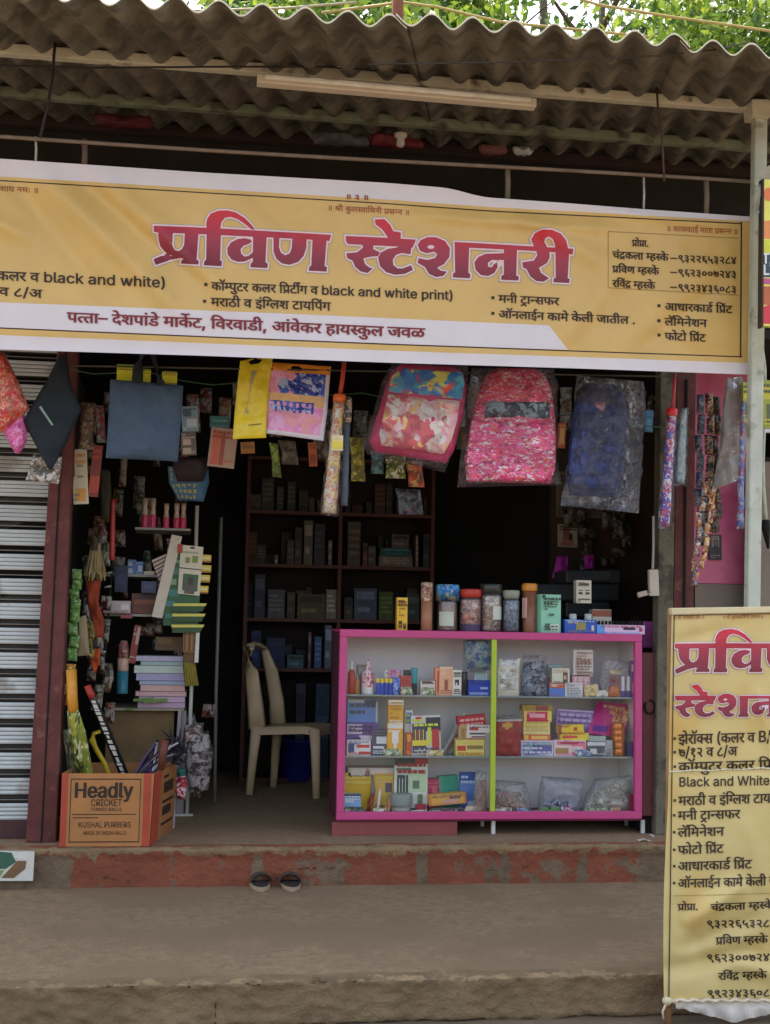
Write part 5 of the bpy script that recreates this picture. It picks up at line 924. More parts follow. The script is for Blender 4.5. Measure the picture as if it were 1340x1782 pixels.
# ================================================================ goods inside the showcase
def row(zb, Y0):
    def f(name, label, cat, px0, px1, pyt, cols, deco=(), dep=.04, dy=0, **kw):
        pyb = [q for q in (0,)]
        # bottom pixel of the shelf level at that place
        z = zb + kw.pop('up', 0); Y = Y0 + dy
        ym = pyt + 10; d = P((px0 + px1) / 2, pyt, Y); h = d.z - z
        return carton(name, label, cat, (px0, pyt, px1, pyt + h * FPX / Y), dep, cols, deco, zb=z, Y=Y, **kw)
    return f
def tubey(name, label, cat, px, wpx, pyt, Y, zb, prof, mats, group=None):
    x = X(px, pyt, Y); rr = wpx / 2 * Y / FPX; h = P(px, pyt, Y).z - zb; mb = MB()
    mb.lathe((x, Y + rr, zb), [(q[0] * rr, q[1] * h) + tuple(q[2:]) for q in prof], 16)
    return tag(mb.build(name, mats, smooth=True), label, cat, group)
def pouch(name, label, cat, L, Rr, Y, T_, mats, mf=None, wr=.006, film=None, zb=None, **kw):
    mb = MB(); mb.bag(L, Rr, Y, T_, 18, 18, mf, None, wr, kw.pop('ws', 26), kw.pop('pw', 3), kw.pop('seed', random.random() * 9))
    if zb is not None:
        lo = min(p.z for p in mb.v); 
        for p in mb.v: p.z += zb - lo
    if film:
        t = thing(name, label, cat, (sum(p.x for p in mb.v) / len(mb.v), Y, min(p.z for p in mb.v))); mb.build("contents", mats, t, smooth=True)
        m2 = MB(); f0 = film; m2.bag(f0[0], f0[1], Y, T_ + .006, 16, 16, None, None, .012, 22, 4, 3.3, edge=.003)
        if zb is not None:
            lo = min(p.z for p in m2.v)
            for p in m2.v: p.z += zb + .0005 - lo
        m2.build("clear_wrapper", CLEAR if len(f0) < 3 else f0[2], t, smooth=True); return t
    return tag(mb.build(name, mats, smooth=True), label, cat, kw.get('group'))
Y1 = YC + .06
A = row(Z1, Y1)
SHN = mat((176, 176, 172), .18, .3, 30, .6, 1.3, metal=.5)
bot = [(.85, 0, 0), (1, .03, 0), (1, .62, 0), (.5, .74, 0), (.45, .75, 1), (.45, .97, 1), (.3, 1, 1)]
tubey("sauce_bottle", "small red bottle with a white cap at the left end of the top shelf", "bottle", 613, 13, 1150, Y1, Z1, bot, [mat((160, 50, 40), .35), mat((186, 186, 180), .4)])
tubey("oil_bottle", "thin amber bottle beside the small red bottle on the top shelf", "bottle", 622, 9, 1172, Y1, Z1, bot, [mat((150, 104, 50), .3), mat((120, 120, 110), .4)])
A("grey_carton", "grey carton behind the pink striped bottle on the top shelf", "carton", 622, 639, 1157, [(112, 110, 104), (140, 138, 132)], [(.1, .1, .9, .3, 1)], dy=.06)
tubey("glue_bottle", "white glue bottle with maroon stripes and a pointed nozzle", "bottle", 642, 22, 1148, Y1, Z1, [(.9, 0, 1), (1, .02, 1), (1, .2, 1), (1, .21, 0), (.96, .62, 0), (.4, .68, 1), (.35, .8, 0), (.2, 1, 0)], [print_mat([(160, 50, 84), (210, 180, 184), (170, 60, 90), (206, 190, 190)], 40), mat((206, 200, 200), .4)])
for k in range(4):
    tubey("glue_stick", "small blue glue stick with a yellow cap in a row on the top shelf", "glue stick", 658 + k * 7.6, 7, 1180 + k % 2, Y1, Z1, [(.95, 0, 0), (1, .02, 0), (1, .72, 0), (1, .73, 1), (1, .97, 1), (.8, 1, 1)], [mat((40, 76, 170), .35), mat((206, 184, 50), .35)], "blue glue sticks with yellow caps")
pouch("sticker_pouch", "blue and pink printed pouch behind the glue sticks", "pouch", [(669, 1168), (667, 1190), (668, 1209)], [(698, 1166), (697, 1190), (696, 1209)], Y1 + .05, .012, [print_mat([(210, 150, 130), (70, 110, 190), (200, 190, 120), (150, 170, 210), (180, 80, 120)], 50)], zb=Z1)
pouch("blue_pouch", "blue and white pouch in front of the printed pouch right of the glue sticks", "pouch", [(684, 1178), (683, 1195), (684, 1209)], [(696, 1180), (696, 1195), (695, 1209)], Y1, .010, [print_mat([(60, 100, 190), (160, 180, 210), (50, 80, 170)], 60)], zb=Z1)
A("red_carton", "brick red carton left of the teal and navy tube", "carton", 697, 716, 1176, [(168, 76, 70), (206, 180, 120), (150, 50, 50)], [(0, .8, 1, .95, 1), (.1, .2, .9, .5, 2)])
A("black_cap_box", "small dark box top peeping over the brick red carton", "box", 704, 716, 1166, [(60, 64, 64)], dy=.05)
tubey("cream_tube", "teal and navy cream tube standing on the top shelf", "tube", 722, 12, 1162, Y1, Z1, [(.8, 0, 1), (.95, .02, 1), (.95, .42, 1), (1, .43, 0), (1, .9, 0), (.9, 1, 0)], [mat((46, 140, 150), .35), mat((36, 54, 72), .35)])
A("soap_carton", "white carton with two brown ovals on the top shelf", "carton", 732, 758, 1183, [(200, 194, 184), (146, 78, 58), (80, 66, 60)], [(.12, .5, .5, .72, 1), (.45, .6, .85, .85, 1), (.1, .1, .8, .22, 2), (0, 0, 1, .05, 2)])
A("peach_carton", "tall peach carton with a comb shaped print", "carton", 765, 788, 1160, [(214, 158, 124), (168, 100, 76), (120, 70, 60), (226, 180, 150)], [(.35, .45, .65, .85, 1), (.45, .5, .55, .8, 2), (0, 0, 1, .08, 3)])
A("orange_carton", "narrow orange carton left of the tall peach carton", "carton", 757, 765, 1162, [(206, 130, 90), (160, 60, 50)], [(.5, .1, .9, .9, 1)])
A("hair_dye_carton", "narrow white carton with a dark hair print", "carton", 788, 803, 1166, [(206, 204, 194), (56, 50, 46), (110, 100, 90)], [(.25, .38, .72, .6, 1), (.35, .5, .5, .68, 0), (.15, .1, .85, .18, 2), (.2, .75, .8, .8, 2)])
tubey("black_tube", "black cosmetic tube beside the blue carton under the clear bag", "tube", 809, 12, 1169, Y1, Z1, [(.8, 0), (.9, .02), (.9, .3), (1, .32), (1, .95), (.8, 1)], [mat((46, 48, 50), .3)])
A("blue_carton", "wide royal blue carton below the clear bag", "carton", 815, 853, 1184, [(34, 64, 160), (150, 170, 210), (26, 46, 120)], [(0, 0, 1, .06, 2), (.55, .45, .9, .58, 1), (.05, .8, .85, .88, 1)])
A("pale_card", "pale stacked card above the royal blue carton", "card", 826, 848, 1158, [(180, 196, 190), (150, 170, 170)], [(.1, .3, .9, .6, 1)], dy=.03)
pouch("trinket_bag", "clear bag of blue and green trinkets hanging under the counter top beside the lime divider", "bag", [(808, 1114), (808, 1140), (812, 1164)], [(857, 1114), (857, 1140), (852, 1166)], Y1, .014, [print_mat([(60, 110, 140), (140, 160, 150), (50, 80, 130), (110, 140, 110), (150, 150, 150)], 40)], film=([(806, 1113), (806, 1140), (806, 1170)], [(859, 1113), (858, 1140), (857, 1171)]))
# right half
B_ = A
pouch("silver_pouch", "shiny silver and cream foil pouch right of the lime divider", "pouch", [(869, 1147), (866, 1170), (866, 1210)], [(906, 1146), (904, 1170), (903, 1211)], Y1, .014, [SHN, mat((196, 190, 172), .35)], lambda u, v: 1 if (u < .12 or u > .85 or v > .9 or (.3 < v < .38)) else 0, zb=Z1, wr=.010)
pouch("small_bag", "small dark blue printed bag shaped pouch in clear wrapper on the top shelf", "bag", [(912, 1150), (909, 1165), (909, 1208)], [(946, 1147), (950, 1165), (950, 1208)], Y1, .018, [print_mat([(50, 58, 78), (110, 124, 144), (36, 44, 58), (150, 160, 170)], 34)], film=([(910, 1140), (907, 1170), (907, 1211)], [(951, 1140), (952, 1170), (953, 1211)]), zb=Z1)
A("red_blue_box", "small red and blue box under the portrait box", "box", 956, 982, 1188, [(60, 110, 180), (180, 80, 60), (200, 180, 160)], [(0, 0, 1, .4, 1), (.2, .1, .5, .3, 2)])
A("portrait_box", "cream box with a dark haired portrait stacked on the small boxes", "box", 961, 991, 1163, [(196, 200, 178), (84, 64, 58), (190, 150, 130)], [(.62, .2, .9, .95, 1), (.66, .45, .82, .7, 2)], up=.0585, dy=.004)
A("teal_box", "small teal and red box behind the portrait box", "box", 954, 976, 1157, [(110, 150, 150), (150, 70, 70)], [(0, .4, .4, 1, 1)], dy=.05)
A("bangle_box", "small white box with grey motif right of the red and blue box", "box", 983, 1014, 1188, [(192, 194, 196), (130, 132, 140), (180, 150, 140)], lines(.1, .15, .9, .85, 4, 1, 5))
A("pin_card", "white card of hair pins standing upright on the top shelf", "card", 998, 1032, 1131, [(206, 202, 194), (110, 90, 80), (150, 110, 100)], [(.3, .1, .6, .14, 1)] + lines(.12, .28, .9, .9, 6, 1, 9) + lines(.12, .3, .9, .92, 5, 2, 4), up=.098, dy=.05, dep=.004)
A("pink_stand", "pink spiked holder under the card of hair pins", "holder", 996, 1027, 1175, [(196, 140, 150), (220, 190, 194)], [(.1, .1, .2, .9, 1), (.4, .1, .5, .9, 1), (.7, .1, .8, .9, 1)], dy=.05)
pouch("cotton_bag", "pale yellow cotton balls in a low clump on the top shelf", "bag", [(1018, 1190), (1016, 1200), (1018, 1210)], [(1040, 1188), (1043, 1200), (1042, 1210)], Y1, .012, [mat((206, 188, 140), .8, .2, 50, .6)], zb=Z1, wr=.012, ws=50)
pouch("doll_bag", "clear bag holding a dark red cloth item at the right of the top shelf", "bag", [(1062, 1160), (1060, 1185), (1058, 1208)], [(1082, 1164), (1082, 1185), (1080, 1208)], Y1 + .03, .014, [mat((120, 40, 44), .7, .3, 40), mat((196, 180, 120), .6)], lambda u, v: 1 if v < .15 else 0, film=([(1054, 1140), (1044, 1170), (1042, 1210)], [(1096, 1152), (1098, 1180), (1098, 1210)], CLOUDY), zb=Z1)
pouch("brown_packet", "rust brown packet in front of the clear bag with dark red cloth", "packet", [(1062, 1192), (1058, 1202), (1058, 1210)], [(1074, 1190), (1080, 1202), (1080, 1210)], Y1, .01, [mat((176, 106, 66), .5, .4, 60)], zb=Z1)
for k, px in enumerate((1085, 1095)):
    tubey("roll_on_bottle", "slim white bottle with a blue base at the right end of the top shelf", "bottle", px, 8, 1177, Y1, Z1, [(.9, 0, 1), (1, .02, 1), (1, .3, 1), (1, .31, 0), (.9, .95, 0), (.7, 1, 0)], [mat((200, 200, 206), .35), mat((84, 80, 150), .35)], "slim white and blue bottles")
A("purple_box", "narrow purple and white box against the right frame of the top shelf", "box", 1099, 1107, 1150, [(120, 84, 140), (196, 190, 200), (200, 120, 130)], [(0, .1, 1, .3, 1), (0, .6, 1, .9, 2)])

# ---------------------------------------------------------------- middle shelf
Bm = row(Z2, Y1)
Bm("document_file", "flat sky blue file standing at the left of the middle shelf", "file", 604, 657, 1217, [(94, 130, 186), (180, 186, 190), (70, 80, 100)], [(0, 0, .55, .06, 1), (.55, .02, .95, .09, 2), (.93, .05, 1, 1, 1)], dy=.09, dep=.01)
Bm("toy_box", "purple and white toy carton leaning before the sky blue file", "box", 603, 657, 1258, [(96, 70, 126), (190, 180, 190), (170, 70, 60), (60, 44, 90)], [(.02, .05, .5, .35, 1), (.4, .4, .85, .65, 1), (.78, .55, .98, .95, 2), (.2, .45, .45, .9, 3)] + lines(.05, .1, .45, .3, 3, 3), dy=.05)
Bm("race_box", "small white carton with a red stripe in front of the purple toy carton", "box", 604, 645, 1288, [(200, 196, 192), (180, 60, 56), (60, 66, 120)], [(.4, .3, .95, .5, 1), (.5, .75, 1, .95, 1), (.05, .2, .3, .8, 2)], dy=.004)
Bm("stapler_box", "dark grey carton with white panels next to the bulb cartons", "box", 648, 675, 1270, [(76, 80, 92), (196, 200, 204), (60, 60, 66)], [(.3, .25, .95, .55, 1), (.1, .65, .8, .75, 1)], dy=.02, yaw=-8)
Bm("bulb_box", "amber carton with a white light bulb print at the front of the middle shelf", "box", 674, 701, 1259, [(206, 152, 44), (206, 202, 190), (230, 226, 200)], [(0, 0, 1, .16, 1), (.3, .25, .72, .62, 2), (.4, .62, .62, .78, 2)])
Bm("bulb_box", "plain amber bulb carton with a white top, stacked on the carton with the bulb print", "box", 676, 702, 1218, [(200, 150, 50), (206, 202, 190), (170, 122, 40)], [(0, 0, 1, .2, 1)] + lines(.15, .3, .85, .8, 3, 2), up=(1312 - 1259) / FPX * Y1 + .0005)
Bm("correction_box", "slim white and green carton behind the pen pack", "box", 704, 718, 1236, [(190, 194, 190), (80, 110, 160), (150, 180, 70)], [(.1, .05, .9, .3, 1), (.3, .5, .9, .8, 2)], dy=.04)
Bm("pen_pack", "printed pack of red and blue pens with a yellow band", "pack", 717, 768, 1246, [(190, 188, 184), (60, 66, 96), (170, 50, 50), (206, 190, 60), (40, 44, 60), (190, 200, 70)],
   [(.03, .2, .5, .95, 1), (.5, .05, 1, .4, 4), (.55, .3, .68, .7, 5), (.7, .35, .95, .95, 2)] + [(.06 + k * .065, .35, .09 + k * .065, .75, 2 + 3 * (k % 2)) for k in range(6)] + [(.02, .62, .6, .76, 3), (.08, .82, .5, .96, 0), (.15, .03, .35, .12, 2)], dep=.012, dy=.01, tilt=-2)
Bm("red_pencil_box", "narrow red and orange box at the left edge of the pen pack", "box", 707, 717, 1275, [(180, 80, 50), (206, 150, 60)], [(.2, .1, .8, .4, 1)], dy=.01)
mb = MB()
for k, (a, b, c, d) in enumerate(((768, 1311, 806, 1240), (774, 1311, 814, 1246), (780, 1311, 812, 1256))):
    mb.slab([P(a, b, Y1 + .015 * k + .05), P(a + 5, b, Y1 + .015 * k + .05), P(c + 5, d, Y1 + .015 * k + .09), P(c, d, Y1 + .015 * k + .09)], .004, k)
tag(mb.build("ruler_bundle", [mat((150, 148, 142), .3), mat((130, 96, 76), .4), mat((176, 170, 150), .3)]), "slanted bundle of clear and brown rulers on the middle shelf", "rulers")
Bm("red_pouch_box", "red box lying behind the white crayon box near the lime divider", "box", 802, 851, 1247, [(170, 50, 56), (206, 160, 150)], [(.1, .3, .6, .6, 1)], dy=.06, tilt=-6)
Bm("crayon_box", "white box with red and black lettering on the yellow eraser box", "box", 813, 852, 1262, [(204, 196, 190), (180, 60, 60), (80, 80, 90)], [(.1, .15, .5, .35, 1), (.1, .5, .95, .62, 2), (.2, .72, .95, .8, 2)], up=.0735, dy=.004)
Bm("tan_box", "small tan box left of the white crayon box", "box", 799, 813, 1263, [(190, 160, 110), (150, 120, 80)], [(.2, .2, .8, .8, 1)], up=.0735, dy=.002)
Bm("eraser_box", "pale yellow box with red and grey lettering under the white crayon box", "box", 793, 843, 1285, [(206, 186, 110), (180, 70, 50), (130, 110, 70), (190, 190, 90)], [(.05, .42, .35, .72, 1), (.4, .4, .95, .62, 2), (0, 0, 1, .06, 2), (.02, .8, .98, .98, 3)])
Bm("grey_eraser_box", "narrow grey box at the right end of the pale yellow box", "box", 844, 852, 1275, [(150, 150, 140)], dy=.002)
# right half
pouch("chilli_packet", "red packet with a yellow badge right of the lime divider", "packet", [(864, 1250), (862, 1280), (862, 1313)], [(909, 1249), (907, 1280), (905, 1313)], Y1, .014, [mat((158, 48, 42), .45, .25, 30), mat((206, 160, 60), .5), mat((190, 180, 170), .4)], lambda u, v: 2 if v < .07 else (1 if (u - .42) ** 2 / .05 + (v - .17) ** 2 / .008 < 1 else 0), zb=Z2, film=([(862, 1243), (861, 1280), (861, 1314)], [(911, 1243), (909, 1280), (906, 1314)]))
up = 0
for nm, lab, p0, p1, pt, pb, cols, dc, dy in (
    ("detergent_box", "white and blue printed carton at the bottom of the incense stack", 907, 963, 1287, 1314, [(184, 184, 200), (84, 90, 150), (110, 150, 160)], [(.05, .1, .5, .9, 1), (.5, .3, .95, .8, 1), (.1, .3, .35, .7, 2)] + lines(.05, .1, .95, .9, 3, 0, 8), 0),
    ("incense_packet", "orange and red incense packet directly on the blue printed carton", 910, 958, 1277, 1287, [(190, 90, 60), (206, 170, 90)], [(.05, .1, .2, .9, 1), (.3, .2, .9, .8, 1)], .004),
    ("incense_packet", "cream incense packet second from the bottom of the incense stack", 911, 957, 1266, 1277, [(206, 192, 130), (170, 140, 80)], [(.05, .4, .95, .5, 1)], .003),
    ("incense_packet", "pale yellow incense packet under the maroon packet", 911, 957, 1255, 1266, [(208, 190, 110), (150, 130, 70)], [(.05, .6, .95, .7, 1)], .005),
    ("incense_packet", "crimson incense packet with yellow ends near the top of the stack", 912, 960, 1236, 1255, [(206, 180, 90), (176, 40, 70), (214, 150, 160)], [(.1, .05, .85, .98, 1), (.2, .25, .75, .6, 2)], .004),
    ("incense_packet", "olive and maroon incense packet lying on top of the stack", 909, 962, 1226, 1236, [(140, 116, 50), (116, 50, 56)], [(.45, .1, .85, .9, 1)], .006)):
    h = (pb - pt) / FPX * Y1
    carton(nm, lab, "packet" if "packet" in nm else "box", (p0, pt, p1, pb), .06, cols, dc, zb=Z2 + up, Y=Y1 + dy); up += h + .0004
Bm("soap_box", "white and pink soap carton with a berry print on the middle shelf", "box", 964, 1020, 1288, [(208, 186, 186), (206, 110, 140), (150, 120, 70), (170, 60, 90)], [(.55, .1, .98, .95, 1), (.55, .4, .9, .75, 0), (.05, .5, .45, .85, 2), (.2, .12, .75, .25, 3)])
Bm("notebook_pack", "lilac paper packet standing behind the yellow soap bars", "packet", 965, 1028, 1237, [(140, 120, 176), (110, 90, 150), (170, 150, 196)], lines(.05, .1, .95, .6, 4, 1, 6) + [(0, 0, 1, .04, 2)], dy=.08, tilt=3, dep=.02)
carton("soap_bar", "yellow wrapped soap bar lying on the berry print carton, lower of two", "soap", (976, 1276, 1025, 1288), .05, [(206, 184, 60), (190, 60, 60)], [(.05, .3, .6, .6, 1)], zb=Z2 + .0705, Y=Y1 + .004, tilt=-3)
carton("soap_bar", "yellow wrapped soap bar with a red spot lying on the other yellow bar", "soap", (972, 1260, 1016, 1275), .045, [(206, 180, 50), (170, 60, 40), (130, 60, 80)], [(.6, .3, .75, .7, 1), (0, 0, .12, 1, 2)], zb=Z2 + .107, Y=Y1 + .008, tilt=-2)
Bm("tape_box", "dark grey box with white labels near the middle of the right half", "box", 1022, 1055, 1290, [(84, 86, 92), (196, 198, 196)], [(.0, .05, .95, .3, 1), (.15, .5, .5, .85, 1)])
Bm("tape_packet", "pale green grey packet lying on the dark grey box", "packet", 1024, 1054, 1281, [(150, 166, 156)], up=.066, dy=.004)
pouch("bead_bag", "small clear bag of grey beads between the dark grey box and the gold bangles", "bag", [(1055, 1285), (1052, 1300), (1050, 1314)], [(1066, 1286), (1067, 1300), (1067, 1314)], Y1, .01, [mat((140, 142, 146), .3, .5, 80)], zb=Z2)
mb = MB(); q = [P(1022, 1276, Y1 + .06), P(1086, 1284, Y1 + .06), P(1100, 1226, Y1 + .12), P(1040, 1221, Y1 + .12)]
mb.slab(q, .004, 0)
for u0, v0, u1, v1, mi in ((.2, .08, .55, .16, 1), (.42, .1, .95, .35, 1), (.55, .3, .98, .6, 1), (.1, .72, .5, .9, 2), (.65, .6, .95, .95, 1)):
    def qq(u, v): return (q[3] * (1 - u) + q[2] * u) * (1 - v) + (q[0] * (1 - u) + q[1] * u) * v + V((0, -.002, 0))
    mb.add([qq(u0, v1), qq(u1, v1), qq(u1, v0), qq(u0, v0)], [(0, 1, 2, 3)], mi)
tag(mb.build("gift_envelope", [mat((176, 36, 116), .4, .1, 20), print_mat([(196, 140, 90), (170, 90, 60), (206, 170, 130), (150, 60, 80)], 60), mat((90, 40, 130), .4)]), "magenta gift envelope with a gold pattern leaning at the right of the middle shelf", "envelope")
for k in range(5):
    tubey("bangle_ring", "gold bangle in the small upright column before the magenta envelope", "bangle", 1079, 23 - k % 2, 1258 + k * 11.2, Y1, Z2 + (4 - k) * .0302 + .0003, [(.9, 0), (1, .1), (1, .9), (.9, 1)], [mat((190, 110, 56), .3, .4, 60, 0, 1.4, metal=.4)], "gold bangles in a column")
Bm("navy_box", "small navy box at the right end of the middle shelf", "box", 1092, 1104, 1292, [(60, 60, 110)], dy=.01)

# ---------------------------------------------------------------- bottom of the showcase
Y3 = Y1
Cc = row(Z3, Y3)
carton("flat_box", "long flat white box on top of the yellow files", "box", (607, 1326, 688, 1342), .10, [(196, 190, 180), (150, 110, 100), (204, 198, 190)], [(.05, .1, .35, .9, 2), (.37, .1, .45, .9, 1), (.46, .1, .8, .9, 2), (.0, .0, 1, .06, 1)], zb=Z3 + .170, Y=Y3 + .12)
Cc("plastic_file", "glossy yellow plastic file at the left of the showcase bottom", "file", 597, 649, 1345, [(200, 162, 40), (220, 190, 90)], [(.3, .2, .9, .28, 1)], dy=.12, dep=.012, rough=.15)
Cc("card_file", "tan yellow card file behind the red pen and scissors", "file", 650, 690, 1345, [(206, 168, 86), (90, 80, 90), (210, 190, 60)], [(.5, .25, .8, .5, 1), (.4, .5, .9, .95, 2)], dy=.118, dep=.012)
Cc("pencil_case", "light blue pencil case at the lower left of the showcase", "case", 597, 628, 1382, [(120, 160, 200), (50, 60, 90), (190, 204, 214)], [(0, 0, 1, .12, 1), (.1, .2, .6, .4, 2), (0, .62, 1, .7, 1)], up=0, dy=.02)
pouch("green_packet", "dark packet with green print under the light blue pencil case", "packet", [(596, 1397), (594, 1405), (594, 1413)], [(634, 1398), (636, 1405), (636, 1413)], Y3, .012, [print_mat([(50, 50, 46), (90, 120, 60), (140, 130, 110), (60, 60, 60)], 40)], zb=Z3)
t = thing("scissors", "dark scissors with a red handle standing among the yellow files", "scissors", tuple(P(648, 1411, Y3 + .07)))
mb = MB(); mb.tube([P(648, 1347, Y3 + .07), P(649, 1378, Y3 + .068), P(648, 1386, Y3 + .068)], [.003, .012, .010], 8, flat=.4); mb.build("blade", mat((100, 96, 94), .3, .1), t, smooth=True)
mb = MB(); mb.tube([P(648, 1382, Y3 + .066), P(644, 1395, Y3 + .06), P(641, 1411, Y3 + .05)], [.010, .016, .014], 8, flat=.6); mb.build("handle", mat((150, 60, 50), .4, .2), t, smooth=True)
mb = MB()
for k, (a, b, c, d) in enumerate(((655, 1411, 660, 1374), (668, 1411, 676, 1378), (674, 1411, 680, 1380))): mb.slab([P(a, b, Y3 + .03), P(a + 4, b, Y3 + .03), P(c + 4, d, Y3 + .05), P(c, d, Y3 + .05)], .004, k)
tag(mb.build("pencil_bunch", [mat((190, 186, 176), .4), mat((150, 100, 60), .4), mat((180, 120, 60), .4)]), "few slanted rulers and pencils left of the grey tin", "pencils")
Cc("geometry_pack", "white blister pack of black pens with a dark green header", "pack", 686, 744, 1320, [(196, 206, 196), (34, 70, 66), (44, 60, 54), (170, 196, 160), (90, 110, 90), (150, 40, 44)],
   [(.0, .0, .62, .13, 1), (.62, .0, 1, .10, 5), (.08, .3, .14, .82, 2), (.17, .3, .23, .82, 2), (.26, .3, .32, .82, 2), (.35, .3, .41, .82, 2), (.46, .22, .95, .6, 3), (.55, .4, .75, .55, 4), (.08, .3, .28, .36, 2), (.05, .17, .5, .22, 4), (.7, .65, .85, .95, 4)], dy=.085, dep=.01)
Cc("red_notebook", "crimson notebook edge under the white blister pack", "notebook", 724, 742, 1400, [(160, 40, 64)], dy=.06)
canister("steel_tin", "round grey tin with a wide lid in front of the white blister pack", "tin", 701, 1383, 41, Y3, Z3, [("body", [(.8, 0), (.84, .02), (.84, .42)], mat((150, 150, 138), .35, .1)), ("lid", [(.98, .425), (1, .45), (1, .96), (.96, 1)], mat((128, 140, 136), .4, .08))])
Cc("crimson_box", "crimson box left of the teal box behind the perfume carton", "box", 746, 766, 1356, [(166, 40, 84), (190, 90, 110)], [(.4, .2, .8, .7, 1)], dy=.12, tilt=-3)
Cc("teal_carton", "teal carton right of the crimson box behind the perfume carton", "box", 767, 800, 1351, [(56, 140, 118)], dy=.12, tilt=-4)
carton("perfume_carton", "orange and cream carton lying tilted at the bottom middle", "box", (748, 1377, 812, 1396), .06, [(206, 160, 76), (196, 120, 60), (190, 150, 130), (120, 100, 90)], [(.0, .0, .06, 1, 1), (.94, 0, 1, 1, 1), (.35, .5, .8, 1, 2), (.55, .25, .85, .5, 3)], zb=Z3 + .040, Y=Y3 + .03, tilt=-5)
pouch("lump_bag", "low bag of grey lumps under the orange and cream carton", "bag", [(752, 1400), (748, 1406), (748, 1413)], [(806, 1399), (810, 1406), (808, 1413)], Y3 + .01, .02, [mat((96, 92, 100), .5, .5, 50), mat((100, 60, 70), .5)], lambda u, v: 1 if v > .75 else 0, zb=Z3, wr=.02, ws=40)
Cc("blue_packet", "blue packet standing left of the brown bag by the lime divider", "packet", 800, 828, 1344, [(84, 120, 180), (50, 76, 140), (170, 190, 214)], [(0, 0, 1, .2, 1), (.5, .7, .9, .9, 2)], dy=.09, dep=.02)
pouch("spice_bag", "clear bag of brown pieces left of the lime divider at the bottom", "bag", [(832, 1350), (828, 1380), (826, 1411)], [(846, 1348), (847, 1380), (847, 1411)], Y3, .016, [print_mat([(120, 76, 56), (170, 130, 100), (100, 60, 50), (150, 100, 80)], 60)], zb=Z3, film=([(828, 1334), (824, 1370), (820, 1412)], [(848, 1336), (848, 1370), (848, 1412)], CLOUDY), wr=.012)
mb = MB(); mb.bag([(812, 1396), (808, 1404), (808, 1413)], [(828, 1396), (838, 1404), (838, 1413)], Y3 - .002, .008, wr=.01)
lo = min(p.z for p in mb.v)
for p in mb.v: p.z += Z3 - lo
tag(mb.build("garlic_bag", mat((196, 176, 150), .6, .3, 50), smooth=True), "small cream lumpy packet at the foot of the brown bag", "packet")
def crumple(name, label, L, Rr, Lf, Rf, cols, sc=45, cl=CLOUDY, seed=1):
    return pouch(name, label, "bag", L, Rr, Y3 + .03, .03, [print_mat(cols, sc)], zb=Z3, film=(Lf, Rf, cl), wr=.03, ws=30, seed=seed)
crumple("bow_bag", "crumpled clear bag with a pink bow and brown bits at the bottom", [(868, 1370), (860, 1390), (858, 1411)], [(905, 1372), (915, 1390), (925, 1411)], [(862, 1352), (857, 1380), (856, 1412)], [(914, 1356), (922, 1378), (926, 1412)], [(160, 140, 116), (110, 96, 80), (190, 110, 116), (90, 86, 70), (180, 170, 150)])
crumple("frosted_pouch", "frosted lilac pouch of dark clips at the bottom of the right half", [(945, 1372), (938, 1390), (936, 1411)], [(1000, 1378), (1006, 1392), (1006, 1411)], [(943, 1345), (938, 1375), (936, 1412)], [(1014, 1351), (1011, 1380), (1010, 1412)], [(64, 60, 78), (160, 170, 196), (80, 60, 76), (50, 48, 60)], 36, film_mat("lilac_film", .42, (.50, .53, .62), .25), 2)
crumple("crumpled_bag", "crumpled clear and white bag filling the bottom right corner", [(1035, 1370), (1020, 1390), (1014, 1411)], [(1085, 1350), (1098, 1380), (1102, 1411)], [(1036, 1350), (1018, 1378), (1012, 1412)], [(1098, 1344), (1104, 1376), (1105, 1412)], [(150, 150, 138), (196, 196, 186), (110, 110, 96), (170, 166, 150)], 50, CLOUDY, 4)
for k, (a, b, c_, l_) in enumerate(((872, 888, (180, 160, 130), "small tan tag lying below the bag with the pink bow"), (942, 975, (90, 140, 80), "green strip lying below the frosted lilac pouch"), (1064, 1080, (176, 140, 110), "small pale brown tag below the crumpled white bag"), (1094, 1105, (120, 40, 60), "dark crimson item in the bottom right corner"))):
    Cc("small_tag", l_, "tag", a, b, 1405 if k < 3 else 1382, [c_], dy=-.012, dep=.006)
rr = random.Random(12)
for k, (px, sh) in enumerate(((612, 3), (668, 3), (736, 3), (764, 3), (786, 3), (880, 3), (912, 3), (932, 3), (958, 3), (990, 3), (1030, 3), (1052, 3), (712, 1), (748, 1), (1048, 1), (688, 2), (760, 2), (1016, 2))):
    w_, h_ = rr.uniform(9, 15), rr.uniform(9, 16); zb = (Z1, Z2, Z3)[sh - 1]; d = P(px, 1200, Y1); top = 1090 + (1.31 - zb) * FPX / Y1
    c = rr.choice(((180, 70, 60), (60, 110, 160), (196, 170, 80), (190, 186, 176), (110, 140, 90), (150, 90, 130)))
    pouch("loose_sachet", None, None, [(px - w_ + rr.uniform(-3, 3), 1000), (px - w_, 1000 + h_)], [(px + w_ + rr.uniform(-3, 3), 1000 + rr.uniform(-2, 3)), (px + w_, 1000 + h_)], Y1 - .022 + .004 * (k % 3), .006, [print_mat([c, (196, 192, 184), tuple(int(v * .6) for v in c), c], 70)], zb=zb, seed=k)
    tag(COL.objects[-1], "tiny crumpled sachet lying loose at the front of a showcase shelf", "sachet", "loose sachets in the showcase")
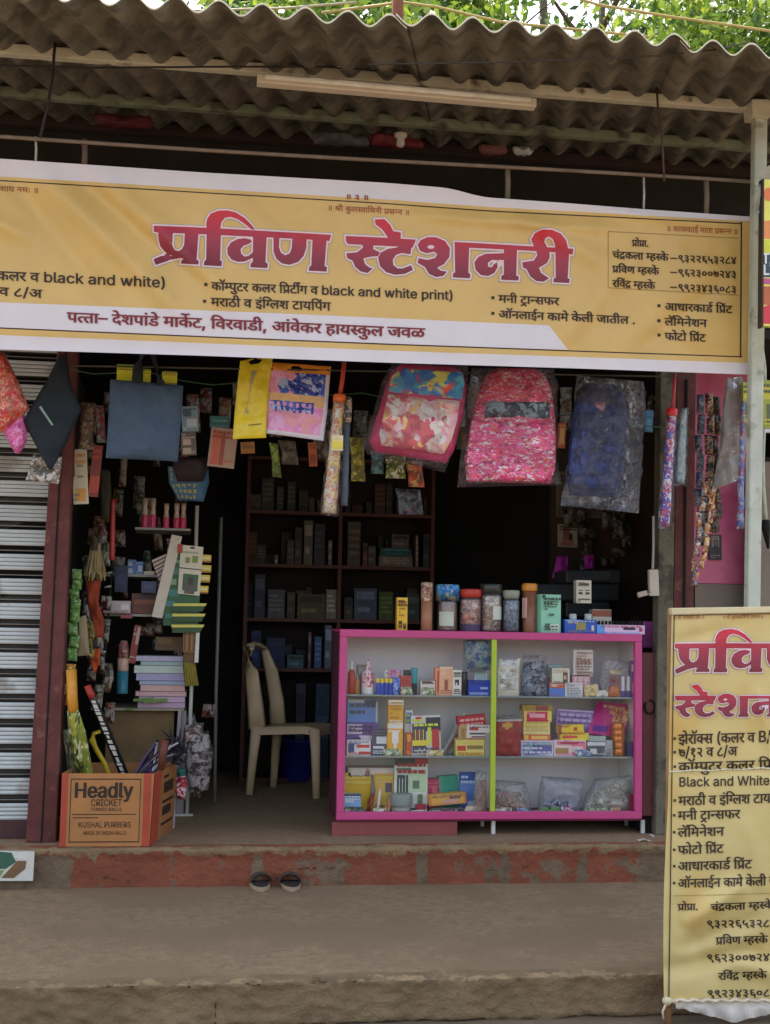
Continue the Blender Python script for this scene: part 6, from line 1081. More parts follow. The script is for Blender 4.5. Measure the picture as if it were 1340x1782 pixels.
# ================================================================ goods hung under the banner
def hang(name, label, cat, L, Rr, Y, T_, mats, mf=None, **kw):
    grp = kw.pop('group', None); mb = MB()
    mb.bag(L, Rr, Y, T_, kw.pop('nu', 26), kw.pop('nv', 30), mf, kw.pop('hole', None), kw.pop('wr', .008), kw.pop('ws', 16), kw.pop('pw', 4), kw.pop('seed', 1))
    return tag(mb.build(name, mats, smooth=True), label, cat, grp)
m_navy = mat((58, 74, 92), .8, .12, 30, .2, 1.35); m_navyd = mat((24, 34, 42), .8, .15, 20, .2, 1.2)
ln = thing("hanging_line", "thin green cord stretched across the shop opening behind the hung bags", "cord", tuple(P(640, 720, YH + .35)))
mb = MB(); mb.tube([P(110 + k * 52, 640 + k * 5 + 6 * math.sin(k * 1.7), YH + .30) for k in range(21)], .003, 5); mb.build("cord", mat((50, 90, 66), .6), ln)
mb = MB(); mb.tube([P(100 + k * 55, 636 + 1.0 * k, YH) for k in range(21)], .004, 5); mb.build("cord", mat((70, 66, 60), .6), ln)

t = thing("mesh_bag", "cone shaped mesh bag of red and pink balls at the far left edge", "bag", tuple(P(0, 760, YH)))
mb = MB(); mb.bag([(-14, 612), (-34, 660), (-60, 730), (-40, 760)], [(8, 614), (30, 660), (52, 712), (10, 752)], YH, .07, 22, 24, None, None, .02, 18, 3, 2)
mb.build("balls", print_mat([(190, 60, 50), (200, 150, 130), (170, 50, 60), (206, 120, 110), (150, 90, 70)], 34, .35, 1.5), t, smooth=True)
mb = MB(); mb.bag([(-8, 715), (2, 740), (12, 765), (26, 788)], [(40, 712), (48, 745), (46, 772), (34, 790)], YH + .02, .04, 14, 14, None, None, .014, 26, 3, 5)
mb.build("pink_end", print_mat([(190, 80, 140), (170, 60, 120), (206, 130, 170), (180, 100, 150)], 50, .35, 1.5), t, smooth=True)
t = thing("dark_tote", "dark navy tote hanging by its corner beside the rolling shutter", "bag", tuple(P(92, 816, YH)))
mb = MB(); mb.bag([(104, 616), (82, 660), (40, 733), (62, 775), (84, 816)], [(116, 618), (124, 670), (142, 712), (118, 768), (90, 818)], YH + .0, .03, 22, 26, None, None, .014, 12, 3, 7); mb.build("cloth", m_navyd, t, smooth=True)
mb = MB(); mb.slab([P(68, 709, YH - .045), P(90, 741, YH - .045), P(93, 739, YH - .045), P(71, 706, YH - .045)], .003); mb.build("printed_mark", mat((120, 140, 130), .6), t)
hang("clear_pouch", "small clear pouch with white bits behind the dark navy tote", "bag", [(58, 790), (52, 815), (44, 836)], [(108, 795), (106, 820), (102, 842)], YH + .06, .012, [print_mat([(150, 140, 130), (90, 84, 76), (120, 110, 96), (180, 176, 170), (70, 64, 56)], 26)], wr=.012)
t = thing("tote_bag", "square navy cloth tote bag with two straps under the banner", "bag", tuple(P(250, 805, YH)))
mb = MB(); mb.bag([(192, 660), (190, 700), (187, 750), (184, 797)], [(319, 671), (317, 710), (313, 760), (309, 803)], YH, .028, 34, 36, None, None, .016, 7, 5, 3); mb.build("cloth", m_navy, t, smooth=True)
for pts in ([(238, 665), (240, 640), (248, 618), (252, 605)], [(279, 668), (272, 640), (266, 620), (262, 605)]):
    mb = MB(); mb.tube([P(a, b, YH - .03 + .01 * k) for k, (a, b) in enumerate(pts)], .022, 8, flat=.15); mb.build("strap", m_navyd, t, smooth=True)
for k, (a, b, c, d) in enumerate(((203, 634, 234, 658), (249, 642, 262, 656), (282, 646, 308, 657))):
    carton("lime_packet", "bright lime packet showing behind the square navy tote bag", "packet", (a, b, c, d + 16), .02, [(196, 214, 50), (120, 150, 40), (150, 110, 80)], [(0, .0, 1, .1, 1), (0, .75, 1, 1, 2)], Y=YH + .09, group="lime packets behind the tote bag", kk=1.5)
# yellow carry bag and printed carry bag
hang("yellow_carry_bag", "plain yellow plastic carry bag with a die cut handle", "bag", [(418, 628), (414, 660), (408, 720), (405, 764)], [(475, 618), (470, 660), (465, 710), (463, 762)], YH, .016,
     [mat((206, 180, 40), .35, .12, 8, 0, 1.4), mat((120, 110, 60), .5), mat((150, 150, 110), .4)], lambda u, v: 1 if (.44 < u < .85 and (.83 < v < .845 or .86 < v < .87) or (.44 < u < .62 and .88 < v < .89)) else (2 if abs(u - .45 + .25 * (v - .3)) < .05 + .04 * math.sin(v * 9) and .2 < v < .7 else 0),
     hole=lambda u, v: ((u - .47) / .20) ** 2 + ((v - .055) / .05) ** 2 < 1, nu=34, nv=60, wr=.014, ws=10)
def pcb(u, v):
    if v < .17: return 0
    if u > .94: return 4
    if v > .955: return 4
    if v < .48: return 1 if (u - .62) + .35 * math.sin(v * 20) * .3 > -.32 + .12 * math.sin(u * 20) else 2
    if v < .56: return 3
    if v < .70 and .04 < u < .78: return 1 if math.sin(u * 60) * .5 + math.sin(v * 70) * .5 > -.35 else 2
    if .56 <= v < .62 and u >= .78: return 3
    return 2
hang("printed_carry_bag", "orange topped carry bag printed in pink and deep blue", "bag", [(468, 630), (466, 660), (465, 710), (464, 754)], [(576, 638), (573, 670), (569, 720), (563, 767)], YH + .01, .014,
     [mat((214, 130, 50), .35, .1, 12, 0, 1.4), print_mat([(40, 56, 150), (60, 90, 180), (150, 160, 210), (36, 44, 120)], 26, .35, 1.45), print_mat([(206, 130, 176), (214, 150, 190), (196, 120, 170), (206, 140, 150)], 16, .35, 1.45), mat((214, 160, 110), .4, .2, 30, 0, 1.4), mat((200, 196, 206), .4, .06, 12)],
     pcb, hole=lambda u, v: abs(u - .45) < .095 and abs(v - .085) < .045 and abs(u - .45) / .095 + abs(v - .085) / .09 < 1.1, nu=44, nv=60, wr=.010, ws=10)
# toys in sleeves
def stick(name, label, cat, px0, py0, px1, py1, w0, w1, Y, m, capm=None, strap=None, film=True, caph=14):
    t = thing(name, label, cat, tuple(P(px1, py1, Y)))
    a, b = P(px0, py0, Y), P(px1, py1, Y); r0, r1 = w0 / 2 * Y / FPX, w1 / 2 * Y / FPX; dr = (b - a)
    mb = MB(); mb.tube([a + dr * k / 12 for k in range(13)], [(r0 + (r1 - r0) * k / 12) * (.80 + .05 * math.sin(k * 2.1)) for k in range(13)], 12); mb.build("body", m, t, smooth=True)
    if film:
        mb = MB(); mb.tube([a - dr * .01 + dr * 1.03 * k / 18 + V((.003 * math.sin(k * 1.9), -.002, 0)) for k in range(19)], [(r0 + (r1 - r0) * k / 18) * (1.04 + .05 * math.sin(k * 2.7)) for k in range(19)], 14, flat=.9); mb.build("clear_sleeve", CLEAR, t, smooth=True)
    if capm:
        L_ = dr.length; u = dr / L_; h = caph * Y / FPX
        mb = MB(); mb.tube([a - u * h, a - u * h * .9, a - u * h * .1, a + u * .002], [r0 * .8, r0 * 1.02, r0 * 1.02, r0 * .9], 14); mb.build("cap", capm, t, smooth=True)
    if strap:
        mb = MB(); mb.tube([P(p[0], p[1], Y) for p in strap[0]], strap[1] * Y / FPX, 6, flat=.5); mb.build("strap", strap[2], t, smooth=True)
    return t
stick("toy_bat", "long clear sleeved toy bat with an orange cap hanging from a red strap", "toy", 590, 700, 573, 893, 22, 32, YH - .02, print_mat([(190, 110, 70), (206, 190, 170), (170, 150, 140), (206, 150, 110), (200, 190, 90), (220, 214, 200)], 40, .35, 1.4), mat((226, 96, 36), .4, .06, 12, 0, 1.4), ([(599, 630), (596, 660), (592, 686)], 4, mat((176, 66, 50), .5)))
carton("price_tag", "small yellow white tag on the sleeve of the long toy bat", "tag", (577, 757, 597, 784), .003, [(206, 200, 180), (206, 190, 70)], [(0, .35, 1, .9, 1)], Y=YH - .075)
stick("folded_umbrella", "folded slate grey umbrella hanging right beside the toy bat", "umbrella", 604, 735, 599, 880, 15, 16, YH + .03, mat((74, 86, 98), .7, .2, 20, .3), print_mat([(170, 130, 90), (60, 60, 60), (180, 176, 170)], 40), None, False, 45)
stick("toy_sword", "red and blue toy in a clear sleeve hanging by a thin red strap", "toy", 1169, 724, 1156, 916, 20, 24, YH, print_mat([(196, 60, 70), (70, 90, 190), (210, 190, 200), (180, 60, 90), (206, 200, 206), (60, 70, 150)], 42, .35, 1.4), mat((200, 44, 50), .4, .06, 12, 0, 1.4), ([(1175, 650), (1173, 680), (1170, 712)], 3.2, mat((170, 56, 66), .5)))
stick("foil_roll", "short silver foil roll hanging right of the red capped toy", "roll", 1189, 712, 1182, 842, 18, 26, YH + .02, mat((150, 164, 166), .25, .25, 30, .8, 1.3, metal=.4), None, None, True)

# three backpacks in clear wrappers
def backpack(label, L, Rr, Y, T_, bodym, panels, Lf, Rf, seed, flm=None):
    lo = max(L + Rr, key=lambda p: p[1]); t = thing("backpack", label, "backpack", tuple(P(lo[0], lo[1], Y)))
    mb = MB(); mb.bag(L, Rr, Y, T_, 40, 44, None, None, .012, 9, 3.2, seed); mb.build("body", bodym, t, smooth=True)
    for nm, L2, R2, th, m, off in panels:
        mb = MB(); mb.bag(L2, R2, Y - T_ * off, th, 26, 26, None, None, .008, 12, 4, seed + 1); mb.build(nm, m, t, smooth=True)
    mb = MB(); mb.bag(Lf, Rf, Y, T_ + .022, 48, 52, None, None, .045, 15, 5, seed + 2, edge=.004); mb.build("clear_wrapper", flm or CLEAR, t, smooth=True)
    return t
m_hot = mat((190, 60, 104), .6, .12, 30, .2, 1.45)
backpack("pink edged child backpack with a blue and red printed top, leftmost of three", [(700, 633), (682, 645), (672, 670), (660, 712), (648, 750), (643, 770), (652, 786)], [(790, 638), (806, 650), (812, 674), (807, 715), (798, 756), (790, 785), (776, 806)], YH, .055, m_hot,
    [("top_panel", [(690, 640), (680, 660), (676, 682)], [(804, 648), (808, 668), (804, 695)], .012, print_mat([(50, 120, 190), (196, 70, 60), (70, 150, 200), (206, 196, 110), (60, 80, 170), (80, 160, 206), (60, 120, 190)], 8, .4, 1.7), .92),
     ("front_panel", [(676, 686), (668, 720), (660, 755), (664, 775)], [(800, 698), (796, 730), (786, 765), (772, 790)], .016, print_mat([(206, 160, 164), (190, 120, 130), (214, 180, 176), (176, 84, 90), (200, 150, 130), (206, 170, 100), (196, 190, 200), (200, 150, 160)], 9, .4, 1.65), .92)],
    [(682, 634), (664, 665), (648, 725), (628, 772), (640, 790)], [(814, 636), (816, 672), (808, 720), (796, 770), (774, 822)], 3)
backpack("bright pink and red patterned backpack with a black band, middle of three", [(866, 640), (846, 652), (834, 676), (824, 710), (816, 755), (808, 800), (812, 838)], [(930, 641), (948, 654), (960, 680), (965, 715), (968, 760), (967, 805), (958, 842)], YH, .06, print_mat([(206, 60, 104), (214, 90, 124), (190, 44, 90), (214, 70, 110), (226, 190, 196), (200, 70, 60), (130, 36, 70)], 34, .45, 1.75, (1, 1, 2.4)),
    [("black_band", [(848, 698), (845, 712), (843, 726)], [(956, 700), (957, 713), (957, 728)], .010, print_mat([(34, 38, 44), (30, 32, 36), (60, 70, 80), (120, 140, 150)], 18, .4), .95),
     ("front_pocket", [(820, 732), (816, 770), (812, 810), (818, 836)], [(964, 732), (966, 770), (966, 815), (958, 838)], .022, print_mat([(210, 60, 104), (214, 84, 124), (196, 50, 100), (230, 190, 196), (206, 80, 70), (120, 36, 66), (200, 80, 140), (214, 70, 110)], 34, .45, 1.75, (1, 1, 2.6)), .85)],
    [(822, 640), (814, 690), (808, 750), (800, 800), (796, 848)], [(964, 642), (969, 690), (970, 750), (969, 800), (978, 844)], 5)
backpack("dark blue patterned backpack in a crinkled clear bag, rightmost of three", [(1018, 666), (1004, 682), (997, 720), (990, 780), (985, 835), (992, 862)], [(1068, 668), (1088, 688), (1092, 725), (1088, 790), (1084, 835), (1076, 866)], YH, .05, print_mat([(44, 56, 104), (50, 62, 110), (40, 50, 96), (60, 66, 110), (24, 30, 60)], 20, .6, 1.25),
    [("front_pocket", [(1000, 745), (994, 780), (990, 820), (996, 850)], [(1082, 748), (1082, 780), (1078, 820), (1072, 852)], .016, print_mat([(46, 58, 106), (42, 52, 98), (60, 66, 112), (22, 28, 56)], 22, .6, 1.25), .9),
     ("badge", [(1036, 698), (1035, 706), (1036, 716)], [(1052, 699), (1053, 708), (1051, 717)], .004, mat((150, 110, 120), .5, .4, 80), 1.0)],
    [(1004, 653), (1000, 700), (994, 770), (984, 830), (976, 880)], [(1120, 664), (1122, 700), (1118, 770), (1114, 830), (1112, 893)], 8, film_mat("crinkled_film", .04, (.78, .80, .84), .09, 36, 1., .8))

# dim packets hung further inside
YQ = YH + .5
for nm, lab, p, cols, dc in (
    ("brown_strip", "brown strip of packets hanging above the white blister strip", (138, 700, 164, 782), [(110, 90, 74), (84, 64, 54), (140, 124, 108)], [(.1, .1, .8, .3, 2), (.1, .5, .9, .7, 1)]),
    ("blister_strip", "long white blister strip hanging right of the left door post", (130, 784, 156, 878), [(176, 166, 148), (120, 110, 96), (180, 130, 60)], [(.3, .08, .7, .12, 1), (.3, .28, .7, .32, 1), (.3, .48, .7, .52, 1), (.2, .72, .85, .95, 2)]),
    ("blue_sachet", "tiny blue and grey sachet card left of the white blister strip", (117, 788, 131, 830), [(100, 104, 104), (50, 90, 150)], [(.1, .55, .9, .9, 1)]),
    ("red_card", "tall red card hanging behind the white blister strip", (155, 776, 172, 865), [(110, 44, 40), (150, 60, 44)], [(0, .6, 1, .9, 1)]),
    ("red_pouch_strip", "thin red strip hanging left of the square navy tote bag", (166, 704, 184, 770), [(110, 52, 52), (90, 110, 104)], [(.4, .0, 1, .3, 1)]),
    ("blister_card", "pale blue blister card hanging right of the square navy tote bag", (318, 708, 347, 752), [(120, 140, 158), (170, 180, 186), (70, 90, 110)], [(.1, .1, .6, .4, 2), (.3, .5, .9, .8, 1)]),
    ("hook_card", "dim card with two pale packs hanging under the pale blue blister card", (317, 753, 343, 793), [(90, 84, 80), (164, 150, 140)], [(.1, .3, .65, .55, 1), (.1, .68, .65, .95, 1)]),
    ("teal_card", "small teal card hanging above the pack of red pencils", (365, 724, 400, 744), [(44, 90, 94), (80, 120, 120)], [(.1, .3, .9, .5, 1)]),
    ("pencil_pack", "clear pack of red pencils hanging left of the yellow carry bag", (361, 746, 408, 815), [(150, 124, 108), (176, 84, 66), (140, 66, 54)], [(.1, .12, .36, .95, 1), (.4, .12, .56, .95, 2), (.6, .3, .95, .9, 0)]),
    ("orange_card", "small orange card hanging below the yellow carry bag", (420, 770, 444, 790), [(150, 100, 50), (110, 80, 50)], [(.1, .3, .9, .6, 1)]),
    ("lime_strip", "lime green strip hanging below the gap of the two carry bags", (472, 770, 488, 830), [(110, 130, 50), (70, 80, 50)], [(.3, 0, 1, .6, 1)]),
    ("grey_pouch", "dim grey printed pouch hanging under the printed carry bag", (488, 766, 518, 808), [(92, 84, 72), (70, 64, 56)], [(.2, .2, .8, .6, 1)]),
    ("orange_strip", "burnt orange strip hanging left of the clear sleeved toy bat", (539, 770, 553, 812), [(160, 84, 44), (120, 60, 40)], [(.1, .5, .9, .8, 1)]),
    ("olive_packet", "olive yellow packet hanging right of the folded slate umbrella", (610, 760, 635, 837), [(124, 116, 50), (150, 150, 60), (96, 84, 44)], [(.0, .0, .5, .55, 2), (.1, .6, .9, .95, 1)]),
    ("teal_packet", "narrow teal and grey packet hanging between the olive and green packets", (645, 782, 668, 824), [(74, 92, 100), (80, 124, 130)], [(.3, .1, .6, .8, 1)]),
    ("green_packet", "dark green packet with white spot hanging right of the teal packet", (671, 792, 706, 832), [(96, 110, 44), (120, 124, 60), (180, 180, 170)], [(.45, .1, 1, 1, 1), (.1, .5, .25, .65, 2)]),
    ("rust_packet", "rust and tan packet hanging below the leftmost backpack", (709, 802, 737, 847), [(150, 92, 54), (170, 70, 46), (170, 140, 90)], [(0, .1, .35, .7, 1), (.4, .3, 1, .9, 2)]),
    ("dark_packet", "dark shiny packet hanging lowest below the leftmost backpack", (692, 850, 735, 895), [(40, 44, 46), (64, 72, 80), (90, 70, 90)], [(.6, .1, .8, .3, 1), (.55, .65, .75, .8, 2)]),
    ("red_gold_card", "red and gold card hanging between the middle and right backpacks", (970, 734, 983, 780), [(160, 70, 40), (180, 140, 80)], [(.2, .2, .8, .8, 1)]),
    ("blue_card", "small blue card hanging right of the crinkled clear bag", (1122, 712, 1136, 752), [(50, 90, 120), (70, 120, 150)], [(.2, .4, .8, .8, 1)]),
    ("green_card", "dim green card hanging beside the leftmost backpack", (796, 742, 812, 782), [(50, 74, 54), (110, 80, 50)], [(.5, .2, 1, .9, 1)])):
    tl = 7 * math.sin(p[0] * .37)
    if "packet" in nm or "pouch" in nm or nm in ("brown_strip", "lime_strip"):
        hang(nm, lab, "packet", [(p[0] + tl * .6, p[1]), (p[0] + 1, (p[1] + p[3]) / 2), (p[0] - tl * .3, p[3])], [(p[2] + tl * .6, p[1] + 2), (p[2] - 1, (p[1] + p[3]) / 2), (p[2] - tl * .3, p[3] + 1)], YQ, .016, [print_mat(cols + [tuple(int(c * .7) for c in cols[0])], 26, .35, 1.7)], nu=10, nv=14, wr=.012, ws=20)
    else: carton(nm, lab, "strip" if "strip" in nm else "card", p, .012, cols, dc, Y=YQ, tilt=tl * .7, kk=1.7)
t = thing("spotted_bag", "blue bag with yellow spots hanging above the pink topped bottles", "bag", tuple(P(330, 872, YQ + .1)))
mb = MB(); mb.bag([(292, 812), (294, 840), (310, 870)], [(362, 806), (364, 840), (354, 873)], YQ + .1, .03, 20, 20, lambda u, v: 1 if (u * 7 % 1 - .5) ** 2 + (v * 6 % 1 - .5) ** 2 < .09 and u < .7 else 0, None, .01, 12); mb.build("cloth", [mat((50, 84, 110), .7, .2, 20, 0, 1.5), mat((130, 124, 70), .7, .2, 20, 0, 1.5)], t, smooth=True)
mb = MB(); mb.bag([(300, 796), (302, 815), (308, 838)], [(360, 795), (362, 815), (354, 838)], YQ + .06, .03, 14, 12, None, None, .02, 20); mb.build("dark_fold", mat((40, 26, 30), .7), t, smooth=True)
# strips of sachets at the right
def strip(label, pts, w, n, Y, cols, sc_=40):
    t = thing("sachet_strip", label, "sachets", tuple(P(*pts[-1], Y)))
    for k in range(n):
        def at(f):
            f *= len(pts) - 1; i = min(int(f), len(pts) - 2); g_ = f - i
            return pts[i][0] + (pts[i + 1][0] - pts[i][0]) * g_, pts[i][1] + (pts[i + 1][1] - pts[i][1]) * g_
        a, b = at(k / n), at((k + .96) / n); j = 3 * math.sin(k * 2.3)
        mb = MB(); mb.bag([(a[0] - w / 2 + j, a[1]), (b[0] - w / 2 + j * .4, b[1])], [(a[0] + w / 2 + j, a[1] + 1), (b[0] + w / 2 + j * .4, b[1] + 2)], Y + .02 * math.sin(k * 1.3), .012, 6, 8, None, None, .012, 40, 3, k)
        mb.build("sachet", print_mat(cols, sc_, .4, 1.4), t, smooth=True)
strip("dark blue and grey sachet strip nearest the right maroon post", [(1219, 686), (1218, 780), (1216, 860), (1222, 950)], 13, 8, 5.9, [(40, 50, 74), (60, 70, 90), (30, 34, 40), (110, 100, 90)])
strip("tan and black sachet strip second from the right maroon post", [(1234, 684), (1236, 780), (1230, 880), (1230, 920)], 14, 8, 5.92, [(40, 32, 28), (150, 110, 80), (70, 50, 40), (180, 150, 120), (30, 26, 24)])
strip("black sachet strip with tan faces before the grey plastic sheet", [(1246, 690), (1246, 780), (1238, 870), (1236, 925)], 15, 8, 5.95, [(34, 28, 26), (60, 44, 38), (120, 90, 70), (26, 22, 22)])
strip("blue and orange sachet strip hanging lowest before the pink wall", [(1228, 838), (1218, 900), (1212, 960), (1207, 1020)], 10, 7, 5.88, [(60, 84, 120), (180, 130, 70), (190, 180, 160), (50, 50, 60), (170, 90, 60)])
strip("orange and white sachet strip ending above the yellow sign board", [(1242, 845), (1234, 910), (1226, 960), (1221, 990)], 9, 6, 5.9, [(180, 120, 80), (200, 180, 160), (120, 60, 50), (206, 170, 110)])
strip("brown sachet strip over the small dark picture on the pink wall", [(1248, 850), (1250, 890), (1246, 928)], 13, 3, 6.4, [(60, 48, 40), (110, 90, 70), (40, 32, 28)])
hang("grey_plastic_sheet", "grimy grey plastic sheet hanging before the pink wall", "sheet", [(1264, 658), (1258, 700), (1252, 780), (1240, 852)], [(1293, 655), (1298, 700), (1302, 765), (1286, 836)], 5.85, .012, [film_mat("grimy_film", .72, (.28, .25, .22), .25, 20)], wr=.03, ws=10)
stick("blue_toy", "long blue and red toy hanging beside the pale steel post", "toy", 1293, 700, 1288, 916, 8, 14, 5.6, print_mat([(50, 80, 160), (160, 60, 70), (70, 110, 180), (150, 160, 180)], 34, .35, 1.5), None, None, True)
for k, (a, b, c, d, l_) in enumerate(((1293, 660, 1306, 735, "yellow green packet hanging left of the pale steel post"), (1326, 655, 1352, 745, "yellow green packet hanging at the right edge beyond the post"))):
    carton("hanging_packet", l_, "packet", (a, b, c, d), .02, [(150, 160, 60), (190, 180, 60), (90, 100, 70)], [(.1, .1, .7, .4, 1), (.3, .5, .9, .9, 2)], Y=5.8)
carton("dark_picture", "small dark picture of a figure on the pink wall", "picture", (1234, 928, 1256, 974), .008, [(40, 30, 30), (120, 116, 110), (24, 20, 20), (110, 84, 70)], [(.2, .05, .8, .5, 1), (.35, .2, .7, .95, 2), (.42, .25, .62, .45, 3)], Y=7.185)
o = MB().slab([P(1326, 752, 6.3), P(1420, 755, 6.3), P(1420, 745, 6.3), P(1326, 742, 6.3)], .03).build("tube_lamp", mat((214, 216, 214), .3)); tag(o, "white tube lamp fitting at the right edge beyond the post", "lamp")
t = thing("tied_cable", "tied pale cable hanging down right of the pale steel post", "cable", tuple(P(1332, 955, 6.2)))
mb = MB(); mb.tube([P(1325, 600, 6.2), P(1330, 640, 6.2), P(1331, 700, 6.2), P(1327, 800, 6.2), P(1328, 850, 6.2), P(1333, 905, 6.2)], .012, 6); mb.build("cable", mat((170, 176, 160), .6, .3, 20), t, smooth=True)
mb = MB(); mb.tube([P(1333, 905, 6.2), P(1333, 920, 6.2), P(1337, 955, 6.2)], [.02, .022, .006], 7); mb.build("tie", m_black, t, smooth=True)
# neighbour's poster at the right edge
t = thing("colour_poster", "colourful framed poster with white letters at the right edge beyond the banner", "poster", tuple(P(1340, 565, 4.9)))
Yq = 4.9
MB().slab([P(1327, 567, Yq), P(1440, 572, Yq), P(1440, 318, Yq), P(1329, 312, Yq)], .03, 0).build("board", mat((206, 200, 90), .4, .1, 8), t)
def pat(p, c, e, nm="printed_patch"):
    mb = MB(); flatpoly(mb, [p], lambda a, b: P(a, b, Yq - e), 0, 30); mb.build(nm, mat(c, .4, .1, 10), t)
pat([(1328, 385), (1440, 370), (1440, 420), (1328, 415)], (206, 130, 70), .001); pat([(1328, 418), (1440, 422), (1440, 440), (1328, 438)], (190, 190, 50), .0015)
pat([(1328, 440), (1440, 442), (1440, 486), (1328, 482)], (44, 60, 70), .001); pat([(1328, 484), (1440, 488), (1440, 500), (1328, 494)], (170, 80, 120), .0015)
pat([(1328, 498), (1440, 502), (1440, 535), (1328, 530)], (170, 90, 50), .001); pat([(1328, 534), (1345, 528), (1440, 534), (1440, 568), (1328, 563)], (190, 50, 60), .0015)
for k in range(5):
    a0, b0 = 1328 + k * 24, 338 + 6 * (k % 2); pat([(a0 + 9 + 8 * math.cos(q * .7), b0 + 12 * math.sin(q * .7)) for q in range(9)], [(206, 110, 60), (60, 130, 170), (190, 60, 80)][k % 3], .002)
mb = MB(); text(mb, 'ta', 1326, 443, 1354, 443, 15, lambda a, b: P(a, b, Yq - .003), 0, 30); text(mb, 'lt', 1328, 463, 1352, 463, 15, lambda a, b: P(a, b, Yq - .003), 0, 30); mb.build("lettering", mat((196, 206, 200), .4), t)
MB().slab([P(1325, 569, Yq - .004), P(1328.5, 569, Yq - .004), P(1330, 311, Yq - .004), P(1327, 311, Yq - .004)], .036).build("frame", m_ink, t)
mb = MB(); mb.bag([(1318, 300), (1324, 312), (1316, 345), (1314, 372)], [(1348, 282), (1440, 290), (1440, 316), (1330, 370)], Yq + .02, .01, 16, 10, None, None, .02, 14); mb.build("cloth_wrap", mat((150, 144, 126), .8, .2, 10, .4), t, smooth=True)

# ================================================================ things under the roof
t = thing("batten_light", "long pale tube light batten fixed under the corrugated roof", "lamp", tuple(P(690, 160, 5.12)))
a0, a1 = P(448, 128, 5.12), P(934, 171, 5.12); h = .036
MB().slab([a0 - V((0, 0, h)), a1 - V((0, 0, h)), a1, a0], .05).build("housing", mat((196, 184, 168), .5, .08, 8), t, bevel=.003)
mb = MB(); mb.tube([a0 - V((-.03, .02, .018)), a1 - V((.03, .02, .018))], .012, 10); mb.build("tube", mat((206, 200, 190), .3), t, smooth=True)
for nm, lab, L, Rr, m in (("red_bundle", "dark red cloth bundle tucked under the roof at the left", [(163, 200), (166, 212), (175, 220)], [(262, 204), (268, 214), (262, 224)], mat((84, 28, 36), .7, .2, 20, 0, 1.1)),
    ("grey_bundle", "grey rolled sheet tucked under the roof left of the red one", [(545, 230), (545, 240), (546, 250)], [(642, 237), (644, 246), (642, 255)], mat((74, 74, 78), .6, .5, 20, 0, 1.2)),
    ("red_roll", "bright red roll under the roof beside the white lamp holder", [(645, 232), (645, 242), (646, 252)], [(735, 244), (738, 252), (735, 258)], mat((110, 32, 42), .6, .2, 20, 0, 1.1)),
    ("pink_rag", "dull pink rag tucked under the roof towards the right", [(834, 252), (833, 258), (836, 266)], [(882, 256), (884, 262), (880, 268)], mat((120, 76, 76), .7, .2, 20, 0, 1.2))):
    hang(nm, lab, "bundle", L, Rr, 6.1, .04, [m], nu=20, nv=10, wr=.02, ws=14)
t = thing("lamp_holder", "white lamp holder hanging under the roof above the shop name", "lamp", tuple(P(697, 258, 6.0)))
c = P(697, 256, 6.0); MB().lathe(c, [(.012, 0), (.02, .01), (.018, .045), (.03, .05), (.032, .065), (.01, .07)], 14).build("socket", mat((190, 184, 176), .4), t, smooth=True)
hang("white_rag", "small white plastic scrap caught under the roof towards the right", "scrap", [(893, 254), (892, 262), (896, 268)], [(925, 258), (928, 264), (922, 271)], 6.05, .03, [mat((176, 182, 184), .4, .3, 30)], nu=14, nv=8, wr=.04, ws=30)
def wire(label, pts, Y, r, c, ys=None):
    mb = MB(); n = len(pts); mb.tube([P(p[0], p[1], Y if ys is None else ys[k]) for k, p in enumerate(pts)], r, 6)
    return tag(mb.build("wire", mat(c, .6, .2, 20), smooth=True), label, "wire")
wire("black wire hanging from the first purlin at the left", [(96, 74), (94, 95), (92, 130), (84, 180), (70, 240)], 5.15, .006, (30, 28, 26))
wire("brown wire hanging from the first purlin at the right", [(1143, 152), (1145, 190), (1152, 240), (1156, 315)], 5.15, .005, (70, 50, 40))
wire("thin dark wire strung below the roof edge", [(640, 112), (760, 110), (900, 108), (1040, 102), (1150, 97), (1250, 86), (1300, 74)], 4.62, .003, (50, 44, 38))
wire("thin wire running along the first purlin", [(-60, 112), (150, 118), (400, 116), (560, 116), (700, 124)], 5.12, .004, (30, 28, 26))
rr = random.Random(21)
pal = ((110, 84, 50), (150, 120, 80), (70, 90, 60), (120, 60, 46), (60, 70, 90), (130, 126, 110), (96, 90, 60), (150, 90, 60), (80, 70, 66))
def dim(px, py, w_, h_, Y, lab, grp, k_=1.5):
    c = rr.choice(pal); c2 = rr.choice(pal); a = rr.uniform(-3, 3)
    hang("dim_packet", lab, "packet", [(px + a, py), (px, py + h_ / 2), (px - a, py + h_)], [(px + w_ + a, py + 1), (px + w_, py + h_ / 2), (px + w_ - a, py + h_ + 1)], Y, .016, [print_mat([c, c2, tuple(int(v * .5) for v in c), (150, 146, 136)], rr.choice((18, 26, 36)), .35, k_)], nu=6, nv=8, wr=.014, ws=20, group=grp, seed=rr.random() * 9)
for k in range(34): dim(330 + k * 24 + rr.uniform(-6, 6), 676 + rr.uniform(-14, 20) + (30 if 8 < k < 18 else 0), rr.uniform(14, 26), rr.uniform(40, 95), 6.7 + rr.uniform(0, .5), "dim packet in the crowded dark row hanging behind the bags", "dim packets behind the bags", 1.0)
for k in range(30): dim(140 + rr.uniform(0, 60) + (k % 3) * 55, 690 + (k // 3) * 34 + rr.uniform(-12, 12), rr.uniform(12, 22), rr.uniform(26, 60), 7.0 + rr.uniform(0, .5), "dim packet hung in the crowded dark rows on the left wall", "dim packets on the left wall", 1.3)
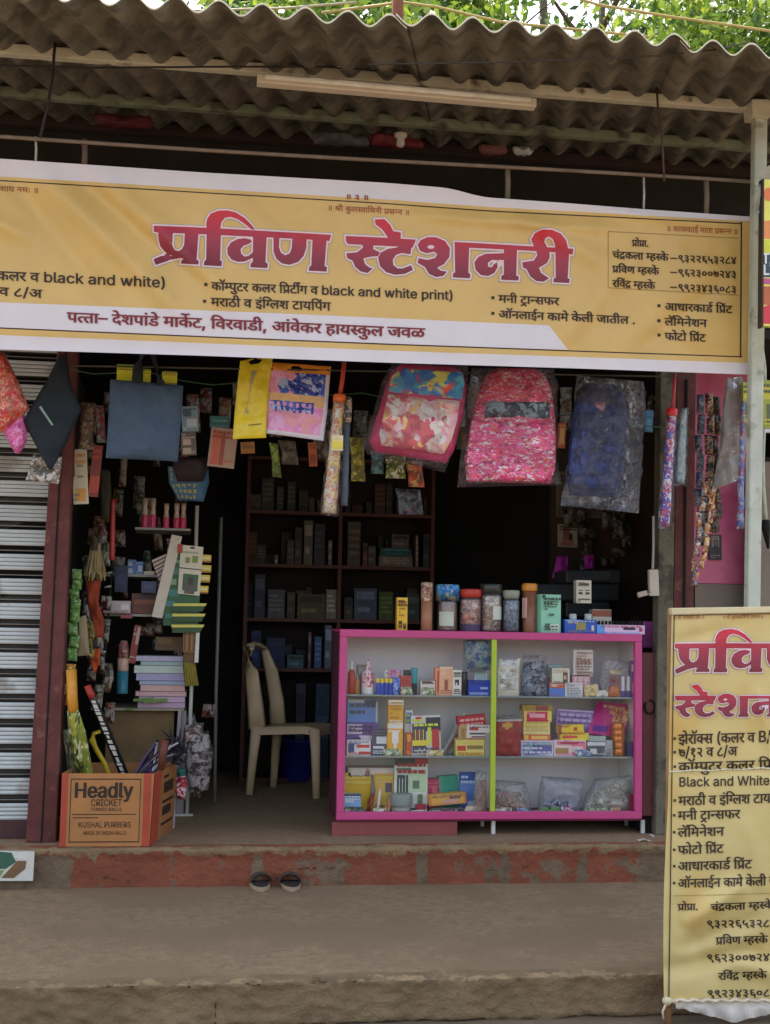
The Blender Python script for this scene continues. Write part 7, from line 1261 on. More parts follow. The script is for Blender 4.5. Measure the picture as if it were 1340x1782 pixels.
for k in range(22): dim(136 + rr.uniform(0, 50), 905 + k * 15 + rr.uniform(-8, 8), rr.uniform(10, 18), rr.uniform(24, 50), 6.62 + rr.uniform(0, .2), "small packet hung among others beside the left maroon post", "packets beside the left post", 1.3)
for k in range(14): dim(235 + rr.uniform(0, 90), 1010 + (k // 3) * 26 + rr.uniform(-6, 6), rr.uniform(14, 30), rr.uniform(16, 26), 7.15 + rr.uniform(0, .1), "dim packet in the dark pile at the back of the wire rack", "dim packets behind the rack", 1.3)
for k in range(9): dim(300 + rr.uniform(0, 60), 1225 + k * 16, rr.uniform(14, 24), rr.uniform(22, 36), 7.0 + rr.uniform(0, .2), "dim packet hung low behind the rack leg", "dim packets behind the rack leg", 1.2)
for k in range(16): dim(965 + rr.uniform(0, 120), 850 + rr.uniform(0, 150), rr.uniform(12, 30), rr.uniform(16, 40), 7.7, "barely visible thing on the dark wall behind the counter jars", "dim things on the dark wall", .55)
# ================================================================ left side of the shop: rack, books, cartons, bats
XRK0, XRK1 = X(182, 1000, YR), X(342, 1000, YR)
rk = thing("wire_rack", "white wire display rack with shelves against the left wall", "rack", (X(260, 1415, YR), YR + .2, ZF))
m_rk = mat((186, 186, 176), .45, .15, 12)
def zz_(py, Y=YR, px=260): return P(px, py, Y).z
mb = MB(); mb.tube([P(343, 880, YR), P(338, 1050, YR), P(333, 1200, YR), V((P(325, 1415, YR).x, YR, ZF + .002))], .010, 8); mb.build("upright", m_rk, rk, smooth=True)
mb = MB(); mb.tube([P(385, 900, YR + .5), P(376, 1200, YR + .5), V((P(374, 1375, YR + .5).x, YR + .5, ZF + .002))], .010, 8); mb.build("upright", mat((120, 124, 120), .5), rk, smooth=True)
mb = MB(); mb.box(X(303, 1410, YR), X(336, 1410, YR), YR - .02, YR + .02, ZF, ZF + .008); mb.build("foot", m_rk, rk)
for (x0, x1, py) in ((235, 332, 918), (182, 280, 1000), (182, 278, 1069)):
    z = zz_(py); MB().box(X(x0, py, YR), X(x1, py, YR), YR, YR + .32, z - .012, z).build("shelf", mat((150, 148, 140), .5), rk)
for py in (998, 1022, 1045, 1092, 1115, 1136, 1158):
    mb = MB(); k = (py - 998) / 160; mb.tube([P(196 - 14 * k, py - 2, YR - .02), P(184 - 14 * k, py, YR - .015)], .006, 6); mb.build("hook", m_rk, rk, smooth=True)
mb = MB(); mb.tube([P(198, 960, YR - .0), P(176, 1215, YR)], .006, 6); mb.build("hook_bar", mat((40, 38, 36), .6), rk)
for k, px in enumerate((253, 267, 290, 308, 320)):
    z = zz_(918) + .0006; t = canister("nail_bottle", "small bottle of pink liquid with a clear top on the rack shelf", "bottle", px, 867 if k < 2 else 876, 11, YR + .02, z, [("body", [(.95, 0), (1, .03), (1, .40), (.96, .42)], mat((190, 54, 96), .3, .2, 40, 0, 1.7)), ("cap", [(.8, .425), (.85, .5), (.6, .7), (.8, .78), (.8, 1)], mat((170, 150, 134), .3, .3, 60, 0, 1.7))], "pink bottles on the rack shelf")
YRf = YR + .02
for nm, lab, cat, p, cols, dc, dep, zb in (
    ("blue_medicine_box", "blue and white box on the upper left rack shelf", "box", (222, 975, 236, 1000), [(70, 96, 150), (160, 170, 176), (50, 66, 110)], [(.1, .1, .6, .4, 1), (.1, .6, .6, .95, 1)], .06, 1000),
    ("curved_blue_box", "second blue and white box right of the first on the rack", "box", (236, 978, 249, 1000), [(60, 90, 150), (150, 160, 170)], [(.3, .3, .9, .8, 1)], .06, 1000),
    ("white_strip_box", "small cream strip box at the end of the upper rack shelf", "box", (250, 994, 269, 1000), [(180, 170, 148)], [], .05, 1000),
    ("brown_packet", "brown printed packet row on the lower rack shelf", "packet", (229, 1034, 275, 1069), [(92, 50, 36), (120, 70, 46), (60, 40, 60)], [(.1, .3, .9, .5, 1), (.3, 0, .7, .2, 2)], .08, 1069),
    ("cream_carton", "crumpled pinkish white carton hooked on the left of the rack", "carton", (180, 1046, 227, 1067), [(164, 150, 150), (120, 100, 104), (190, 180, 180)], [(.0, .2, .3, .8, 1), (.65, .3, .95, .7, 2)], .08, None),
    ("crimson_edge_box", "dark crimson box edge under the pinkish white carton", "box", (210, 1070, 230, 1076), [(130, 60, 64)], [], .06, None),
    ("navy_pouch", "dark navy pouch hanging at the upper left of the rack", "pouch", (200, 985, 222, 1030), [(22, 28, 54), (30, 40, 80)], [(.2, .3, .8, .7, 1)], .03, None),
    ("blue_bundle", "dim blue bundle behind the brown printed packets", "bundle", (246, 1012, 272, 1032), [(46, 54, 86), (60, 70, 100)], [(.2, .3, .8, .6, 1)], .05, None)):
    carton(nm, lab, cat, p, dep, cols, dc, zb=None if zb is None else zz_(zb) + .0006, Y=YRf if zb else YR - .06, kk=1.7)
# cards hung on the front of the rack
YK = YR - .10
def flatcard(name, label, cat, quad, cols, deco, Y=YK, dep=.006, k=1.6):
    mb = MB(); q = [P(a, b, Y) for a, b in quad]; mb.slab(q, dep, 0)
    for i, (u0, v0, u1, v1, mi) in enumerate(deco):
        def qq(u, v): return (q[3] * (1 - u) + q[2] * u) * (1 - v) + (q[0] * (1 - u) + q[1] * u) * v + V((0, -.0008 * (i + 1), 0))
        mb.add([qq(u0, v1), qq(u1, v1), qq(u1, v0), qq(u0, v0)], [(0, 1, 2, 3)], mi)
    return tag(mb.build(name, [mat(c, .5, .08, 16, 0, k) for c in cols]), label, cat)
flatcard("long_card", "long plain white card strip hanging diagonally on the rack", "card", [(264, 1073), (282, 1076), (317, 934), (299, 930)], [(186, 176, 160), (120, 110, 100)], [(.6, .03, .7, .05, 1)], YK - .01)
for k in range(6):
    flatcard("notebook_fan", "white notebook edges fanned out beside the long white card", "notebook", [(266 + k * 2.2, 980 + k * 6.4), (290, 969 + k * 6.4), (289, 964 + k * 6.4), (264 + k * 2.2, 975 + k * 6.4)], [(176, 160, 150), (96, 76, 76)], [(.05, .7, .98, .98, 1)], YK + .01 + k * .004)['group'] = "fanned white notebooks"
flatcard("green_card", "dark green card of small packets behind the photo card", "card", [(284, 1088), (345, 1092), (352, 962), (292, 962)], [(46, 84, 50), (70, 110, 90), (110, 140, 110), (60, 110, 104), (30, 60, 34)], [(.05, .1, .4, .14, 2), (.1, .2, .45, .3, 1), (.02, .36, .3, .44, 2), (.1, .5, .4, .6, 3), (0, .66, .3, .74, 3), (.05, .84, .35, .9, 3)] + [(.4, .70 + .09 * k, 1, .76 + .09 * k, 4) for k in range(3)], YK)
for k, (a, b) in enumerate(((352, 968), (352, 986), (350, 1003), (347, 1022))):
    flatcard("gold_sachet", "shiny gold sachet hanging at the right of the photo card", "sachet", [(a - 8, b + 10), (a + 15, b + 11), (a + 16, b - 2), (a - 6, b - 3)], [(196, 150, 60), (230, 200, 130), (120, 84, 30)], [(.2, .3, .9, .55, 1), (0, .8, 1, 1, 2)], YK - .005, .012, 1.9)['group'] = "gold sachets beside the photo card"
for k, b in enumerate((1050, 1068, 1087)):
    flatcard("green_packet_edge", "green packet with a gold top edge in the row below the photo card", "packet", [(298 + k, b + 14), (352 - k * 2, b + 14), (360 - k * 2, b), (302 - k * 2, b)], [(40, 70, 36), (190, 180, 80)], [(0, 0, 1, .34, 1)], YK - .012 - k * .006, .02, 1.6)['group'] = "green packets with gold edges"
flatcard("photo_card", "white hanging card with a punched hole and a green photo", "card", [(309, 1033), (347, 1037), (354, 952), (315, 948)], [(190, 184, 164), (60, 90, 60), (110, 130, 60), (84, 76, 70), (60, 54, 50), (140, 150, 130)], [(.42, .02, .62, .06, 4), (.12, .12, .8, .16, 5), (.25, .24, .45, .36, 2), (.55, .2, .8, .34, 2), (0, .46, 1, .48, 4), (.2, .58, .88, .92, 1), (.3, .7, .75, .98, 3), (.42, .64, .66, .8, 4)], YK - .014)
carton("red_peg", "red clip above the photo card", "clip", (309, 947, 318, 962), .01, [(150, 50, 40)], [], Y=YK - .02, kk=1.6)
# brush, comb cards, red tube
flatcard("hair_brush_card", "brown card of combs hanging right above the book stack", "card", [(318, 1135), (338, 1136), (340, 1095), (319, 1094)], [(120, 84, 44), (84, 60, 34), (150, 110, 60)], [(.1 + .2 * k, .05, .2 + .2 * k, .9, 1 + k % 2) for k in range(4)], YK, .01, 1.4)
t = thing("paint_brush", "broad yellow bristled brush hanging right of the book stack", "brush", tuple(P(332, 1196, YK)))
mb = MB(); mb.bag([(319, 1136), (318, 1160), (322, 1194)], [(338, 1136), (342, 1165), (346, 1193)], YK, .012, 16, 12, lambda u, v: 1 if v < .3 else (2 if int(u * 16) % 3 == 0 else 0), None, .006, 60); mb.build("bristles", [mat((130, 116, 44), .8, .3, 60, .6, 1.5), mat((96, 72, 30), .6), mat((96, 84, 34), .8)], t, smooth=True)
mb = MB(); mb.slab([P(338, 1153, YK - .02), P(345, 1153, YK - .02), P(348, 1093, YK - .02), P(342, 1093, YK - .02)], .008); mb.build("handle", mat((196, 196, 186), .4), t)
carton("brown_scrubs", "dim brown packet of scrubs above the book stack", "packet", (270, 1109, 318, 1132), .08, [(92, 66, 30), (120, 90, 44)], [(.1, .1, .6, .5, 1)], Y=YR + .1, kk=1.3)
o = canister("toothpaste_tube", "upright tube with a blue base and a red and cream middle beside the book stack", "tube", 215, 1115, 19, YR - .06, zz_(1208, YR - .06), [("lower", [(.95, 0), (1, .02), (1, .42)], mat((50, 110, 130), .4, .2, 30, 0, 1.5)), ("middle", [(1, .425), (1, .48), (1, .66), (.9, .67)], mat((190, 150, 130), .4, .3, 30, 0, 1.5)), ("upper", [(.9, .675), (.9, .9), (.5, 1)], print_mat([(150, 80, 76), (180, 150, 140), (90, 60, 60)], 50, .4, 1.5))])
carton("red_narrow_box", "narrow red box leaning behind the toothpaste tube", "box", (224, 1090, 236, 1155), .03, [(130, 50, 44), (170, 150, 140)], [(.5, .05, .9, .5, 1)], Y=YR - .02, tilt=8, kk=1.4)
# table carton and the stack of books
tb = thing("open_carton", "brown carton on its side with a pale frame under the book stack", "carton", (X(250, 1310, YR), YR, ZF))
q = [P(178, 1310, YR - .03), P(318, 1312, YR - .03), P(320, 1238, YR - .03), P(178, 1236, YR - .03)]
zt_, zb0 = q[3].z, ZF
MB().box(q[0].x, q[1].x, YR - .03, YR + .37, zt_, zt_ + .012).build("top_board", mat((140, 130, 112), .8, .2, 12, .2, 1.5, blotch=((90, 110, 60), 14, .55)), tb)
MB().box(q[0].x + .012, q[1].x - .05, YR + .02, YR + .36, zb0, zt_ - .001).build("brown_face", mat((112, 90, 60), .85, .2, 8, .2, 1.4), tb)
MB().slab([V((q[1].x - .048, YR - .028, zb0)), V((q[1].x - .030, YR - .028, zb0)), V((q[1].x - .012, YR - .028, zt_ - .001)), V((q[1].x - .030, YR - .028, zt_ - .001))], .3).build("flap", mat((150, 140, 140), .7, .1, 10, 0, 1.4), tb)
MB().slab([V((q[1].x - .028, YR + .0, zb0)), V((q[1].x + .012, YR + .0, zb0)), V((q[1].x + .012, YR + .0, zt_ - .001)), V((q[1].x - .010, YR + .0, zt_ - .001))], .3).build("side", mat((128, 122, 124), .7, .1, 10, 0, 1.4), tb)
z = zt_ + .0125
cols = [(168, 140, 160), (176, 150, 170), (186, 150, 150), (190, 156, 150), (150, 160, 180), (160, 150, 180), (176, 186, 176), (150, 170, 168), (170, 166, 186), (150, 140, 170)]
hs = [12, 13, 11, 14, 9, 16, 17, 9, 12, 10]
labs = ["bottom mauve book of the stack on the open carton", "second book from the bottom, pale violet edges", "third book from the bottom, thin and rosy", "fourth book from the bottom with salmon edges", "thin blue grey book in the middle of the stack", "lilac thick book above the middle of the stack", "thick pale green book third from the top", "thin blue green book second from the top", "top lilac grey book of the stack on the open carton"]
tot = sum(hs[:9]); avail = P(270, 1141, YR).z - z
for k in range(9):
    h = avail * hs[k] / tot - .0006; j = [2, 4, -2, 6, 4, -2, -6, 5, -6][k]
    x0, x1 = X(238 + j, 1180, YR), X(325 - j * .3, 1180, YR); mb = MB()
    mb.box(x0 + .003, x1 - .003, YR + .004, YR + .20, z + .0012, z + h - .0012, 0); mb.box(x0, x1, YR, YR + .204, z, z + .0012, 1); mb.box(x0, x1, YR, YR + .204, z + h - .0012, z + h, 1)
    o = mb.build("book", [mat(cols[k], .8, .1, 60, .2, 1.65), mat(tuple(int(c * .72) for c in cols[k]), .5, .1, 20, 0, 1.5)]); tag(o, labs[k], "book"); z += h + .0006
for k, (a, b, c, d) in enumerate(((232, 1221, 268, 1214), (250, 1224, 292, 1216))):
    flatcard("leaf_strip", "thin green strip lying on the open carton before the books", "strip", [(a, b), (c, b - 3), (c, d - 1), (a, d + 2)], [(90, 120, 50)], [], YR - .034 - .004 * k, .003)['group'] = "green strips on the carton"
# printed carton with bats
bx = thing("printed_carton", "open brown cardboard carton with black lettering and red corners on the shop floor", "carton", (X(190, 1450, 5.98), 5.98, ZF))
YX = 5.97; xa, xb = X(106, 1400, YX), X(262, 1400, YX); zt2 = P(185, 1346, YX).z; m_cb = mat((166, 114, 66), .8, .16, 7, .25, 1.2); m_cbr = mat((164, 66, 46), .7, .16, 8, 0, 1.2)
XB = P(302, 1400, YX + .46).x
fr = MB().slab([V((xa, YX, ZF)), V((xb, YX, ZF)), V((xb + .012, YX, zt2)), V((xa, YX, zt2))], .006).build("front_panel", m_cb, bx)
MB().slab([V((xb, YX + .007, ZF)), V((XB, YX + .46, ZF)), V((XB + .012, YX + .46, zt2)), V((xb + .012, YX + .007, zt2))], V((-.006, .002, 0))).build("side_panel", mat((150, 100, 56), .8, .15, 5, .15, 1.3), bx)
MB().slab([V((xa, YX + .007, ZF)), V((xa + .05, YX + .46, ZF)), V((xa + .05, YX + .46, zt2)), V((xa, YX + .007, zt2))], V((.006, 0, 0))).build("side_panel", m_cb, bx)
MB().slab([V((xa + .057, YX + .455, ZF)), V((XB - .008, YX + .455, ZF)), V((XB, YX + .455, zt2)), V((xa + .057, YX + .455, zt2))], .006).build("rear_panel", m_cb, bx)
def bsf(u, v, e=.0012): return V((xa + (xb - xa) * u, YX - e, zt2 + (ZF - zt2) * v))
def prt(u0, v0, u1, v1, m, e=.0012):
    MB().add([bsf(u0, v1, e), bsf(u1, v1, e), bsf(u1, v0, e), bsf(u0, v0, e)], [(0, 1, 2, 3)]).build("printed_mark", m, bx)
prt(0, .0, .07, 1, m_cbr); prt(.915, 0, 1, 1, m_cbr)
m_bk = mat((58, 40, 26), .7, .2, 30, 0, 1.0)
for a in ((.10, .07, .885, .085), (.10, .93, .885, .945), (.10, .085, .108, .93), (.877, .085, .885, .93), (.13, .555, .84, .567), (.13, .60, .42, .612)): prt(*a, m_bk, .0016)
for key, u0, v0, u1, h_, bo, rf in (('head', .14, .13, .80, .20, 14, 720), ('cri', .33, .355, .68, .09, 14, 720), ('ten', .33, .47, .68, .045, 10, 720), ('kus', .20, .665, .79, .075, 8, 720), ('mad', .26, .79, .74, .05, 8, 720)):
    mb = MB(); text(mb, key, u0, v0, u1, v0, h_, lambda a, b: bsf(a, b, .0018), 0, bo, rf, dup=.006 if key == 'head' else 0); mb.build("lettering", m_bk, bx)
def ssf(u, v): return V((xb + (XB - xb) * u + .012 * (1 - v), YX + .007 + .453 * u, zt2 + (ZF - zt2) * v)) + V((.0025, -.001, 0))
for a in ((0, 0, .30, 1, 1), (.42, .1, .62, .14, 0), (.45, .2, .85, .36, 0), (.42, .46, .9, .5, 0), (.45, .55, .8, .68, 0), (.42, .78, .9, .82, 0)):
    MB().add([ssf(a[0], a[3]), ssf(a[2], a[3]), ssf(a[2], a[1]), ssf(a[0], a[1])], [(0, 1, 2, 3)]).build("printed_mark", m_cbr if a[4] else m_bk, bx)
# bats
def bat(name, label, a, b, w0, w1, Ya, Yb, m, hm=None, hp=None, deco=None, flat=.45):
    t = thing(name, label, "bat", tuple(P(b[0], b[1], Yb)))
    A_, B2 = P(a[0], a[1], Ya), P(b[0], b[1], Yb); d = B2 - A_
    mb = MB(); mb.tube([A_ + d * k / 10 for k in range(11)], [(w0 + (w1 - w0) * min(1, k / 3)) / 2 * Ya / FPX for k in range(11)], 12, flat=flat); mb.build("blade", m, t, smooth=True)
    if hp:
        H = P(hp[0], hp[1], Ya); mb = MB(); mb.tube([H, A_ + (H - A_) * .3, A_ + d * .02], [w0 / 2 * Ya / FPX * .8] * 3, 10); mb.build("handle", hm, t, smooth=True)
    if deco: deco(t, A_, B2)
    return t
def bdec(t, A_, B2):
    mb = MB(); d = B2 - A_; rr = random.Random(3); f = .04
    while f < .96:
        g_ = f + rr.uniform(.02, .06); w_ = .010 * rr.uniform(.6, 1.2)
        p, q = A_ + d * f + V((0, -.024, 0)), A_ + d * g_ + V((0, -.024, 0)); mb.add([p + V((-w_, 0, 0)), p + V((w_, 0, 0)), q + V((w_, 0, 0)), q + V((-w_, 0, 0))], [(0, 1, 2, 3)]); f = g_ + rr.uniform(.006, .02)
    mb.build("printed_mark", mat((196, 194, 190), .4), t)
bat("cricket_bat", "black cricket bat with white lettering and a red grip leaning in the carton", (160, 1212), (226, 1372), 15, 21, 6.05, 6.30, mat((28, 28, 30), .35, .2, 20), mat((150, 46, 40), .6, .2, 40, .3), (152, 1193), bdec)
bat("cricket_bat", "green and yellow cricket bat with a white stripe standing in the carton", (127, 1236), (152, 1375), 22, 34, 6.05, 6.20, print_mat([(120, 126, 50), (84, 96, 40), (150, 150, 60), (50, 60, 34), (190, 190, 150), (130, 136, 60)], 22, .3, 1.3, (1.6, 1, .35)), mat((190, 130, 40), .5, .2, 30), (124, 1165), None)
bat("cricket_bat", "dull green sleeved bat left behind the green and yellow bat", (117, 1270), (132, 1375), 16, 22, 6.12, 6.22, print_mat([(70, 74, 44), (100, 106, 80), (50, 54, 36), (140, 146, 130)], 24, .35, 1.2, (1.6, 1, .35)), None, None, None)
t = thing("yellow_hook", "curved yellow plastic handle sticking out of the printed carton", "handle", tuple(P(195, 1350, 6.2)))
mb = MB(); mb.tube([P(174, 1273, 6.15), P(163, 1276, 6.14), P(160, 1288, 6.14), P(168, 1305, 6.16), P(180, 1325, 6.18), P(190, 1350, 6.2), P(196, 1372, 6.22)], .016, 8, flat=.6); mb.build("hook", mat((170, 148, 40), .5, .2, 30, .3, 1.3), t, smooth=True)
t = thing("duster_bundle", "bundle of purple and dark brushes with silver sticks lying out of the printed carton", "brushes", tuple(P(260, 1360, 6.25)))
rr = random.Random(5); mb = MB()
for k in range(26):
    u = rr.random(); a_ = P(228 + 40 * u, 1352 - 6 * u, 6.12 + .1 * rr.random()); b_ = P(262 + 60 * rr.random(), 1320 - 32 * rr.random(), 6.15 + .2 * rr.random()); mb.tube([a_, (a_ + b_) / 2 + V((0, 0, .02 * rr.random())), b_], .004 + .004 * rr.random(), 5, rr.choice((0, 0, 1, 2)))
mb.build("sticks", [mat((60, 40, 70), .5, .3, 30, 0, 1.4), mat((170, 164, 176), .35), mat((34, 34, 40), .5)], t)
mb = MB()
for k in range(60):
    u = rr.random(); a_ = P(295 + 30 * rr.random(), 1330 - 45 * rr.random(), 6.25); d_ = V((rr.uniform(-.06, .03), rr.uniform(-.05, .05), rr.uniform(-.02, .07))); mb.tube([a_, a_ + d_], [.006, .002], 4)
mb.build("bristles", mat((36, 34, 42), .8, .3, 30), t)
mb = MB(); mb.tube([P(280, 1340, 6.1), P(284, 1310, 6.1), P(287, 1288, 6.1)], [.014, .02, .018], 8); tag(mb.build("wooden_knob_stick", mat((96, 50, 32), .6, .2, 20), smooth=True), "dark brown knob handle standing among the purple brushes", "stick")
for nm, lab, L, Rr, m, Y in (("clear_bag", "crumpled clear bag of grey toys hanging on the rack leg", [(318, 1300), (322, 1330), (330, 1380)], [(362, 1270), (372, 1310), (362, 1375)], print_mat([(70, 64, 66), (120, 110, 110), (50, 46, 46), (150, 140, 140)], 22, .3, 1.3), 6.72),
    ("upper_clear_bag", "clear bag with a pink label above the grey toys", [(322, 1262), (318, 1280), (322, 1305)], [(350, 1258), (356, 1280), (352, 1300)], print_mat([(90, 80, 72), (150, 120, 116), (70, 64, 60), (170, 160, 160)], 24, .3, 1.3), 6.74),
    ("red_toy_packet", "shiny red toy packet beside the foot of the rack", [(306, 1352), (303, 1370), (308, 1390)], [(323, 1348), (326, 1366), (322, 1392)], print_mat([(170, 44, 60), (190, 90, 100), (140, 36, 50), (206, 190, 190)], 30, .35, 1.4), 6.6),
    ("teal_scrap", "small teal scrap on top of the shiny red toy packet", [(308, 1338), (306, 1344), (308, 1351)], [(322, 1336), (324, 1344), (322, 1351)], mat((50, 104, 90), .5, .3, 30), 6.6)):
    hang(nm, lab, "bag", L, Rr, Y, .025, [m], nu=14, nv=16, wr=.018, ws=24)
carton("white_carton_edge", "white carton corner on the floor behind the printed carton", "carton", (290, 1384, 305, 1428), .1, [(160, 158, 166), (80, 80, 90)], [(.2, .6, .5, .7, 1)], zb=ZF + .0004, Y=6.47, kk=1.3)
# hanging straw broom, orange cloths, green sachet chain
strip("chain of green and white sachets beside the left maroon post", [(134, 990), (130, 1060), (126, 1150)], 17, 8, 6.25, [(80, 120, 50), (60, 100, 40), (140, 160, 110), (90, 130, 60)], 50)
strip("chain of amber sachets above the bats in the carton", [(124, 1155), (122, 1190), (120, 1228)], 16, 4, 6.2, [(190, 130, 40), (150, 100, 40), (200, 160, 80)], 50)
t = thing("straw_broom", "pale straw broom head hanging beside the left door post", "broom", tuple(P(165, 1010, 6.5)))
mb = MB(); rr = random.Random(8)
for k in range(70):
    u = rr.random(); a_ = P(160 + 12 * u, 945 + 5 * rr.random(), 6.5 + .05 * rr.random()); b_ = P(146 + 38 * u, 985 + 26 * rr.random(), 6.45 + .1 * rr.random()); mb.tube([a_, b_], [.003, .004], 4)
mb.build("straw", mat((150, 132, 92), .8, .3, 30, 0, 1.5), t)
mb = MB(); mb.tube([P(166, 940, 6.5), P(164, 958, 6.5)], .016, 8); mb.build("binding", mat((60, 50, 40), .7), t)
for nm, lab, L, Rr, c in (("orange_cloth", "rust orange cloth hanging below the straw broom", [(148, 1010), (152, 1050), (160, 1085), (150, 1108)], [(176, 1008), (172, 1048), (182, 1080), (180, 1110)], (140, 58, 32)), ("orange_cloth", "small bright orange cloth hanging above the yellow hook", [(158, 1130), (156, 1150), (164, 1170)], [(176, 1128), (174, 1150), (168, 1168)], (190, 84, 40))):
    hang(nm, lab, "cloth", L, Rr, 6.5, .03, [mat(c, .8, .3, 20, .3, 1.3)], nu=14, nv=18, wr=.03, ws=12)
hang("tan_packet", "tall tan paper packet hanging right of the green sachet chain", "packet", [(136, 1075), (136, 1110), (134, 1142)], [(150, 1070), (154, 1110), (156, 1140)], 6.3, .012, [mat((140, 124, 96), .8, .15, 20, 0, 1.3)], nu=10, nv=14)
strip("olive sachet chain right of the tall tan packet", [(156, 1080), (158, 1110), (156, 1145)], 12, 4, 6.4, [(110, 104, 50), (60, 60, 40), (150, 140, 70)], 40)
stick("red_tube", "thin bright red tube hanging left of the pink topped bottles", "tube", 197, 868, 195, 975, 9, 13, 6.6, mat((160, 48, 44), .4, .2, 30, 0, 1.5), None, None, False)
hang("dark_brown_bag", "dark olive bag hanging behind the straw broom", "bag", [(174, 815), (172, 850), (176, 905)], [(192, 820), (194, 860), (190, 910)], 6.6, .02, [mat((60, 56, 44), .7, .3, 16, 0, 1.2)], nu=10, nv=14)

# ================================================================ back shelves
bs = thing("wooden_bookcase", "dark maroon wooden bookcase full of stock along the back of the shop", "bookcase", (X(590, 1358, YS), YS, ZF))
m_bs = mat((90, 46, 36), .6, .2, 10, .2, 1.2); m_bsd = mat((36, 26, 22), .8, .2, 6)
xs_ = [X(425, 1150, YS), X(591, 1000, YS), X(753, 950, YS)]
zs_ = [ZF + .02, P(520, 1163, YS).z, P(560, 1077, YS).z, P(600, 984, YS).z, P(640, 893, YS).z, P(640, 800, YS).z]
for x in xs_: MB().box(x - .012, x + .012, YS, YS + .30, ZF, zs_[-1]).build("upright", m_bs, bs)
for i in range(2):
    for z in zs_: MB().box(xs_[i] + .0125, xs_[i + 1] - .0125, YS + .003, YS + .30, z - .022, z).build("shelf", m_bs, bs)
MB().box(xs_[0], xs_[2], YS + .302, YS + .31, ZF, zs_[-1]).build("back_board", m_bsd, bs)
stock = [  # px0, px1, top, bottom shelf index, colours, shape words
 (500, 512, 940, 3, (84, 76, 66), "thin brown box"), (514, 526, 918, 3, (70, 66, 58), "tan narrow box"), (530, 545, 906, 3, (110, 104, 92), "tall pale grey box"), (548, 566, 912, 3, (60, 58, 66), "slate box"), (572, 578, 940, 3, (120, 112, 100), "white rod shaped pack"), (478, 484, 966, 3, (150, 140, 130), "tiny white bottle box"),
 (606, 628, 908, 3, (90, 76, 64), "tall brown carton"), (632, 640, 945, 3, (110, 70, 60), "red brown small box"), (641, 654, 950, 3, (80, 74, 70), "dull mauve box"), (660, 718, 968, 3, (124, 112, 96), "broad cream book pile"), (662, 716, 954, 3, (44, 90, 88), "broad teal book"), (682, 712, 930, 3, (100, 86, 76), "dull striped carton"), (724, 728, 932, 3, (150, 130, 116), "thin cream upright book"), (737, 748, 930, 3, (56, 56, 60), "dark file box"),
 (444, 462, 1000, 2, (56, 58, 70), "tall slate carton"), (467, 496, 1026, 2, (92, 88, 92), "grey twin carton"), (500, 514, 1030, 2, (70, 56, 44), "small brown carton"), (518, 566, 1034, 2, (84, 74, 46), "wide olive carton"), (568, 586, 1026, 2, (140, 130, 120), "pale grey cup box"), (600, 614, 1040, 2, (70, 60, 52), "small dark brown box"), (617, 656, 1024, 2, (84, 86, 104), "wide blue grey carton"), (660, 684, 1030, 2, (84, 96, 44), "lime striped carton"), (706, 730, 1034, 2, (60, 70, 66), "dark green carton"),
 (438, 454, 1098, 1, (40, 60, 110), "deep blue packet"), (464, 496, 1110, 1, (30, 44, 80), "dark blue wide packet"), (500, 528, 1140, 1, (74, 100, 110), "low pale teal tray"), (537, 542, 1100, 1, (110, 80, 100), "thin pink pack"), (548, 560, 1108, 1, (70, 100, 140), "blue bottle shaped box"), (566, 578, 1088, 1, (110, 110, 130), "tall lilac bottle box"),
 (516, 532, 1190, 0, (50, 56, 70), "grey blue lower carton"), (550, 574, 1190, 0, (40, 60, 84), "lower blue carton"), (620, 650, 1110, 1, (80, 70, 64), "brown carton behind the showcase")]
wh = {3: "on the third shelf from the floor", 2: "on the second shelf from the floor", 1: "on the lowest raised shelf", 0: "at the foot of the bookcase"}
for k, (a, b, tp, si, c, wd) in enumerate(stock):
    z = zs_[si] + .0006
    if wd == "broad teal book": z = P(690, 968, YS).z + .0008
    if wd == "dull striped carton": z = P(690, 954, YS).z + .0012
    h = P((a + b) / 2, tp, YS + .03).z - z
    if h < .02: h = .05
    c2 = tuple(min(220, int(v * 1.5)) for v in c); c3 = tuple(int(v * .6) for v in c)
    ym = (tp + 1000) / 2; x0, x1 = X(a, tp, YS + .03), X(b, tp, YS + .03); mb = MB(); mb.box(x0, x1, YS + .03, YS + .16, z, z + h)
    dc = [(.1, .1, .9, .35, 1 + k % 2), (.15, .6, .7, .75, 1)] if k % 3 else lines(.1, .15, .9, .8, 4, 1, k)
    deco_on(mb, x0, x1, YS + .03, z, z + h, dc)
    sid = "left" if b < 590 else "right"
    tag(mb.build("stock_carton", [mat(q_, .6, .3, 24, 0, .95) for q_ in (c, c2, c3)]), "%s %s of the bookcase, %s half" % (wd, wh[si].replace(" of the bookcase", ""), sid) if si else "%s standing %s" % (wd, wh[si]), "carton", "dim stock on the back shelves")  # tones lowered to put the shop's shadow into the stock colours
rr = random.Random(33)
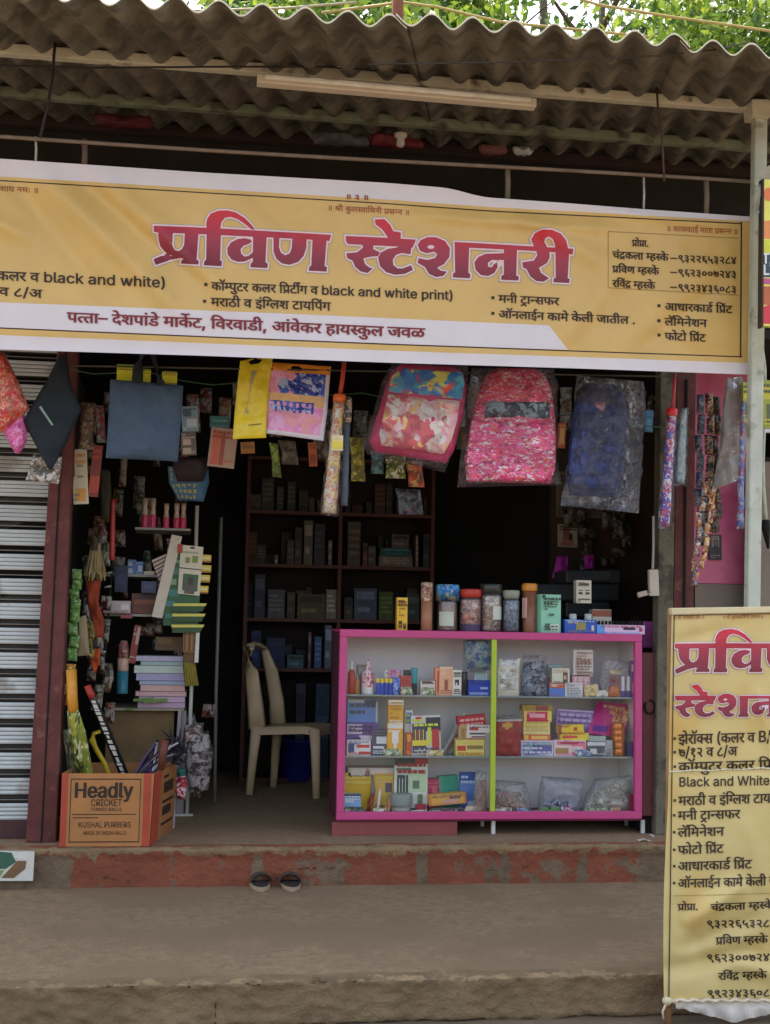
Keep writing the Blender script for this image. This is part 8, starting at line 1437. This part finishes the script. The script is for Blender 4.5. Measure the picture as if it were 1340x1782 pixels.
for i, (xa_, xb_) in enumerate(((428, 588), (594, 750))):
    for si in (1, 2, 3, 4):
        if i == 1 and si < 2: continue
        px = xa_ + 4
        while px < xb_ - 10:
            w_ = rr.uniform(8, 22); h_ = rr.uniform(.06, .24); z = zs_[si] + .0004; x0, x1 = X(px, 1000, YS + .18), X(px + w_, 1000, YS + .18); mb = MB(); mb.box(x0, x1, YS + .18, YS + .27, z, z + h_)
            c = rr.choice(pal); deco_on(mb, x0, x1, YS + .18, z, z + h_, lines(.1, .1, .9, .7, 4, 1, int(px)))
            tag(mb.build("stock_packet", [mat(tuple(int(v * q_) for v in c), .6, .3, 24, 0, .65) for q_ in (.7, 1)]), "dull carton in the back row of the dark bookcase shelves", "carton", "back row of stock on the bookcase"); px += w_ + rr.uniform(0, 8)  # back row darker still, shelf shade put into its colour
# ================================================================ chair, bin, slippers, litter
ch = thing("plastic_chair", "cream plastic chair facing right beside the pink showcase", "chair", tuple(PZ(512, 1380, ZF)))
m_ch = mat((190, 168, 134), .5, .10, 8, .05, 1.45)
cc = ORG[ch].copy(); qz = Matrix.Rotation(R(-24), 3, 'Z')
def LC(x, y, z): return cc + qz @ V((x, y, 0)) + V((0, 0, z))
SX, SY, SH = .19, .19, .40
mb = MB(); n = 10; top = []
for j in range(n + 1):
    for i in range(n + 1):
        x = -SX + 2 * SX * i / n; y = -SY + 2 * SY * j / n; z = SH + .012 * (x / SX) - .018 * (1 - (x / SX) ** 2) * (1 - (y / SY) ** 2) - (.02 * max(0, x / SX - .7) / .3) ** 1
        mb.v.append(LC(x, y, z))
for j in range(n):
    for i in range(n): a = j * (n + 1) + i; mb.f.append((a, a + 1, a + n + 2, a + n + 1)); mb.m.append(0)
ed = [(i, 0) for i in range(n)] + [(n, j) for j in range(n)] + [(i, n) for i in range(n, 0, -1)] + [(0, j) for j in range(n, 0, -1)]
b0 = len(mb.v)
for i, j in ed: mb.v.append(mb.v[j * (n + 1) + i] + V((0, 0, -.045)))
for k in range(len(ed)):
    k2 = (k + 1) % len(ed); a = ed[k][1] * (n + 1) + ed[k][0]; b = ed[k2][1] * (n + 1) + ed[k2][0]; mb.f.append((a, b0 + k, b0 + k2, b)); mb.m.append(0)
mb.build("seat", m_ch, ch, smooth=True)
def leg(pts, w0, w1, fl=.6):
    mb = MB(); k = len(pts); mb.tube(pts, [w0 + (w1 - w0) * i / (k - 1) for i in range(k)], 8, flat=fl); return mb
for sx, sy in ((1, -1), (1, 1), (-1, -1), (-1, 1)):
    leg([LC(sx * .178, sy * .178, SH - .012), LC(sx * .19, sy * .185, .25), LC(sx * .205, sy * .20, .002)], .034, .022).build("leg", m_ch, ch, smooth=True)
for sy in (-1, 1):
    leg([LC(-.175, sy * .172, SH - .02), LC(-.19, sy * .178, SH + .12), LC(-.225, sy * .165, SH + .30), LC(-.262, sy * .13, SH + .45)], .052, .036, .35).build("back_post", m_ch, ch, smooth=True)
mb = MB(); mb.tube([LC(-.252, -.135, SH + .435), LC(-.275, -.06, SH + .462), LC(-.278, 0, SH + .468), LC(-.275, .06, SH + .462), LC(-.252, .135, SH + .435)], .026, 8, flat=.5); mb.build("top_rail", m_ch, ch, smooth=True)
t = thing("waste_bin", "dark blue plastic bin on the floor under the cream chair", "bin", tuple(PZ(520, 1362, ZF)))
c = ORG[t]; MB().lathe((c.x, c.y + .15, ZF), [(.10, 0), (.105, .01), (.125, .24), (.132, .245), (.132, .262), (.115, .262), (.1, .06)], 24).build("tub", mat((26, 36, 110), .35, .15, 12, 0, 1.5), t, smooth=True)
for k, (px, ang) in enumerate(((458, 4), (507, -3))):
    t = thing("slipper", ["left slipper, dark with a pale rim, on the platform below the brick step", "right slipper, dark with a pale rim, on the platform below the brick step"][k], "slipper", tuple(PZ(px, 1553, ZP)), "pair of slippers")
    c = ORG[t]; qz2 = Matrix.Rotation(R(ang), 3, 'Z'); s_ = -1 if k else 1
    def sole(z0, z1, g_=1.0):
        mb = MB(); n = 28; ring = []
        for i in range(n):
            a = 2 * math.pi * i / n; y = math.sin(a); wd_ = .046 * (1 + .14 * y) * (1 - .10 * max(0, 1 - abs(y + .1) * 3))
            ring.append(V((math.cos(a) * wd_ * g_ + s_ * .006 * y, .105 * (y * g_ + 1), 0)))
        for z in (z0, z1): mb.v += [c + qz2 @ p + V((0, 0, z + .012 * max(0, -(p.y - .06) / .06) * 0)) for p in ring]
        mb.f += [tuple(range(n))[::-1], tuple(range(n, 2 * n))] + [(i, (i + 1) % n, n + (i + 1) % n, n + i) for i in range(n)]; mb.m += [0] * len(mb.f); return mb
    sole(0, .020).build("sole", mat((150, 132, 108), .7, .2, 20, 0, 1.3), t, bevel=.004); sole(.0205, .027, .88).build("footbed", mat((40, 34, 32), .8, .2, 30), t)
    mb = MB(); nn = 11; nl = 6
    for f_ in range(nl):
        g_ = f_ / (nl - 1); y = .085 + .115 * g_; hh = .034 * (1 - g_ ** 2) ** .5 * .9 + .008
        for i in range(nn):
            a = math.pi * i / (nn - 1)
            mb.v.append(c + qz2 @ V((math.cos(a) * (.047 - .020 * g_ ** 3) + s_ * .004, y, 0)) + V((0, 0, .024 + math.sin(a) * hh)))
    for f_ in range(nl - 1):
        for i in range(nn - 1): a = f_ * nn + i; mb.f.append((a, a + 1, a + nn + 1, a + nn)); mb.m.append(0)
    o = mb.build("upper", mat((66, 56, 50), .7, .3, 30), t, smooth=True); sm = o.modifiers.new("thick", 'SOLIDIFY'); sm.thickness = .005
for k, (a, b, c2, lab) in enumerate(((104, 1454, 18, "white paper scrap on the step edge below the left maroon post"), (1121, 1460, 22, "white paper scrap on the step edge below the right end of the showcase"), (1134, 1452, 7, "tiny white pebble near the foot of the right maroon post"))):
    p = PZ(a, b + 4, ZF); mb = MB(); rr = random.Random(k); s_ = c2 * 6 / FPX
    vs = [p + V((s_ * (i / 4 - .5), .03 * (j / 2 - .5), .003 + .012 * rr.random() * (1 if 0 < i < 4 else .3))) for j in range(3) for i in range(5)]
    mb.add(vs, [(j * 5 + i, j * 5 + i + 1, j * 5 + i + 6, j * 5 + i + 5) for j in range(2) for i in range(4)]); o = tag(mb.build("paper_scrap", mat((200, 196, 190), .8)), lab, "litter"); o.modifiers.new("thick", 'SOLIDIFY').thickness = .002

# ================================================================ standing sign board at the right
YZ = 4.28
sg = thing("standing_sign", "tall yellow printed sign board on a wooden frame standing at the right edge", "sign", (P(1290, 1700, YZ).x, YZ, 0))
def sdep(px, py): return .006 * math.sin(px * .02 + py * .011) + fold(px, py, 1190, 1615, 1300, 1535, 16, -.034) + fold(px, py, 1150, 1690, 1330, 1650, 14, .030) + fold(px, py, 1175, 1655, 1330, 1590, 12, .022) + fold(px, py, 1320, 1200, 1350, 1330, 9, -.014) + fold(px, py, 1165, 1120, 1300, 1085, 9, .012) + fold(px, py, 1240, 1660, 1420, 1720, 14, -.02) + fold(px, py, 1170, 1350, 1440, 1330, 7, .012) + fold(px, py, 1300, 1420, 1330, 1560, 10, -.010) + fold(px, py, 1180, 1560, 1240, 1720, 16, .012) + .003 * nz(px, py, 0, .02) + .0015 * nz(px, py, 4, .06)
def ssurf(e):
    return lambda px, py: P(px, py, YZ + sdep(px, py) - e)
def sl(y): return 1169 - (y - 1060) * .0195 - (4 * math.sin((y - 1400) / 350 * 3.14) if 1400 < y < 1750 else 0)
def sr(y): return 1432 - (y - 1060) * .010
mb = MB(); nx, ny = 40, 90
ys = [1058 + (1742 - 1058) * j / ny for j in range(ny + 1)]
for y in ys:
    for i in range(nx + 1):
        u = i / nx; x = sl(y) + (sr(y) - sl(y)) * u; mb.v.append(ssurf(0)(x, y - 6 * u * 0 + (3 * math.sin(u * 30) * (y > 1738)) - 12 * u * (y - 1058) / 684 * 0))
for j in range(ny):
    for i in range(nx): a = j * (nx + 1) + i; mb.f.append((a, a + nx + 1, a + nx + 2, a + 1)); mb.m.append(0)
m_sy = mat((206, 184, 122), .5, .10, 2.5, 0, 1.15, spec=.4, blotch=((200, 166, 92), 2.2, .5))
mb.build("cloth", m_sy, sg, smooth=True)
mb = MB(); mb.slab([P(1170, 1070, YZ - .012), P(1434, 1064, YZ - .012), P(1434, 1054, YZ - .012), P(1168, 1058, YZ - .012)], .03); mb.build("top_hem", mat((206, 192, 150), .6, .1, 6, 0, 1.15), sg, bevel=.003)
mb = MB(); flatpoly(mb, [[(1172.5, 1070), (1174.2, 1070), (1165, 1738), (1163, 1738)]], ssurf(.004), 0, 8); flatpoly(mb, [[(1172.5, 1070.5), (1430, 1065.5), (1430, 1067), (1172.5, 1072)]], ssurf(.0145), 0, 12); mb.build("border_line", m_ink, sg)
def ts1(p): return (1130 + (215 + (p[0] - 123) * 1.131) / 4.814, 1040 + (385 + (p[1] - 172 - (p[0] - 123) * .050) * 1.14) / 4.814)
def ts2(p): return (1130 + (215 + (p[0] - 5) * .872) / 4.814, 1040 + (822 + (p[1] - 165 - (p[0] - 5) * .055) * .875) / 4.814)
def off_surf(e): return ssurf(e + .001)
title([(W1, ts1)], off_surf, sg, None, 8.0, 10)
title([(W2 + [W2S], ts2)], off_surf, sg, None, 8.0, 10)
S3 = ssurf(.0035)
def TS(key, x0, y0, x1, y1, h, m=m_ink, bold=9, bul=True):
    mb = MB(); text(mb, key, x0, y0, x1, y1, h, S3, 0, bold, dup=.3 if bold > 7 else 0); mb.build("lettering", m, sg)
    if bul:
        mb = MB(); flatpoly(mb, [[(x0 - 8.5, y0 + h * .3), (x0 - 4.5, y0 + h * .3), (x0 - 4.5, y0 + h * .3 + 4.5), (x0 - 8.5, y0 + h * .3 + 4.5)]], S3, 0, 12); mb.build("bullet_mark", m, sg)
TS('sxer', 1181, 1278, 1372, 1273, 17); TS('712', 1181, 1302, 1283, 1299, 16); TS('scomp', 1181, 1327, 1378, 1321, 16)
mb = MB(); text(mb, 'sbw', 1181, 1353, 1340, 1350, 16, S3, 0, 14, 720); mb.build("lettering", m_ink, sg)
TS('mar', 1181, 1386, 1372, 1380, 16); TS('mani', 1180, 1412, 1288, 1409, 15); TS('lam', 1180, 1441.5, 1260, 1439, 15); TS('foto', 1180, 1472, 1259, 1469, 15)
TS('adh', 1180, 1500.5, 1308, 1496, 15); TS('onl', 1180, 1530, 1402, 1524, 15)
TS('prop', 1180, 1573, 1215, 1572, 11.5, bul=False); TS('n1', 1237, 1573, 1346, 1568, 12.5, bul=False); TS('p1', 1230, 1602, 1352, 1600, 13, bul=False)
TS('n2', 1246, 1631, 1336, 1628, 13, bul=False); TS('p2', 1230, 1661, 1352, 1659, 13, bul=False); TS('n3', 1250, 1693, 1334, 1690, 12.5, bul=False); TS('p3', 1231, 1723, 1352, 1721, 13, bul=False)
TS('gan', 1173, 1072, 1226, 1071, 6, m_red2, 6, False); TS('kul', 1258, 1071, 1328, 1070, 6, m_red2, 6, False)
mb = MB(); flatpoly(mb, [[(1172, 1558.6), (1428, 1552), (1428, 1552.9), (1172, 1559.5)]], ssurf(.003), 0, 12); mb.build("divider_line", m_thin, sg)
# pale cord round it, torn hem, frame legs
mb = MB(); mb.tube([P(1164 + k * 9, 1342.5 - k * .3 + .8 * math.sin(k), YZ + sdep(1164 + k * 9, 1342) - .006) for k in range(30)], .0022, 5); mb.build("cord", mat((206, 200, 176), .6), sg)
mb = MB(); rr = random.Random(2); n = 40
for i in range(n + 1):
    x = 1176 + (1425 - 1176) * i / n; u = i / n; d1 = 1741 + 3 * math.sin(i * 1.3); d2 = 1752 + 26 * max(0, 1 - abs(u - .42) / .42) + 3 * rr.random()
    mb.v += [P(x, d1, YZ + .012 + .006 * math.sin(i)), P(x, (d1 + d2) / 2, YZ - .004 + .01 * math.sin(i * .7)), P(x, d2, YZ + .01 + .012 * math.sin(i * 1.1))]
for i in range(n):
    for k in range(2): a = 3 * i + k; mb.f.append((a, a + 1, a + 4, a + 3)); mb.m.append(0)
mb.build("torn_hem", mat((206, 196, 186), .7, .25, 12, .3, 1.25), sg, smooth=True)
mb = MB(); mb.tube([P(1166 + k * 8, 1741 + 2 * math.sin(k * 2.1), YZ - .012) for k in range(33)], [.005 + .003 * math.sin(k * 1.7) ** 2 for k in range(33)], 6); mb.build("frayed_edge", mat((190, 176, 150), .8, .3, 40, .5), sg)
for px in (1164, 1424):
    a, b = P(px + 4, 1060, YZ + .045), P(px - 2, 1745, YZ + .045); d = (b - a) / (b.z - a.z); b = a + d * (.002 - a.z)
    mb = MB(); mb.tube([a, (a + b) / 2, b], .014, 8); mb.build("frame_leg", mat((140, 104, 70), .8, .25, 10, .4), sg, smooth=True)
for py in (1066, 1400, 1740):
    a, b = P(1166, py, YZ + .06), P(1424, py, YZ + .06); mb = MB(); mb.tube([a, b], .012, 6); mb.build("frame_rail", mat((140, 104, 70), .8, .25, 10, .4), sg)
mb = MB(); c = P(1161, 1742, YZ - .004); mb.lathe((c.x, c.y, c.z - .015), [(.006, 0), (.016, .01), (.018, .02), (.008, .03)], 8); mb.tube([c, c + V((-.02, -.01, -.03)), c + V((-.016, -.01, -.055))], .004, 5); mb.build("knot", mat((196, 184, 150), .7), sg, smooth=True)
# ================================================================ trees behind the shop, wires, pole
import numpy as np
def leaf_mat(name, c1, c2, tr=.45):
    m = bpy.data.materials.new(name); m.use_nodes = True; n = m.node_tree.nodes; l = m.node_tree.links
    b = n["Principled BSDF"]; at = n.new("ShaderNodeTexCoord"); ns = n.new("ShaderNodeTexNoise"); ns.inputs['Scale'].default_value = 3.0; ns.inputs['Detail'].default_value = 8
    l.new(at.outputs['Object'], ns.inputs['Vector']); rp = n.new("ShaderNodeValToRGB"); rp.color_ramp.elements[0].position = .35; rp.color_ramp.elements[1].position = .65
    rp.color_ramp.elements[0].color = c1 + (1,); rp.color_ramp.elements[1].color = c2 + (1,); l.new(ns.outputs[0], rp.inputs[0]); l.new(rp.outputs[0], b.inputs['Base Color'])
    b.inputs['Roughness'].default_value = .45
    t = n.new("ShaderNodeBsdfTranslucent"); l.new(rp.outputs[0], t.inputs['Color']); mx = n.new("ShaderNodeMixShader"); mx.inputs[0].default_value = tr
    o = n["Material Output"]; l.new(b.outputs[0], mx.inputs[1]); l.new(t.outputs[0], mx.inputs[2]); l.new(mx.outputs[0], o.inputs[0]); return m
m_bark = mat((96, 84, 66), .95, .35, 6, 1, 1.0, bscale=24)
def tree(label, px, Y, hz, spread, seed, lm, clumps, per, lsz, zlo, tw=.16):
    base = P(px, 60, Y); bx_, by_ = base.x, Y
    t = thing("broadleaf_tree", label, "tree", (bx_, by_, 0)); rr = random.Random(seed)
    tips = []; mb = MB()
    top = V((bx_ + rr.uniform(-.5, .5), by_, hz)); fork = V((bx_ + rr.uniform(-.1, .1), by_, zlo * .75))
    mb.tube([V((bx_, by_, 0)), V((bx_ + .05, by_, zlo * .4)), fork, (fork + top) / 2, top], [tw, tw * .85, tw * .75, tw * .45, tw * .12], 9)
    for k in range(9):
        a = rr.uniform(0, 6.28); s = fork.lerp(top, rr.uniform(0, .7)); L = spread * rr.uniform(.55, 1)
        e = s + V((math.cos(a) * L, math.sin(a) * L, rr.uniform(.2, 1.4))); m_ = (s + e) / 2 + V((0, 0, rr.uniform(-.1, .3)))
        mb.tube([s, m_, e], [tw * .4, tw * .26, tw * .08], 6); tips += [e, m_]
        for q in range(3):
            s2 = m_.lerp(e, rr.random()); e2 = s2 + V((rr.uniform(-.8, .8), rr.uniform(-.8, .8), rr.uniform(-.3, .8))); mb.tube([s2, e2], [tw * .12, tw * .03], 5); tips.append(e2)
    mb.build("trunk", m_bark, t, smooth=True)
    rng = np.random.default_rng(seed); C_ = []
    g0, g1 = P(900, 60, 14.5).x, P(1105, 60, 14.5).x
    for k in range(clumps):
        c = rr.choice(tips) + V((rr.gauss(0, .45), rr.gauss(0, .45), rr.gauss(0, .4)))
        if c.z < zlo: c.z = zlo + rr.random()
        if g0 < c.x < g1 and rr.random() < .86: continue
        C_.append(c)
    C_ = np.array([[c.x, c.y, c.z] for c in C_]); N = len(C_) * per
    cen = np.repeat(C_, per, 0) + rng.normal(0, .24, (N, 3)) * np.array([1, 1, .75])
    ax = rng.normal(0, 1, (N, 3)); ax[:, 2] -= .7; ax /= np.linalg.norm(ax, axis=1)[:, None]
    sd = np.cross(ax, rng.normal(0, 1, (N, 3))); sd /= np.linalg.norm(sd, axis=1)[:, None]; nn = np.cross(ax, sd)
    ln_ = lsz * rng.uniform(.6, 1.25, (N, 1)); w_ = ln_ * .22
    v = np.stack([cen, cen + ax * ln_ * .45 + sd * w_ + nn * ln_ * .06, cen + ax * ln_, cen + ax * ln_ * .45 - sd * w_ + nn * ln_ * .06], 1).reshape(-1, 3) - np.array([bx_, by_, 0])
    me = bpy.data.meshes.new("crown"); me.vertices.add(N * 4); me.vertices.foreach_set("co", v.ravel()); me.loops.add(N * 4); me.loops.foreach_set("vertex_index", np.arange(N * 4)); me.polygons.add(N); me.polygons.foreach_set("loop_start", np.arange(0, N * 4, 4)); me.polygons.foreach_set("loop_total", np.full(N, 4))
    me.polygons.foreach_set("material_index", (rng.random(N) < .35).astype(np.int32)); me.update(); me.validate()
    for m in lm: me.materials.append(m)
    o = bpy.data.objects.new("crown", me); COL.objects.link(o); o.parent = t; ORG[o] = V((bx_, by_, 0)); return t
L1 = leaf_mat("leaf_lime", (.10, .19, .02), (.34, .42, .05)); L2 = leaf_mat("leaf_green", (.04, .10, .015), (.14, .24, .03)); L3 = leaf_mat("leaf_dark", (.02, .05, .015), (.05, .10, .025))
zc = lambda py, Y: P(700, py, Y).z
tree("bright lime leaved tree behind the roof left of the rusty pole", 570, 13.2, 8.6, 1.3, 1, (L1, L2), 190, 110, .15, 5.6)
tree("dark leaved tree farthest left behind the roof edge", 380, 16.5, 9.8, 1.8, 2, (L3, L3), 230, 90, .17, 6.6)
tree("green tree behind the roof right of the rusty pole", 775, 14.5, 9.2, 1.05, 3, (L2, L1), 170, 110, .15, 6.2)
tree("tall tree whose bare trunk shows against the white sky", 972, 15.5, 11.0, 1.6, 4, (L2, L3), 16, 60, .16, 7.6, .15)
tree("slim dark trunked tree just right of the bare trunk", 1036, 17.0, 11.5, 1.8, 5, (L2, L3), 16, 60, .17, 8.2, .13)
tree("yellow green tree filling the right end above the roof", 1275, 13.8, 9.0, 1.35, 6, (L1, L2), 200, 100, .14, 5.8)
tree("lime tree at the far right above the roof", 1420, 14.5, 9.2, 2.2, 7, (L1, L1), 130, 90, .15, 6.0)
wire("pale yellow cable crossing before the trees from upper left to right", [(560, 22), (700, 4), (760, 12), (870, 38), (990, 50), (1130, 64)], 10.5, .012, (170, 150, 90))
wire("higher pale cable crossing before the trees at the right", [(950, -20), (1040, 8), (1160, 28), (1260, 42), (1420, 66)], 10.5, .012, (170, 150, 90))
wire("pale cable low behind the roof edge at the left", [(300, 20), (400, 17), (500, 14), (620, 4)], 10.5, .011, (160, 150, 120))
mb = MB(); a = P(690, -30, 10.4); b = P(692, 60, 10.4); mb.tube([V((b.x, 10.4, 0)), V((b.x, 10.4, b.z)), a + V((0, 0, .6))], .05, 8); tag(mb.build("rusty_pole", mat((110, 66, 44), .8, .3, 10), smooth=True), "rusty brown pole standing behind the roof edge", "pole")
